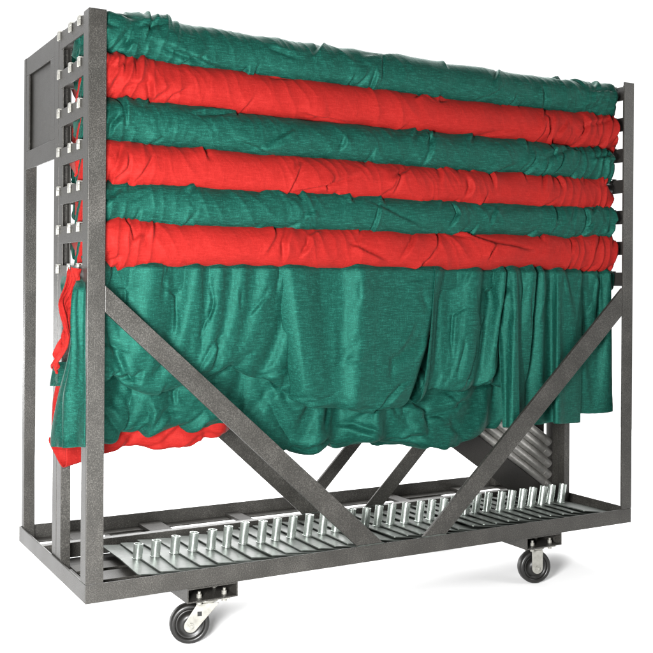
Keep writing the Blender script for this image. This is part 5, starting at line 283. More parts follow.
CLOTH['leaf'] = (18, 22, (
-24,0,-8,11,3,-1,4,3,0,-10,-13,-2,1,-2,11,-9,-6,3,4,0,18,11,-2,-8,7,4,-1,-3,0,17,-16,-13,1,0,1,0,3,11,-11,0,-2,-3,27,-5,-23,-8,12,4,1,-2,-5,-4,2,2,-9,-5,-1,0,0,18,-8,-15,6,19,-12,-7,-44,4,9,-4,-3,-7,-5,3,8,-4,0,-2,-7,-5,-4,8,-3,5,-4,8,0,18,
-51,6,5,-1,-5,-8,-1,8,-3,-2,2,-4,-5,1,-8,-1,4,2,1,14,-1,-1,-51,8,-3,4,-2,-8,-6,11,-3,-2,5,-11,2,-3,-4,-11,11,2,5,15,-6,4,-50,13,-14,5,4,-8,-6,8,2,-3,1,-11,-1,4,-4,-13,10,3,14,2,2,7,-47,14,-12,-4,4,-1,-5,4,6,-4,-2,-7,1,-6,-2,-5,9,1,12,2,9,-5,
-41,9,-8,4,-12,4,-1,9,-2,-4,3,-11,7,-7,-8,0,5,11,-2,10,6,-8,-33,-3,5,5,-10,-3,2,2,6,-6,6,-12,4,-5,1,-12,5,12,-2,21,-8,-9,-26,-11,8,8,-6,-6,2,3,11,-10,5,-3,-10,-3,0,3,-10,13,1,15,7,-24,-23,-16,10,10,-1,-11,7,-2,14,-12,8,-4,-14,0,-2,0,-5,8,6,11,13,-23,
-27,-18,16,7,-6,-1,-3,6,12,-10,-3,6,-12,-6,0,-4,0,2,3,17,14,-12,-36,-12,16,-5,-5,5,2,2,2,-1,0,-1,1,-10,-6,-4,-1,0,4,9,19,6,-43,-7,10,-10,5,1,1,2,0,2,0,1,-2,-3,-6,-9,-1,-1,2,7,14,6,-46,-7,7,-2,1,-1,-4,7,1,1,1,1,4,-6,-9,-5,-3,-3,0,6,15,4,
-46,-8,4,1,1,1,1,-3,9,-4,2,-1,1,2,-9,-4,-5,-3,-1,3,8,10,-44,-5,-3,4,3,-2,0,3,1,2,1,0,-1,1,-3,-6,-2,-5,-1,0,2,7,90,-7,11,-5,1,1,7,3,0,3,-12,-7,-3,-1,-5,0,10,3,5,-3,-2,2,96,3,-12,12,3,2,2,-2,2,-11,-5,-3,-2,-2,7,2,-5,7,1,-9,9,2,
102,-5,9,6,-1,-2,1,-8,-16,10,1,-3,-1,-6,7,5,3,-4,-5,8,10,7,108,4,5,1,1,-8,-16,11,-14,0,8,-2,5,-2,-6,6,10,-13,10,16,5,-6,114,5,0,7,-9,4,-19,-1,5,-11,12,0,-4,1,-1,8,2,1,8,11,-1,-1,119,6,-2,3,-8,6,-11,-11,10,-11,7,6,-8,1,3,12,-4,1,17,3,-3,-15,
125,-1,11,-8,0,-5,-3,-9,8,-8,0,10,-6,-2,1,19,-8,5,12,3,1,-19,131,-2,8,0,-6,-7,-3,1,-3,2,-9,9,1,-1,0,14,-4,10,6,2,-4,-15,137,-1,6,-1,-7,-6,-1,-3,1,8,-12,-1,7,-1,4,8,3,14,-4,0,-8,-6,143,-6,16,-4,-9,-5,-2,-9,10,-4,3,-6,6,1,-4,12,11,5,0,-4,-10,5,
149,-4,5,7,-7,-11,-4,-2,1,0,6,-4,-1,4,2,8,9,10,-3,-1,-19,5,155,-4,1,8,-9,-4,-7,-1,2,-2,9,-3,-7,7,2,11,2,16,-4,1,-18,0,161,-8,9,3,-14,-2,-1,-4,4,0,2,2,-3,-1,5,7,6,13,3,-2,-14,-3,166,-6,9,-1,-11,-10,0,2,5,-2,2,2,-1,5,2,4,3,2,14,0,-5,-7,
172,-5,7,-9,-3,0,-7,0,1,2,0,2,3,-3,5,6,2,5,9,3,2,-4,178,-5,-2,-3,0,0,2,-9,2,0,1,1,1,0,4,4,4,3,8,7,1,-4,184,-5,-8,4,-2,0,0,4,-4,-3,0,0,-1,0,10,-2,4,2,8,7,2,-2,190,-9,1,-1,-1,-1,-4,3,6,-4,-2,-1,-1,-2,1,14,-8,7,2,11,3,-1,
1595,-18,-1,-1,-2,2,2,2,2,-1,-3,1,1,3,9,-1,-4,-5,-3,-3,6,4,1596,-20,5,-6,-1,2,7,1,-3,-3,0,1,2,2,-5,-3,7,2,-5,3,5,-10,1598,-20,-1,1,2,-1,-2,3,12,-16,0,3,2,6,-6,-6,1,11,1,-9,5,6,1600,-20,2,-2,-1,-4,6,-3,8,0,-7,-1,0,3,6,-5,6,-7,-2,6,21,-1,
1602,-24,2,3,-2,-3,4,3,-4,9,-9,-2,2,0,4,9,-7,-7,2,14,15,-18,1601,-22,-3,5,-1,-2,2,4,-6,10,-7,-2,0,1,2,15,-14,-3,5,16,5,-23,1600,-21,-2,1,0,-1,1,5,-6,6,0,-5,2,-2,3,12,-11,-2,9,20,-15,-13,1598,-19,-4,0,0,3,-2,0,3,-3,8,-7,-1,4,2,5,-10,4,6,20,-16,-16,
1596,-18,-4,0,0,1,-1,4,-4,-3,8,2,-6,3,4,-2,-3,1,9,20,-25,-11,1596,-21,5,-8,-1,2,0,6,-5,3,-1,5,-3,-3,1,9,-1,-7,9,21,-28,-7,1595,-21,2,-1,-5,2,2,2,1,1,-5,4,3,-5,0,0,9,0,0,16,-12,-17,1594,-18,-4,3,-3,0,2,1,2,-2,-3,1,6,-5,0,-1,6,8,-4,13,-3,-19,
1593,-14,-9,2,1,0,1,1,1,-4,-1,0,2,3,-3,0,3,7,1,4,14,-24,1593,-11,-11,-2,3,6,-1,-1,-4,1,-1,-1,0,-1,3,1,2,1,11,-3,16,-2,1595,-11,-12,2,0,-1,6,0,-2,-1,1,-2,-1,-1,1,2,1,3,5,-3,15,13,1598,-13,-7,0,-1,0,1,4,-1,-1,0,1,-1,-2,-1,1,2,2,2,5,-2,19,
1601,-18,3,-5,0,1,-1,-1,4,0,0,0,1,1,-4,1,1,1,2,3,-1,-5,1603,-19,1,-1,0,1,3,-3,-2,1,2,0,1,2,4,-8,3,0,-1,4,3,-7,
))

# ------------------------------------------------------------------ helpers
sc = bpy.context.scene
col = sc.collection
rng = random.Random(7)

def link(o, parent=None):
    col.objects.link(o)
    if parent is not None:
        o.parent = parent
    return o

def empty(name, loc=(0, 0, 0)):
    o = bpy.data.objects.new(name, None)
    o.location = loc
    o.empty_display_size = 0.05
    return link(o)

def tag(o, label=None, cat=None, group=None, kind=None):
    if label: o['label'] = label
    if cat: o['category'] = cat
    if group: o['group'] = group
    if kind: o['kind'] = kind
    return o

def mesh_obj(name, verts, faces, mat, parent=None, smooth=False, bevel=0.0):
    me = bpy.data.meshes.new(name)
    me.from_pydata([tuple(map(float, v)) for v in verts], [], faces)
    me.update()
    if smooth:
        me.polygons.foreach_set('use_smooth', [True] * len(me.polygons))
    me.materials.append(mat)
    o = bpy.data.objects.new(name, me)
    link(o, parent)
    if bevel:
        b = o.modifiers.new('bevel', 'BEVEL')
        b.width = bevel; b.segments = 2; b.limit_method = 'ANGLE'
        b.angle_limit = math.radians(40); b.harden_normals = False
    return o

class MB:
    """collects simple solids into ONE mesh"""
    def __init__(self):
        self.v = []; self.f = []; self.s = []
    def add(self, verts, faces, smooth=False):
        n = len(self.v)
        self.v += [tuple(map(float, p)) for p in verts]
        self.f += [tuple(i + n for i in f) for f in faces]
        self.s += [smooth] * len(faces)
        return self
    def box(self, x0, x1, y0, y1, z0, z1):
        v = [(x0,y0,z0),(x1,y0,z0),(x1,y1,z0),(x0,y1,z0),(x0,y0,z1),(x1,y0,z1),(x1,y1,z1),(x0,y1,z1)]
        f = [(0,3,2,1),(4,5,6,7),(0,1,5,4),(1,2,6,5),(2,3,7,6),(3,0,4,7)]
        return self.add(v, f)
    def prism(self, poly, y0, y1):
        """polygon in XZ extruded along Y"""
        n = len(poly)
        v = [(x, y0, z) for x, z in poly] + [(x, y1, z) for x, z in poly]
        f = [tuple(range(n)), tuple(range(2*n-1, n-1, -1))]
        f += [(i, i+n, (i+1) % n + n, (i+1) % n) for i in range(n)]
        return self.add(v, f)
    def tube(self, a, b, r, n=16, r2=None, cap=True, inner=None):
        a = Vector(a); b = Vector(b); d = (b - a).normalized()
        u = d.orthogonal().normalized(); w = d.cross(u)
        r2 = r if r2 is None else r2
        ring = lambda c, q: [c + (u*math.cos(2*math.pi*i/n) + w*math.sin(2*math.pi*i/n))*q for i in range(n)]
        if inner is None:
            v = ring(a, r) + ring(b, r2)
            self.add(v, [(i, (i+1) % n, (i+1) % n + n, i+n) for i in range(n)], True)
            if cap:
                self.add(ring(a, r), [tuple(range(n-1, -1, -1))]); self.add(ring(b, r2), [tuple(range(n))])
        else:                                            # a pipe with an open bore
            L = [ring(a, r), ring(b, r2), ring(b, inner), ring(a, inner)]
            self.add(L[0]+L[1], [(i, (i+1) % n, (i+1) % n + n, i+n) for i in range(n)], True)
            self.add(L[1]+L[2], [(i, (i+1) % n, (i+1) % n + n, i+n) for i in range(n)])
            self.add(L[2]+L[3], [(i, (i+1) % n, (i+1) % n + n, i+n) for i in range(n)], True)
            self.add(L[3]+L[0], [(i, (i+1) % n, (i+1) % n + n, i+n) for i in range(n)])
        return self
    def lathe(self, prof, c, axis, n=40):
        """profile of (radius, along) turned about an axis through c"""
        d = Vector(axis).normalized(); u = d.orthogonal().normalized(); w = d.cross(u); c = Vector(c)
        v = []
        for r, h in prof:
            for i in range(n):
                a = 2*math.pi*i/n
                v.append(c + d*h + (u*math.cos(a) + w*math.sin(a))*r)
        m = len(prof)
        f = [(j*n+i, j*n+(i+1) % n, ((j+1) % m)*n+(i+1) % n, ((j+1) % m)*n+i) for j in range(m) for i in range(n)]
        return self.add(v, f, True)
    def build(self, name, mat, parent=None, bevel=0.0):
        o = mesh_obj(name, self.v, self.f, mat, parent, bevel=bevel)
        o.data.polygons.foreach_set('use_smooth', self.s)
        return o

# ------------------------------------------------------------------ materials
def new_mat(name):
    m = bpy.data.materials.new(name); m.use_nodes = True
    nt = m.node_tree
    b = nt.nodes['Principled BSDF']
    return m, nt, b

def N(nt, t, **kw):
    n = nt.nodes.new(t)
    for k, v in kw.items():
        setattr(n, k, v)
    return n

def noise(nt, vec, scale, detail=2.0, rough=0.5, dist=0.0):
    n = N(nt, 'ShaderNodeTexNoise')
    n.inputs['Scale'].default_value = scale; n.inputs['Detail'].default_value = detail
    n.inputs['Roughness'].default_value = rough; n.inputs['Distortion'].default_value = dist
    nt.links.new(vec, n.inputs['Vector'])
    return n.outputs['Fac']

def mapping(nt, scale, rot=(0, 0, 0)):
    tc = N(nt, 'ShaderNodeTexCoord'); mp = N(nt, 'ShaderNodeMapping')
    mp.inputs['Scale'].default_value = scale; mp.inputs['Rotation'].default_value = rot
    nt.links.new(tc.outputs['Object'], mp.inputs['Vector'])
    return mp.outputs['Vector']

def ramp(nt, fac, stops):
    r = N(nt, 'ShaderNodeValToRGB')
    e = r.color_ramp.elements
    e[0].position, e[0].color = stops[0][0], (*stops[0][1], 1)
    e[1].position, e[1].color = stops[1][0], (*stops[1][1], 1)
    for p, c in stops[2:]:
        k = e.new(p); k.color = (*c, 1)
    nt.links.new(fac, r.inputs['Fac'])
    return r.outputs['Color']

def mathn(nt, op, a, b):
    n = N(nt, 'ShaderNodeMath', operation=op)
    for i, x in enumerate((a, b)):
        if isinstance(x, (int, float)): n.inputs[i].default_value = x
        else: nt.links.new(x, n.inputs[i])
    return n.outputs[0]

def bump(nt, b, h, strength, dist):
    n = N(nt, 'ShaderNodeBump'); n.inputs['Strength'].default_value = strength; n.inputs['Distance'].default_value = dist
    nt.links.new(h, n.inputs['Height']); nt.links.new(n.outputs['Normal'], b.inputs['Normal'])

def cloth_mat(name, dark, mid, light, sheen_col, rough=0.55, sheen=0.35, spec=0.35, tint=(1, 1, 1)):
    m, nt, b = new_mat(name)
    slub = noise(nt, mapping(nt, (34, 110, 430)), 1.0, 3.0, 0.65)          # long horizontal slubs of the weave
    warp = noise(nt, mapping(nt, (420, 420, 45)), 1.0, 2.0, 0.6)         # finer vertical threads
    fine = noise(nt, mapping(nt, (330, 330, 430)), 1.0, 2.0, 0.75)
    f = mathn(nt, 'ADD', mathn(nt, 'MULTIPLY', slub, 0.48), mathn(nt, 'ADD', mathn(nt, 'MULTIPLY', warp, 0.2), mathn(nt, 'MULTIPLY', fine, 0.32)))
    c = ramp(nt, f, [(0.36, dark), (0.64, light), (0.5, mid)])
    nt.links.new(c, b.inputs['Base Color'])
    b.inputs['Roughness'].default_value = rough
    b.inputs['Specular IOR Level'].default_value = spec
    b.inputs['Specular Tint'].default_value = (*tint, 1)
    b.inputs['Sheen Weight'].default_value = sheen
    b.inputs['Sheen Roughness'].default_value = 0.4
    b.inputs['Sheen Tint'].default_value = (*sheen_col, 1)
    cr = noise(nt, mapping(nt, (30, 30, 22)), 1.0, 4.0, 0.65, 0.8)        # soft crumpling
    h = mathn(nt, 'ADD', mathn(nt, 'MULTIPLY', f, 0.0012), mathn(nt, 'MULTIPLY', cr, 0.0035))
    bump(nt, b, h, 0.55, 1.0)
    return m

def metal_mat(name, dark, mid, light, metallic=0.35, rough=0.45, bumpy=0.0006, scale=330):
    m, nt, b = new_mat(name)
    f1 = noise(nt, mapping(nt, (1, 1, 1)), scale, 3.0, 0.65)
    f2 = noise(nt, mapping(nt, (1, 1, 1)), 9.0, 3.0, 0.6)
    f = mathn(nt, 'ADD', mathn(nt, 'MULTIPLY', f1, 0.75), mathn(nt, 'MULTIPLY', f2, 0.25))
    c = ramp(nt, f, [(0.34, dark), (0.68, light), (0.5, mid)])
    nt.links.new(c, b.inputs['Base Color'])
    b.inputs['Metallic'].default_value = metallic
    rr = mathn(nt, 'ADD', mathn(nt, 'MULTIPLY', f2, 0.2), rough - 0.1)
    nt.links.new(rr, b.inputs['Roughness'])
    b.inputs['Specular IOR Level'].default_value = 0.4
    bump(nt, b, mathn(nt, 'MULTIPLY', f1, bumpy), 0.6, 1.0)
    return m

M = {}
M['green'] = cloth_mat('green_cloth', (0.0007, 0.0112, 0.0082), (0.0016, 0.0205, 0.0150), (0.008, 0.060, 0.046), (0.35, 0.9, 0.7), 0.62, 0.03, 0.38, (0.22, 1.0, 0.76))
M['red'] = cloth_mat('red_cloth', (0.150, 0.0062, 0.0054), (0.176, 0.0082, 0.0070), (0.215, 0.0130, 0.0112), (1.0, 0.45, 0.4), 0.6, 0.03, 0.12, (1.0, 0.35, 0.3))
M['frame'] = metal_mat('hammered_grey_paint', (0.016, 0.0152, 0.0134), (0.027, 0.0256, 0.0226), (0.078, 0.074, 0.067), 0.3, 0.42, 0.0009)
M['dark'] = metal_mat('dark_grey_paint_and_shade', (0.010, 0.009, 0.008), (0.015, 0.0135, 0.012), (0.022, 0.020, 0.018), 0.1, 0.5)  # own colour of pan, tray and bars; painted shade on right rungs, hooks
M['zinc'] = metal_mat('zinc_plate', (0.055, 0.062, 0.056), (0.075, 0.084, 0.076), (0.105, 0.117, 0.106), 0.7, 0.42, 0.0001, 60)
M['pin'] = metal_mat('zinc_pin', (0.34, 0.38, 0.35), (0.42, 0.46, 0.43), (0.50, 0.54, 0.50), 0.85, 0.27, 0.0001, 60)
M['alu'] = metal_mat('bare_aluminium', (0.30, 0.293, 0.275), (0.38, 0.37, 0.35), (0.46, 0.45, 0.425), 0.75, 0.38, 0.0001, 60)
M['bright'] = metal_mat('bright_zinc', (0.19, 0.185, 0.165), (0.24, 0.235, 0.212), (0.29, 0.285, 0.26), 0.4, 0.38, 0.0001, 60)
M['rubber'] = metal_mat('black_rubber', (0.004, 0.0038, 0.0035), (0.006, 0.0056, 0.005), (0.009, 0.0085, 0.008), 0.0, 0.38, 0.0002, 200)
M['hole'] = metal_mat('hole_shade', (0.004, 0.004, 0.004), (0.006, 0.006, 0.006), (0.008, 0.008, 0.008), 0.0, 0.7, 0.0002, 200)
m, nt, b = new_mat('white_floor')
c = ramp(nt, noise(nt, mapping(nt, (1, 1, 1)), 3.0, 3.0), [(0.3, (0.95, 0.95, 0.95)), (0.7, (0.96, 0.96, 0.96))])
nt.links.new(c, b.inputs['Base Color']); b.inputs['Roughness'].default_value = 0.8
b.inputs['Specular IOR Level'].default_value = 0.2
M['floor'] = m

# ------------------------------------------------------------------ numeric noise for cloth shapes
def perlin(x, y, seed=0):
    x = np.asarray(x, float); y = np.asarray(y, float)
    xi = np.floor(x).astype(np.int64); yi = np.floor(y).astype(np.int64)
    xf = x - xi; yf = y - yi
    def g(ix, iy, fx, fy):
        h = (ix*374761393 + iy*668265263 + seed*974634777) & 0xffffffff
        h = ((h ^ (h >> 13))*1274126177) & 0xffffffff
        h = (h ^ (h >> 16)) & 0xffff
        a = h*(2*math.pi/65536.0)
        return np.cos(a)*fx + np.sin(a)*fy
    s = lambda t: t*t*t*(t*(t*6-15)+10)
    u, v = s(xf), s(yf)
    a = g(xi, yi, xf, yf); b_ = g(xi+1, yi, xf-1, yf)
    c_ = g(xi, yi+1, xf, yf-1); d = g(xi+1, yi+1, xf-1, yf-1)
    return 1.4*((a + (b_-a)*u)*(1-v) + (c_ + (d-c_)*u)*v)

def ridged(x, y, seed):
    return (1 - np.abs(perlin(x, y, seed)))**3

def sstep(a, b_, x):
    t = np.clip((x-a)/(b_-a), 0, 1)
    return t*t*(3-2*t)

def fold(X, Z, pts, amp, w1, w2, fade=0.2):
    """a fold of cloth: crest along a polyline, a soft slope on its left, a steep drop on its right"""
    best = np.full(X.shape, 1e9); sd = np.zeros(X.shape); tt = np.zeros(X.shape)
    L = [math.dist(pts[i], pts[i+1]) for i in range(len(pts)-1)]; tot = sum(L); acc = 0
    for i in range(len(pts)-1):
        (ax, az), (bx, bz) = pts[i], pts[i+1]
        dx, dz = bx-ax, bz-az
        t = ((X-ax)*dx + (Z-az)*dz)/(L[i]**2)
        tc = np.clip(t, 0, 1)
        px, pz = X-(ax+tc*dx), Z-(az+tc*dz)
        d = np.hypot(px, pz)
        sg = np.sign((X-ax)*(-dz) + (Z-az)*dx)
        k = d < best
        best = np.where(k, d, best); sd = np.where(k, sg*d, sd); tt = np.where(k, (acc + tc*L[i])/tot, tt)
        acc += L[i]
    prof = np.where(sd >= 0, np.exp(-np.clip(sd, 0, None)/w1), np.exp(-(sd/w2)**2)) - 0.75*np.exp(-((sd+2.1*w2)/(1.3*w2))**2)
    win = sstep(0, fade, tt)*(1-sstep(1-fade, 1, tt)) if fade > 0 else 1.0
    return amp*prof*win

def valley(X, Z, pts, amp, w, fade=0.25):
    best = np.full(X.shape, 1e9); tt = np.zeros(X.shape)
    L = [math.dist(pts[i], pts[i+1]) for i in range(len(pts)-1)]; tot = sum(L); acc = 0
    for i in range(len(pts)-1):
        (ax, az), (bx, bz) = pts[i], pts[i+1]
        tc = np.clip(((X-ax)*(bx-ax) + (Z-az)*(bz-az))/(L[i]**2), 0, 1)
        d = np.hypot(X-(ax+tc*(bx-ax)), Z-(az+tc*(bz-az)))
        k = d < best
        best = np.where(k, d, best); tt = np.where(k, (acc+tc*L[i])/tot, tt); acc += L[i]
    return -amp*np.exp(-(best/w)**2)*sstep(0, fade, tt)*(1-sstep(1-fade, 1, tt))

def scatter_folds(X, Z, seed, n, box, lean_sd, length, amp, w1, w2, lean_mean=0.0):
    rs = np.random.RandomState(seed); d = np.zeros(X.shape); xs = X[:, 0] if X.ndim == 2 else X
    for i in range(n):
        cx, cz = rs.uniform(box[0], box[1]), rs.uniform(box[2], box[3])
        a = math.radians(rs.normal(lean_mean, lean_sd)); ln = rs.uniform(*length)
        b = rs.normal(0, 0.10)*ln
        ux, uz = math.sin(a), math.cos(a)
        pts = [(cx+ux*ln/2, cz+uz*ln/2), (cx+ux*ln/6 - uz*b, cz+uz*ln/6 + ux*b), (cx-ux*ln/6 - uz*b*0.6, cz-uz*ln/6 + ux*b*0.6), (cx-ux*ln/2, cz-uz*ln/2)]
        if rs.rand() < 0.5: pts.reverse()
        A, W1, W2 = rs.uniform(*amp), rs.uniform(*w1), rs.uniform(*w2); q = rs.rand()
        sub = np.abs(xs-cx) < ln+0.2
        d[sub] += fold(X[sub], Z[sub], pts, A, W1, W2, 0.42) if q < 0.7 else valley(X[sub], Z[sub], pts, A*1.1, W2*1.6, 0.4)
    return d

# ------------------------------------------------------------------ setting: the white floor
mb = MB(); mb.add([(-4, -4, ZF), (4.5, -4, ZF), (4.5, 4.5, ZF), (-4, 4.5, ZF)], [(0, 1, 2, 3)])
floor = mb.build('floor', M['floor']); tag(floor, 'plain white studio floor under the cart', 'floor', kind='structure')

# ------------------------------------------------------------------ the cart
cart = empty('drape_cart', (0, 0, ZF))
tag(cart, 'hammered grey steel rolling cart with hook racks, diagonal braces and swivel casters', 'cart')
class Off:
    pass
def P(name, mbx, mat, parent=cart, bevel=0.0012):
    """a part of the cart, its mesh moved so that it stays put under the cart's own origin"""
    o = mbx.build(name, mat, parent, bevel)
    if parent is cart:
        o.location = (0, 0, -ZF)
    return o

L, D, H = 1.9, 0.7225, 1.459
RH, TK = 0.048, 0.005
# base frame: four angle irons with upright lips
mb = MB()
mb.box(0, L, 0, TK, -RH, 0)
mb.box(TK, L-TK, TK, 0.045, -RH, -RH+TK)
P('front_rail', mb, M['frame'])
mb = MB(); mb.box(0, L, D-TK, D, -RH, 0); mb.box(TK, L-TK, D-0.05, D-TK, -RH, -RH+TK)
P('back_rail', mb, M['frame'])
mb = MB(); mb.box(0, TK, TK, D-TK, -RH, 0); mb.box(TK, 0.045, 0.045, D-0.05, -RH+0.001, -RH+TK-0.001)
P('side_rail', mb, M['frame'])
mb = MB(); mb.box(L-TK, L, TK, D-TK, -RH, 0); mb.box(L-0.045, L-TK, 0.045, D-0.05, -RH+0.001, -RH+TK-0.001)
P('side_rail', mb, M['frame'])
mb = MB(); mb.box(TK, L-TK, 0.440, 0.446, -RH+0.004, 0); mb.box(TK, L-TK, 0.446, 0.470, -0.006, -0.001)
P('middle_rail', mb, M['frame'])
# floor of the base: a pan with a slotted liner, and cross bars behind it
mb = MB(); mb.box(0.045, L-0.045, 0.045, 0.44, -0.0475, -0.0445)
P('base_pan', mb, M['dark'])
mb = MB()
mb.box(0.050, L-0.05, 0.060, 0.118, -0.0435, -0.036)
mb.box(0.050, L-0.05, 0.150, 0.235, -0.0435, -0.036)
mb.box(0.050, L-0.05, 0.262, 0.330, -0.0435, -0.036)
mb.box(0.006, 0.048, 0.006, 0.300, -0.0425, -0.037)
P('base_slat', mb, M['frame'])
for x in (0.135, 0.385, 0.70, 1.02, 1.34, 1.66):
    mb = MB(); mb.box(x, x+0.05 if x != 0.385 else x+0.075, 0.4705, D-TK, -RH+0.006, -RH+0.016)
    P('cross_bar', mb, M['frame'])

# posts
def post(x0, x1, y0, y1, z0=-0.034, z1=H, mat='frame'):
    mb = MB(); mb.box(x0, x1, y0, y1, z0, z1)
    return P('post', mb, M[mat])
mb = MB(); mb.prism([(0, 0.0008), (0.046, 0.0008), (0.046, H), (0, H)], -0.0005, 0.0045); mb.box(0.0002, 0.0045, 0.0045, 0.048, 0.0008, H)
P('post', mb, M['frame'])                                     # front posts are angle irons on the rail corners
mb = MB(); mb.prism([(L-0.046, 0.0008), (L, 0.0008), (L, H), (L-0.046, H)], -0.0005, 0.0045); mb.box(L-0.0045, L-0.0002, 0.0045, 0.048, 0.0008, H)
P('post', mb, M['frame'])
mb = MB(); mb.box(0.006, 0.0335, 0.262, 0.304, -0.04, 0.772); mb.box(0.006, 0.0095, 0.262, 0.304, 0.772, H-0.001); mb.box(0.0075, 0.0325, 0.304, 0.3075, -0.04, H-0.003)
mb.box(0.006, 0.034, 0.3075, 0.352, -0.04, H); mb.box(0.030, 0.0335, 0.275, 0.304, 0.772, H-0.001)
P('post', mb, M['frame'])
mb = MB(); mb.box(1.868, 1.894, 0.298, 0.328, -0.04, H-0.001); mb.box(1.8695, 1.8925, 0.328, 0.331, -0.04, H-0.003); mb.box(1.868, 1.894, 0.331, 0.362, -0.04, H)
P('post', mb, M['frame'])
post(0.006, 0.040, D-0.035, D-0.006, -0.04, H)
post(L-0.040, L-0.006, D-0.035, D-0.006, -0.04, H)

# diagonal braces
def brace(poly, y0, y1):
    mb = MB(); mb.prism(poly, y0, y1)
    o = P('brace', mb, M['frame'])
    feet = [p for p in poly if p[1] < 0.01]                           # the weld where its foot meets the rail
    xa, xb = min(p[0] for p in feet), max(p[0] for p in feet)
    w_ = MB(); n = 14
    for i in range(n):
        x = xa + (xb-xa)*(i+0.5)/n
        w_.tube((x-0.0035, y0-0.0004, 0.0016+rng.uniform(0, .0008)), (x+0.0035, y0-0.0004, 0.0016+rng.uniform(0, .0008)), 0.0021+rng.uniform(-.0004, .0005), 8)
    w_.build('weld', M['zinc'], o)
    return o
brace([(0.0465, 0.690), (0.803, 0.0008), (0.893, 0.0008), (0.0465, 0.758)], 0.0008, 0.012)
brace([(1.8535, 0.756), (1.034, 0.0008), (1.118, 0.0008), (1.8535, 0.664)], 0.0008, 0.012)
brace([(0.10, 0.69), (0.857, 0.0008), (0.924, 0.0008), (0.10, 0.76)], 0.4405, 0.4465)
brace([(1.80, 0.69), (1.098, 0.0008), (1.172, 0.0008), (1.80, 0.62)], 0.4405, 0.4465)
brace([(1.80, 0.80), (1.015, 0.0008), (1.080, 0.0008), (1.80, 0.74)], 0.705, 0.7165)

# side panel at the back of the left end, and its twin at the far end
for xs in (0.0, 1.0):
    X = (lambda a: a) if xs == 0 else (lambda a: L-a)
    def bx(mb, a, b_, *r):
        a, b_ = X(a), X(b_); mb.box(min(a, b_), max(a, b_), *r)
    mb = MB(); bx(mb, 0.016, 0.019, 0.36, D-0.036, 1.12, 1.45)
    pn = P('side_panel', mb, M['frame'])
    mb = MB(); bx(mb, 0.0065, 0.012, 0.3525, D-0.036, 1.402, H-0.001); bx(mb, 0.0065, 0.012, 0.3525, D-0.036, 1.112, 1.168)
    bx(mb, 0.0065, 0.012, 0.3525, 0.40, 1.1685, 1.4015); bx(mb, 0.0065, 0.012, D-0.066, D-0.036, 1.1685, 1.4015)
    mb.build('panel_frame', M['frame'], pn, 0.0012)

# ladder rungs with hook notches
PITCH = 0.107
RUNG = [1.452-PITCH*k for k in range(7)]
ROWS = (0.085, 0.170, 0.283)
def notched_rung(x0, x1, y0, y1, ztop):
    poly = [(y0, ztop-0.047), (y1, ztop-0.047), (y1, ztop)]
    for yc in sorted(ROWS, reverse=True):
        if yc+0.006 < y1:
            poly += [(yc+0.006, ztop), (yc+0.005, ztop-0.016), (yc-0.005, ztop-0.016), (yc-0.006, ztop)]
    poly += [(y0, ztop)]
    n = len(poly)
    v = [(x0, y, z) for y, z in poly] + [(x1, y, z) for y, z in poly]
    f = [tuple(range(n-1, -1, -1)), tuple(range(n, 2*n))] + [(i, (i+1) % n, (i+1) % n+n, i+n) for i in range(n)]
    return MB().add(v, f)
for z in RUNG:
    P('rung', notched_rung(0.002, 0.007, 0.0485, 0.2755, z), M['frame'], bevel=0.0006)
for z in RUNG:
    P('rung', notched_rung(L-0.014, L-0.008, 0.0065, 0.2975, z), M['dark'], bevel=0.0006)  # darker paint stands in for shade on the right-end rungs

# caster brackets and casters
def bracket(x0, x1, y0, y1, z0=-0.088, z1=-RH-0.0005):
    t = 0.004; mb = MB()
    mb.box(x0, x0+t, y0, y1, z0, z1); mb.box(x1-t, x1, y0, y1, z0, z1)
    mb.box(x0+t, x1-t, y0, y1, z0, z0+t); mb.box(x0+t, x1-t, y0, y1, z1-t, z1)
    mb.box(x0+t, x1-t, y1-t, y1, z0+t, z1-t)
    o = P('caster_bracket', mb, M['frame'], bevel=0.0008)
    for bxx in (0.30, 0.80):
        for yy in (y0+0.025, y1-0.04):
            q = MB(); xx = x0+(x1-x0)*bxx
            q.tube((xx, yy, z0+t+0.0002), (xx, yy, z0+t+0.010), 0.0075, 6)
            q.tube((xx, yy, z0+t+0.010), (xx, yy, z0+t+0.017), 0.004, 10)
            q.tube((xx, yy, z0-0.014), (xx, yy, z0-0.007), 0.0075, 6)
            q.build('bolt', M['bright'], o)
    return o
WR = 0.0545
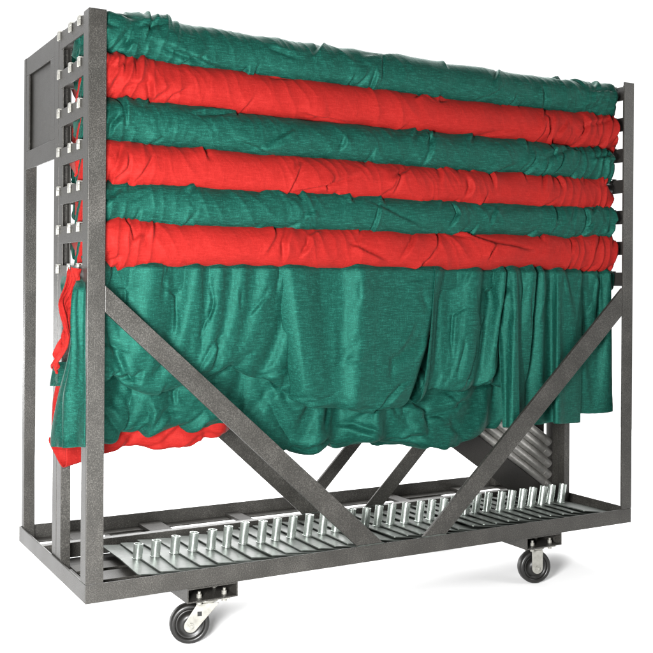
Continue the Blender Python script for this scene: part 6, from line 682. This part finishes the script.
def caster(cx, cy, ang, trail, tilt_plate=0.0):
    """ang: heading of the trail; plate and swivel sit above, wheel trails behind"""
    e = bpy.data.objects.new('caster', None); e.location = (cx, cy, -ZF-0.0885); e.rotation_euler.z = ang
    link(e, cart)
    hz = ZF+0.0885+WR                                    # axle height in the caster's own space
    mb = MB(); mb.box(-0.058, 0.058, -0.042, 0.042, -0.0055, -0.0005)
    mb.lathe([(0.010, -0.006), (0.030, -0.006), (0.034, -0.010), (0.034, -0.014), (0.028, -0.018), (0.010, -0.018)], (0, 0, 0), (0, 0, 1), 32)
    mb.build('top_plate', M['bright'], e, 0.001)
    for s in (-1, 1):
        y = s*0.026
        n = 12
        fw = 0.030 if abs(trail) > 0.01 else 0.019; poly = [(-fw, -0.017), (fw, -0.017)]
        # rounded lower end round the axle
        a0 = math.atan2(hz+0.017, trail)
        for i in range(n+1):
            th = a0 + math.pi/2 - math.pi*i/n
            poly.append((trail + 0.0185*math.cos(th), hz + 0.0185*math.sin(th)))
        # order the outline: right top -> round end -> left top
        right = [p for p in poly[2:]]
        if right[0][0] < right[-1][0]: right.reverse()
        outline = [(-fw, -0.017)] + right[::-1] + [(fw, -0.017)]
        mb = MB(); mb.prism(outline, min(y, y+s*0.0035), max(y, y+s*0.0035))
        fk = mb.build('fork', M['bright'], e, 0.0008)
        q = MB(); yb = y+s*0.0035
        q.tube((trail, yb+s*0.0002, hz), (trail, yb+s*0.004, hz), 0.0085, 6)
        q.tube((trail, yb+s*0.004, hz), (trail, yb+s*0.0085, hz), 0.0045, 12)
        q.build('axle_nut', M['bright'], fk, 0.0005)
        if abs(trail) > 0.01:
            q = MB(); mx, mz = trail*0.5, hz*0.5-0.006
            q.box(mx-0.006, mx+0.006, min(yb+s*0.0002, yb+s*0.0012), max(yb+s*0.0002, yb+s*0.0012), mz-0.006, mz+0.006)
            q.build('slot', M['hole'], fk)  # black patch painted for the shade inside the fork's hole
    w = MB()
    w.lathe([(0.040, -0.0165), (0.047, -0.0175), (0.0525, -0.015), (0.0545, -0.008), (0.0545, 0.008), (0.0525, 0.015), (0.047, 0.0175), (0.040, 0.0165)], (trail, 0, hz), (0, 1, 0), 56)
    ty = w.build('wheel', M['rubber'], e)
    h = MB()
    h.lathe([(0.006, -0.021), (0.013, -0.021), (0.015, -0.012), (0.030, -0.009), (0.034, -0.0135), (0.0405, -0.0155), (0.0405, 0.0155), (0.034, 0.0135), (0.030, 0.009), (0.015, 0.012), (0.013, 0.021), (0.006, 0.021)], (trail, 0, hz), (0, 1, 0), 40)
    h.build('hub', M['rubber'], ty)
    return e
for (xa, xb) in ((0.275, 0.422), (1.438, 1.587)):
    bracket(xa, xb, 0.001, 0.135); bracket(xa, xb, D-0.136, D-0.001)
caster(0.356, 0.062, math.radians(-14), -0.047)
caster(1.521, 0.062, math.radians(-16), 0.0001)
caster(0.352, D-0.07, math.radians(20), -0.056)
caster(1.521, D-0.07, 0, 0.0001)

# sloping tray for the uprights
ca, sa = math.cos(math.radians(34.3)), math.sin(math.radians(34.3))
def along(x, z, s, q):   # s along the slope (down to the right), q across it (up)
    return (x + s*ca + q*sa, z - s*sa + q*ca)
A0 = (1.55, 0.219)
s0, s1 = -0.36, 0.39
mb = MB()
mb.prism([along(*A0, s0, -0.096), along(*A0, 0.30, -0.096), along(*A0, 0.372, -0.03), along(*A0, 0.372, -0.004), along(*A0, s0, -0.004)], 0.384, 0.388)
mb.prism([along(*A0, s0, -0.006), along(*A0, 0.370, -0.006), along(*A0, 0.370, -0.003), along(*A0, s0, -0.003)], 0.3885, 0.44)
mb.box(1.8935, 1.8965, 0.366, 0.4265, 0.0, 0.30)
mb.prism([along(*A0, s0, -0.09), along(*A0, 0.36, -0.02), along(*A0, 0.36, 0.0), (1.885, 0.012), (1.885, 0.30), along(*A0, s0, 0.24)], 0.4275, 0.4305)
P('upright_tray', mb, M['dark'])
TR = 0.0168
words = ('lowest', 'second lowest', 'middle', 'second highest', 'highest')
for k in range(5):
    q = TR + k*0.0338
    e1 = along(*A0, 0.375-0.055*0.684*k*0.62, q)
    # ends sit against the post: cut each tube at the same x
    s_end = (1.888 - A0[0] - q*sa)/ca
    a = along(*A0, s0, q); b_ = along(*A0, s_end, q)
    t = empty('upright_tube', (a[0], 0.408, a[1]))
    tag(t, f'silver aluminium upright tube, {words[k]} in the sloping stack at the right end', 'tube', 'upright tubes in the sloping tray')
    mb = MB(); d = (b_[0]-a[0], 0, b_[1]-a[1])
    mb.tube((0, 0, 0), d, TR, 24, inner=TR-0.0025)
    mb.build('pipe', M['alu'], t)
    mb = MB(); u = Vector(d).normalized(); d2 = Vector(d)
    mb.tube(d2-u*0.03, d2+u*0.002, TR+0.0008, 24, inner=TR+0.0001)
    mb.build('collar', M['alu'], t)

# ------------------------------------------------------------------ base plates with spigots
def base_plate(pin=True):
    t = empty('base_plate')
    w, d, th = 0.20, 0.185, 0.0038
    r = 0.008; pts = []
    for cx, cy, a0 in ((w-r, d-r, 0), (r, d-r, 90), (r, r, 180), (w-r, r, 270)):
        for i in range(4):
            a = math.radians(a0+i*30); pts.append((cx+r*math.cos(a), cy+r*math.sin(a)))
    n = len(pts)
    v = [(x-0.05, y-0.165, -th) for x, y in pts] + [(x-0.05, y-0.165, 0) for x, y in pts]
    f = [tuple(range(n-1, -1, -1)), tuple(range(n, 2*n))] + [(i, (i+1) % n, (i+1) % n+n, i+n) for i in range(n)]
    mesh_obj('plate', v, f, M['zinc'], t, bevel=0.0008)
    if not pin: return t
    mb = MB(); mb.tube((0, 0, 0.0003), (0, 0, 0.056), 0.0135, 24, inner=0.0108)
    mb.lathe([(0.0135, 0.0), (0.0156, 0.0), (0.0145, 0.0016), (0.0135, 0.0025)], (0, 0, 0.0003), (0, 0, 1), 24)
    mb.build('spigot', M['pin'], t)
    return t
def copy_tree(o, parent=None):
    c = o.copy(); col.objects.link(c); c.parent = parent
    for ch in list(o.children):
        copy_tree(ch, c)
    return c
ORD = ['', 'second', 'third', 'fourth', 'fifth', 'sixth', 'seventh', 'eighth', 'ninth', 'tenth', 'eleventh', 'twelfth', 'thirteenth', 'fourteenth', 'fifteenth', 'sixteenth']
proto = base_plate(); plain = base_plate(False); first = True
NPL = 32
for row, (ys, txt, zz) in enumerate(((0.232, 'front row', -0.0125), (0.405, 'back row', -0.0165))):
    for i in range(NPL):
        o = proto if first else (copy_tree(proto) if row == 0 else plain if i == 0 else copy_tree(plain)); first = False
        x = (0.213 if row == 0 else 0.221) + 0.0565*i - 0.000182*i*i
        o.location = (x + rng.uniform(-.003, .003), ys + rng.uniform(-.007, .007), zz + rng.uniform(-.0006, .0006))
        o.rotation_euler = (math.radians(rng.uniform(-.5, .5)), math.radians(4.6+5.2*(i/(NPL-1))**0.7+rng.uniform(-.3, .3)), math.radians(rng.uniform(-2.6, 2.6)))
        for ch in o.children:
            if ch.name.startswith('spigot'): ch.scale.z = (0.041 + 0.023*min(1, i/6) + 0.003*i/NPL)/0.056
        if row: w = ('plain flat zinc base plate without spigot, ' + ('leftmost' if i == 0 else 'last at the right' if i == NPL-1 else ORD[i] + ' from the left' if i < 16 else ORD[NPL-1-i] + ' from the right') + ' behind the spigot row')
        elif i == 0: w = f'zinc base plate with spigot, leftmost and fully bare at left end of {txt}'
        elif i == NPL-1: w = f'zinc base plate with spigot, last at the right, flat top bare, {txt}'
        elif i < 16: w = f'zinc base plate with upright spigot, {ORD[i]} from the left in the {txt}'
        else: w = f'zinc base plate with upright spigot, {ORD[NPL-1-i]} from the right in the {txt}'
        tag(o, w, 'base plate', f'base plates shingled in the {txt}')

# ------------------------------------------------------------------ crossbars with hooks
def crossbar():
    t = empty('crossbar')
    mb = MB(); mb.tube((0.012, 0, -0.028), (1.878, 0, -0.028), 0.016, 16)
    mb.build('bar', M['dark'], t)
    for s in (0, 1):
        X = (lambda a: a) if s == 0 else (lambda a: 1.894-a)
        a = sorted((X(-0.004), X(0.0012))); c_ = sorted((X(-0.004), X(0.013)))
        mb = MB()
        mb.box(a[0], a[1], -0.0095, -0.0035, -0.021, -0.0065); mb.box(a[0], a[1], 0.0035, 0.0095, -0.021, -0.0065)
        mb.box(a[0], a[1], -0.0095, 0.0095, -0.0065, 0.002)
        mb.box(c_[0], c_[1], -0.0090, 0.0090, 0.0021, 0.0045)
        mb.build('hook', M['bright'] if s == 0 else M['dark'], t, 0.0012)  # right hooks darkened by colour in place of shade
    return t
barp = crossbar(); first = True
LEV = ('top', 'second', 'third', 'fourth', 'fifth', 'sixth', 'lowest')
for ri, (y, rtxt) in enumerate(zip(ROWS, ('front', 'middle', 'rear'))):
    for k in range(7):
        o = barp if first else copy_tree(barp); first = False
        o.location = (0.0, y, RUNG[k])
        tag(o, f'crossbar with white hook end in the {rtxt} notch of the {LEV[k]} rung', 'crossbar', 'crossbars hooked on the rungs')

# ------------------------------------------------------------------ rolled drapes
def roll(name, mat, x0, x1, zc, yc, ry, rz, seed, nu, nv, gl=1.0, gr=1.0, amp=1.0, taper=0.55):
    rs = np.random.RandomState(seed)
    u = np.linspace(0, 1, nu); th = np.linspace(0, 2*math.pi, nv, endpoint=False)   # th 0 = back
    U, T = np.meshgrid(x0 + (x1-x0)*u, th, indexing='ij')
    V = T*0.056                                                      # arc length round the roll
    arc = 2*math.pi*0.056
    disp = np.zeros(U.shape)
    disp += 0.006*perlin(U*5, V*7, seed) + 0.004*perlin(U*11+V*9, V*12, seed+1)
    wx = U + 0.012*perlin(U*14, V*14, seed+2)
    disp += 0.0045*(ridged(wx*12 - V*8, V*5, seed+3)-0.5)*(0.15+1.0*sstep(-.1, .5, perlin(U*3.1, V*2, seed+4)))
    disp += 0.0016*(ridged(wx*26 - V*13, V*7, seed+5)-0.5)*(0.4+sstep(-.3, .4, perlin(U*4, V*3, seed+12)))
    # gathers bunched at both ends
    wl = np.exp(-(np.clip(U-x0-0.02, 0, None)/0.17)**2)*gl; wr = np.exp(-(np.clip(x1-0.02-U, 0, None)/0.19)**2)*gr
    ph = U*2*math.pi/0.034 + 4.2*perlin(U*8, V*6, seed+6) + 1.8*perlin(U*19, V*15, seed+10) + V*(30 if seed % 2 else 24)
    disp += (wl+wr)*0.0150*(1-np.abs(np.sin(ph*0.5)))**1.3*np.clip(0.62+0.9*perlin(U*9, V*4, seed+8), 0.05, 1.2)
    # single folds, most of them leaning
    nf = int(46*amp)
    for i in range(nf):
        r = rs.rand()
        if r < 0.22: cu = x0 + rs.exponential(0.10)
        elif r < 0.42: cu = x1 - rs.exponential(0.13)
        else: cu = rs.uniform(x0, x1)
        cv = rs.uniform(0.22, 0.80)*arc
        lean = math.radians(rs.normal(28, 22)); ln = rs.uniform(0.05, 0.15)
        if rs.rand() < 0.14: lean = math.radians(rs.choice([-1, 1])*rs.uniform(70, 86)); ln = rs.uniform(0.10, 0.30)
        dx, dv = math.sin(lean)*ln/2, math.cos(lean)*ln/2
        bend = rs.normal(0, 0.010)
        # v grows from the back over the TOP to the front, so lean rightwards at the top
        pts = [(cu+dx, cv-dv), (cu+bend, cv), (cu-dx, cv+dv)]
        if rs.rand() < 0.5: pts.reverse()
        sub = np.abs(U[:, 0]-cu) < ln+0.16
        disp[sub] += fold(U[sub], V[sub], pts, rs.uniform(0.005, 0.0135), rs.uniform(0.012, 0.045), rs.uniform(0.0030, 0.0062), 0.40)
    disp -= disp.mean()
    e = 2.0/2.08
    cy_, sz_ = -np.cos(T), np.sin(T)
    # th: 0 back(+y), pi/2 top, pi front, 3pi/2 bottom
    Yb = np.sign(-cy_)*np.abs(cy_)**e; Zb = np.sign(sz_)*np.abs(sz_)**e
    endf = 1 - taper*np.clip(1-(U-x0)/0.028, 0, 1)**2 - 0.5*np.clip(1-(x1-U)/0.035, 0, 1)**2
    lowf = 1 + 0.05*perlin(U*2.3, 0*U, seed+9)
    RY, RZ = ry*endf*lowf, rz*endf
    zcen = zc(U) if callable(zc) else zc + 0*U
    Y = yc + Yb*(RY + disp*0.9); Z = zcen + Zb*(RZ + disp*0.75)
    # right end hangs slightly uneven
    Xs = U + 0.010*np.sin(T*2+seed)*np.exp(-(x1-U)/0.03) + 0.006*np.cos(T*3+seed)*np.exp(-(U-x0)/0.03)
    verts = np.stack([Xs, Y, Z], -1).reshape(-1, 3)
    faces = []
    for i in range(nu-1):
        for j in range(nv):
            faces.append((i*nv+j, (i+1)*nv+j, (i+1)*nv+(j+1) % nv, i*nv+(j+1) % nv))
    faces.append(tuple(range(nv))); faces.append(tuple((nu-1)*nv+j for j in range(nv-1, -1, -1)))
    return mesh_obj(name, verts, faces, mat, smooth=True)

TL = (1.466, 1.361, 1.246, 1.134, 1.031, 0.927, 0.816)     # where each roll's upper edge shows, left end
TRT = (1.452, 1.346, 1.234, 1.130, 1.036, 0.934, 0.836)    # and right end
XR = (1.874, 1.874, 1.856, 1.842, 1.862, 1.876)
COLS = ('green', 'red', 'green', 'red', 'green', 'red')
HOW = ('dark green drape rolled along the very top crossbar, wrinkled at its left end',
       'bright red drape rolled just under the topmost green one, pleats bunched at left',
       'dark green drape rolled between the two upper red ones in the front row',
       'red drape rolled fourth from the top, between two green rolls',
       'dark green drape rolled between the two lower red ones in the front row',
       'red drape rolled lowest of the reds, directly above the big hanging green drape')
for k in range(6):
    def zc(U, k=k):
        t = (U-0.04)/1.8
        return TL[k] + (TRT[k]-TL[k])*t - 0.055 - 0.004*np.sin(np.clip(t, 0, 1)*math.pi)
    o = roll('rolled_drape', M[COLS[k]], 0.030, XR[k], zc, 0.084, 0.060, 0.0620, 11+k*7, 720, 84,
             gl=(1.0, 1.0, 0.7, 0.5, 0.9, 0.5)[k], gr=(0.25, 0.8, 0.9, 1.1, 0.9, 0.9)[k])
    tag(o, HOW[k], 'drape', 'drapes rolled along the front crossbars')
ROWTXT = ('middle', 'rear'); LOOSE = []
BC = (('green', 'green', 'green', 'red', 'red', 'red'), ('green', 'red', 'red', 'green', 'green', 'green'))
for r in range(2):
    for k in range(6):
        o = roll('rolled_drape', M[BC[r][k]], (0.012, 0.037)[r] + 0.006*((k*5+r*3) % 3), 1.80, RUNG[k]-0.040, ROWS[r+1]-0.004, 0.040, 0.055, 101+r*31+k*3, 200, 40, amp=0.4, taper=0.2)
        zt, zb = RUNG[k]-0.040, RUNG[k+1]-0.012
        y0 = (0.092, 0.125)[r] + 0.012*((k*3+r) % 3 - 1)
        xo = (0.0115, 0.0175)[r]
        LOOSE.append((o, BC[r][k], [((xo, y0+0.016, zt), (xo+0.002, y0-0.016, zt)), ((xo-0.002, y0+0.040, (zt+zb)/2), (xo, y0+0.002, (zt+zb)/2)), ((xo-0.001, y0+0.062, zb), (xo, y0+0.030, zb))], 200+r*7+k))
        tag(o, f'{BC[r][k]} drape rolled on the {ROWTXT[r]} crossbar of the {LEV[k]} rung, seen through the rack', 'drape', f'drapes rolled on the {ROWTXT[r]} crossbars')

# ------------------------------------------------------------------ hanging drapes
gd = empty('hanging_drape', (0, 0, 0))
tag(gd, 'big green drape hanging in bunched folds on the lowest bar, pleated at its right end', 'drape')

def wrinkle(X, Z, seed, a=1.0):
    wx = X + 0.02*perlin(X*9, Z*9, seed); wz = Z + 0.02*perlin(X*9+7, Z*9, seed+1)
    return a*(0.007*perlin(X*5, Z*3.5, seed+2) + 0.0016*(ridged(wx*9+wz*4, wz*5, seed+3)-0.5))

def finer(p, ax, k):
    # smooth refinement of a grid of points along one axis
    p = np.moveaxis(p, ax, 0); n = len(p)
    e = np.concatenate([2*p[:1]-p[1:2], p, 2*p[-1:]-p[-2:-1]])
    t = np.linspace(0, n-1, (n-1)*k+1); i = np.minimum(t.astype(int), n-2); f = (t-i)[:, None, None]
    a, b_, c, d = e[i], e[i+1], e[i+2], e[i+3]
    q = 0.5*(2*b_ + (c-a)*f + (2*a-5*b_+4*c-d)*f*f + (3*b_-a-3*c+d)*f**3)
    return np.moveaxis(q, 0, ax)

def press(p, d):
    # move each point along the cloth normal, positive to the front
    tx = np.gradient(p, axis=0); tz = np.gradient(p, axis=1)
    n = np.cross(tx, tz); n /= np.linalg.norm(n, axis=2, keepdims=True)+1e-12
    n *= np.where(n[:, :, 1:2].mean() > 0, -1, 1)
    return p + n*d[:, :, None]

def cloth(name, mat, parent, key, dy=0.0, edit=None):
    """a hanging cloth built from its relaxed fold points"""
    nx, nz, vals = CLOTH[key]
    d = np.array(vals, float).reshape(3, nx, nz).transpose(1, 2, 0).copy()
    d[:, 1:] = np.cumsum(d[:, 1:], axis=1)
    p = np.cumsum(d, axis=1)/2000.0
    p[:, :, 1] += dy
    p = finer(finer(p, 0, 4), 1, 4); nx, nz = p.shape[:2]
    if edit is not None: p = edit(p); nx, nz = p.shape[:2]
    f = [(i*nz+j, i*nz+j+1, (i+1)*nz+j+1, (i+1)*nz+j) for i in range(nx-1) for j in range(nz-1)]
    o = mesh_obj(name, p.reshape(-1, 3), f, mat, parent, smooth=True)
    s = o.modifiers.new('smooth', 'SUBSURF'); s.levels = 1; s.render_levels = 1
    t = o.modifiers.new('thickness', 'SOLIDIFY'); t.thickness = 0.0016; t.offset = 0
    return o
def over_bar(p):
    """the top edge passes over the bar, tucked up under the red roll; nothing pokes through the bar"""
    x, y, z = p[:, :, 0], p[:, :, 1], p[:, :, 2]
    y = np.where((z > 0.750) & (z < 0.815), np.minimum(y, 0.0635), y)
    p[:, :, 1] = y + 1.0*np.clip(z-0.806, 0, None)
    return p
def rows(p):                                                       # how far each point lies down its own column, metres
    return np.cumsum(np.concatenate([np.zeros((p.shape[0], 1)), np.linalg.norm(np.diff(p, axis=1), axis=2)], 1), 1)
def left_edit(p):
    X, V = p[:, :, 0].copy(), 0.833-rows(p)
    d = scatter_folds(X, V, 31, 12, (0.03, 0.66, 0.66, 0.80), 16, (0.06, 0.18), (0.003, 0.007), (0.012, 0.03), (0.003, 0.006), 12)
    d += scatter_folds(X, V, 32, 14, (0.05, 0.66, 0.42, 0.60), 35, (0.07, 0.20), (0.004, 0.010), (0.014, 0.035), (0.004, 0.007), 50)
    d += valley(X, V, [(0.063, 0.79), (0.077, 0.64), (0.115, 0.53), (0.178, 0.44)], 0.012, 0.010)
    d += valley(X, V, [(0.414, 0.44), (0.443, 0.53)], 0.014, 0.012)
    return over_bar(press(p, d))
def mid_edit(p):
    X, V = p[:, :, 0].copy(), 0.833-rows(p)
    d = scatter_folds(X, V, 33, 9, (0.64, 1.08, 0.42, 0.78), 26, (0.07, 0.20), (0.003, 0.006), (0.02, 0.05), (0.005, 0.010), 35)
    d += valley(X, V, [(0.93, 0.525), (1.02, 0.559), (1.08, 0.61)], 0.010, 0.018)
    d += scatter_folds(X, V, 34, 8, (0.66, 1.04, 0.36, 0.42), 20, (0.08, 0.20), (0.004, 0.008), (0.015, 0.03), (0.004, 0.007), 80)
    p = press(p, d); n = p.shape[0]; u = np.linspace(0, 1, n)[:, None]
    p[:, :, 1] += 0.034*np.clip(1-u/0.07, 0, 1)**1.6 + 0.030*np.clip(1-(1-u)/0.06, 0, 1)**1.6     # both sides fold back
    return over_bar(p)
def right_edit(p):
    X, V = p[:, :, 0].copy(), 0.833-rows(p)
    d = scatter_folds(X, V, 35, 12, (1.08, 1.49, 0.50, 0.80), 12, (0.08, 0.24), (0.003, 0.008), (0.014, 0.04), (0.004, 0.007), 4)
    d += scatter_folds(X, V, 36, 6, (1.06, 1.49, 0.42, 0.50), 25, (0.06, 0.16), (0.003, 0.008), (0.014, 0.03), (0.004, 0.007), 70)
    return over_bar(press(p, d))
def hem_edit(p):
    X, V = p[:, :, 0].copy(), 0.833-rows(p)
    d = scatter_folds(X, V, 37, 14, (1.36, 1.88, 0.66, 0.81), 10, (0.05, 0.15), (0.003, 0.006), (0.010, 0.025), (0.003, 0.005), 3)
    hem = 0.833 - rows(p)[:, -1:]                                   # a stitched line a little above the hem
    d += -0.0012*np.exp(-((V-hem-0.035)/0.0022)**2)
    return over_bar(press(p, d))
def sag(p):
    X, V = p[:, :, 0].copy(), 0.56-rows(p)
    d = scatter_folds(X, V, 21, 22, (0.05, 1.45, 0.20, 0.44), 26, (0.14, 0.36), (0.008, 0.017), (0.02, 0.05), (0.006, 0.010), 66)
    d += scatter_folds(X, V, 22, 16, (0.05, 1.45, 0.20, 0.44), 26, (0.09, 0.24), (0.006, 0.014), (0.015, 0.04), (0.005, 0.009), -58)
    d += scatter_folds(X, V, 23, 14, (0.05, 1.45, 0.20, 0.46), 50, (0.05, 0.14), (0.003, 0.008), (0.010, 0.03), (0.003, 0.006), 0)
    p = press(p, d)
    x, z = p[:, :, 0], p[:, :, 2]
    p[:, :, 2] = 0.56 - (0.56-z)*(0.90 + 0.09*sstep(0.02, 0.16, x) + 0.16*sstep(0.25, 0.62, x))
    return p
def red_edit(p):
    X, V = p[:, :, 0].copy(), 0.60-rows(p)
    p = p[7:].copy(); X, V = X[7:], V[7:]; x0 = p[:, :, 0].copy(); p[:, :, 2] = 0.60 - (0.60-p[:, :, 2])*1.075; p[:, :, 0] = x0 - 0.030*(1-sstep(-0.03, 0.12, x0))*sstep(0.46, 0.36, p[:, :, 2])
    return press(p, scatter_folds(X, V, 24, 16, (-0.02, 0.5, 0.22, 0.42), 40, (0.06, 0.18), (0.003, 0.009), (0.012, 0.03), (0.004, 0.007), 45))
def longer(p):
    p[:, :, 2] = 0.795 - (0.795-p[:, :, 2])*1.45; p[:, :, 0] -= 0.024*sstep(0.78, 0.70, p[:, :, 2])
    return p
cloth('folded_panel', M['green'], gd, 'left', 0.004, left_edit)
cloth('folded_panel', M['green'], gd, 'mid', -0.004, mid_edit)
cloth('folded_panel', M['green'], gd, 'right', 0.006, right_edit)
cloth('tucked_panel', M['green'], gd, 'tuck', 0.046, sag)
for key in ('hemA', 'hemB', 'hemC'):
    cloth('hem_fold', M['green'], gd, key, 0.0, hem_edit)

def strip_sheet(name, mat, parent, rows, seed, amp=0.006, nx=26, nz=70):
    z = np.linspace(0, 1, nz); k = np.linspace(0, 1, len(rows))
    sm = lambda c: np.convolve(np.pad(np.interp(z, k, c), 5, mode='reflect', reflect_type='odd'), np.ones(11)/11, 'valid')
    Lp = np.array([r[0] for r in rows]); Rp = np.array([r[1] for r in rows])
    A = np.stack([sm(Lp[:, i]) for i in range(3)], -1); B = np.stack([sm(Rp[:, i]) for i in range(3)], -1)
    u = np.linspace(0, 1, nx)
    Pq = A[None]*(1-u[:, None, None]) + B[None]*u[:, None, None]
    n = np.array([-0.97, -0.24, 0])
    edge = np.sin(np.pi*u)[:, None]
    d = amp*edge*(0.9*np.sin(u[:, None]*9+2*perlin(u[:, None]*3, z[None]*3, seed)+seed) + 0.8*perlin(u[:, None]*4, z[None]*4, seed+1) + 0.8)
    Pq = Pq + d[..., None]*n
    verts = Pq.reshape(-1, 3)
    faces = [(i*nz+j, i*nz+j+1, (i+1)*nz+j+1, (i+1)*nz+j) for i in range(nx-1) for j in range(nz-1)]
    o = mesh_obj(name, verts, faces, mat, parent, smooth=True)
    s = o.modifiers.new('thickness', 'SOLIDIFY'); s.thickness = 0.002; s.offset = -1
    return o
strip_sheet('end_flap', M['green'], gd, FLAP_GREEN, 3, 0.011, 48, 90)

rd = empty('hanging_drape', (0, 0, 0))
tag(rd, 'red drape hanging behind the big green one, its hem showing below at lower left', 'drape')
cloth('main_panel', M['red'], rd, 'red', 0.045, red_edit)
cloth('end_flap', M['red'], rd, 'leaf', 0.0, longer)
strip_sheet('end_flap', M['red'], rd, FLAP_RED_BACK, 8, 0.003)

g3 = empty('hanging_drape', (0, 0, 0))
tag(g3, 'dark green drape on the rear bar, only its left edge showing behind the red flap', 'drape')
xs = np.linspace(0.044, 1.78, 120); zs = np.linspace(0.81, 0.47, 24)
GX, GZ = np.meshgrid(xs, zs, indexing='ij')
mesh_obj('main_panel', np.stack([GX, 0.275 - wrinkle(GX, GZ, 95, 1.2), GZ], -1).reshape(-1, 3), [(i*24+j, i*24+j+1, (i+1)*24+j+1, (i+1)*24+j) for i in range(119) for j in range(23)], M['green'], g3, smooth=True)
strip_sheet('end_flap', M['green'], g3, FLAP_TEAL, 12, 0.004)
strip_sheet('end_flap', M['green'], g3, FLAP_DARK, 15, 0.003)

for o, cn, rows, sd in LOOSE:                                     # loose ends of the rolled drapes in the rack's openings
    strip_sheet('loose_end', M[cn], o, rows, sd, 0.003, 12, 30)
# ------------------------------------------------------------------ light
w = bpy.data.worlds.new('World'); sc.world = w; w.use_nodes = True
nt = w.node_tree; bg = nt.nodes['Background']
# invented surround light: world set white beyond the cart, dimmed behind the camera
tc = nt.nodes.new('ShaderNodeTexCoord'); dp = nt.nodes.new('ShaderNodeVectorMath'); dp.operation = 'DOT_PRODUCT'
dp.inputs[1].default_value = (0.50, 0.866, 0.0)
nt.links.new(tc.outputs['Generated'], dp.inputs[0])
mr = nt.nodes.new('ShaderNodeMapRange'); mr.interpolation_type = 'SMOOTHSTEP'
mr.inputs['From Min'].default_value = 0.05; mr.inputs['From Max'].default_value = 0.72
mr.inputs['To Min'].default_value = WORLD_DIM; mr.inputs['To Max'].default_value = WORLD
nt.links.new(dp.outputs['Value'], mr.inputs['Value'])
nt.links.new(mr.outputs['Result'], bg.inputs['Strength']); bg.inputs['Color'].default_value = (1, 1, 1, 1)

def area(name, loc, target, size, power, colr=(1, 1, 1)):
    l = bpy.data.lights.new(name, 'AREA'); l.shape = 'RECTANGLE'; l.size, l.size_y = size; l.energy = power; l.color = colr
    o = bpy.data.objects.new(name, l); col.objects.link(o); o.location = loc
    o.rotation_euler = (Vector(target)-Vector(loc)).to_track_quat('-Z', 'Y').to_euler()
    return o
for a in LAMPS: area(*a)

# ------------------------------------------------------------------ camera
cam = bpy.data.cameras.new('Camera'); co = bpy.data.objects.new('Camera', cam); col.objects.link(co)
yaw, pitch, rol = 0.5159, -0.0014, 0.0065
f = Vector((math.sin(yaw)*math.cos(pitch), math.cos(yaw)*math.cos(pitch), math.sin(pitch)))
r = Vector((math.cos(yaw), -math.sin(yaw), 0)); u = r.cross(f)
r2 = r*math.cos(rol) + u*math.sin(rol); u2 = -r*math.sin(rol) + u*math.cos(rol)
co.matrix_world = Matrix(((r2.x, u2.x, -f.x, -0.7511), (r2.y, u2.y, -f.y, -2.5551), (r2.z, u2.z, -f.z, 0.769), (0, 0, 0, 1)))
cam.sensor_width = 36; cam.lens = 36*1028.52/653
cam.shift_x = -1.688/653; cam.shift_y = -42.7/653
cam.clip_start = 0.05; cam.clip_end = 500
sc.camera = co
sc.view_settings.view_transform = 'Standard'; sc.view_settings.look = 'None'
sc.view_settings.exposure = 0.0; sc.view_settings.gamma = 1.0
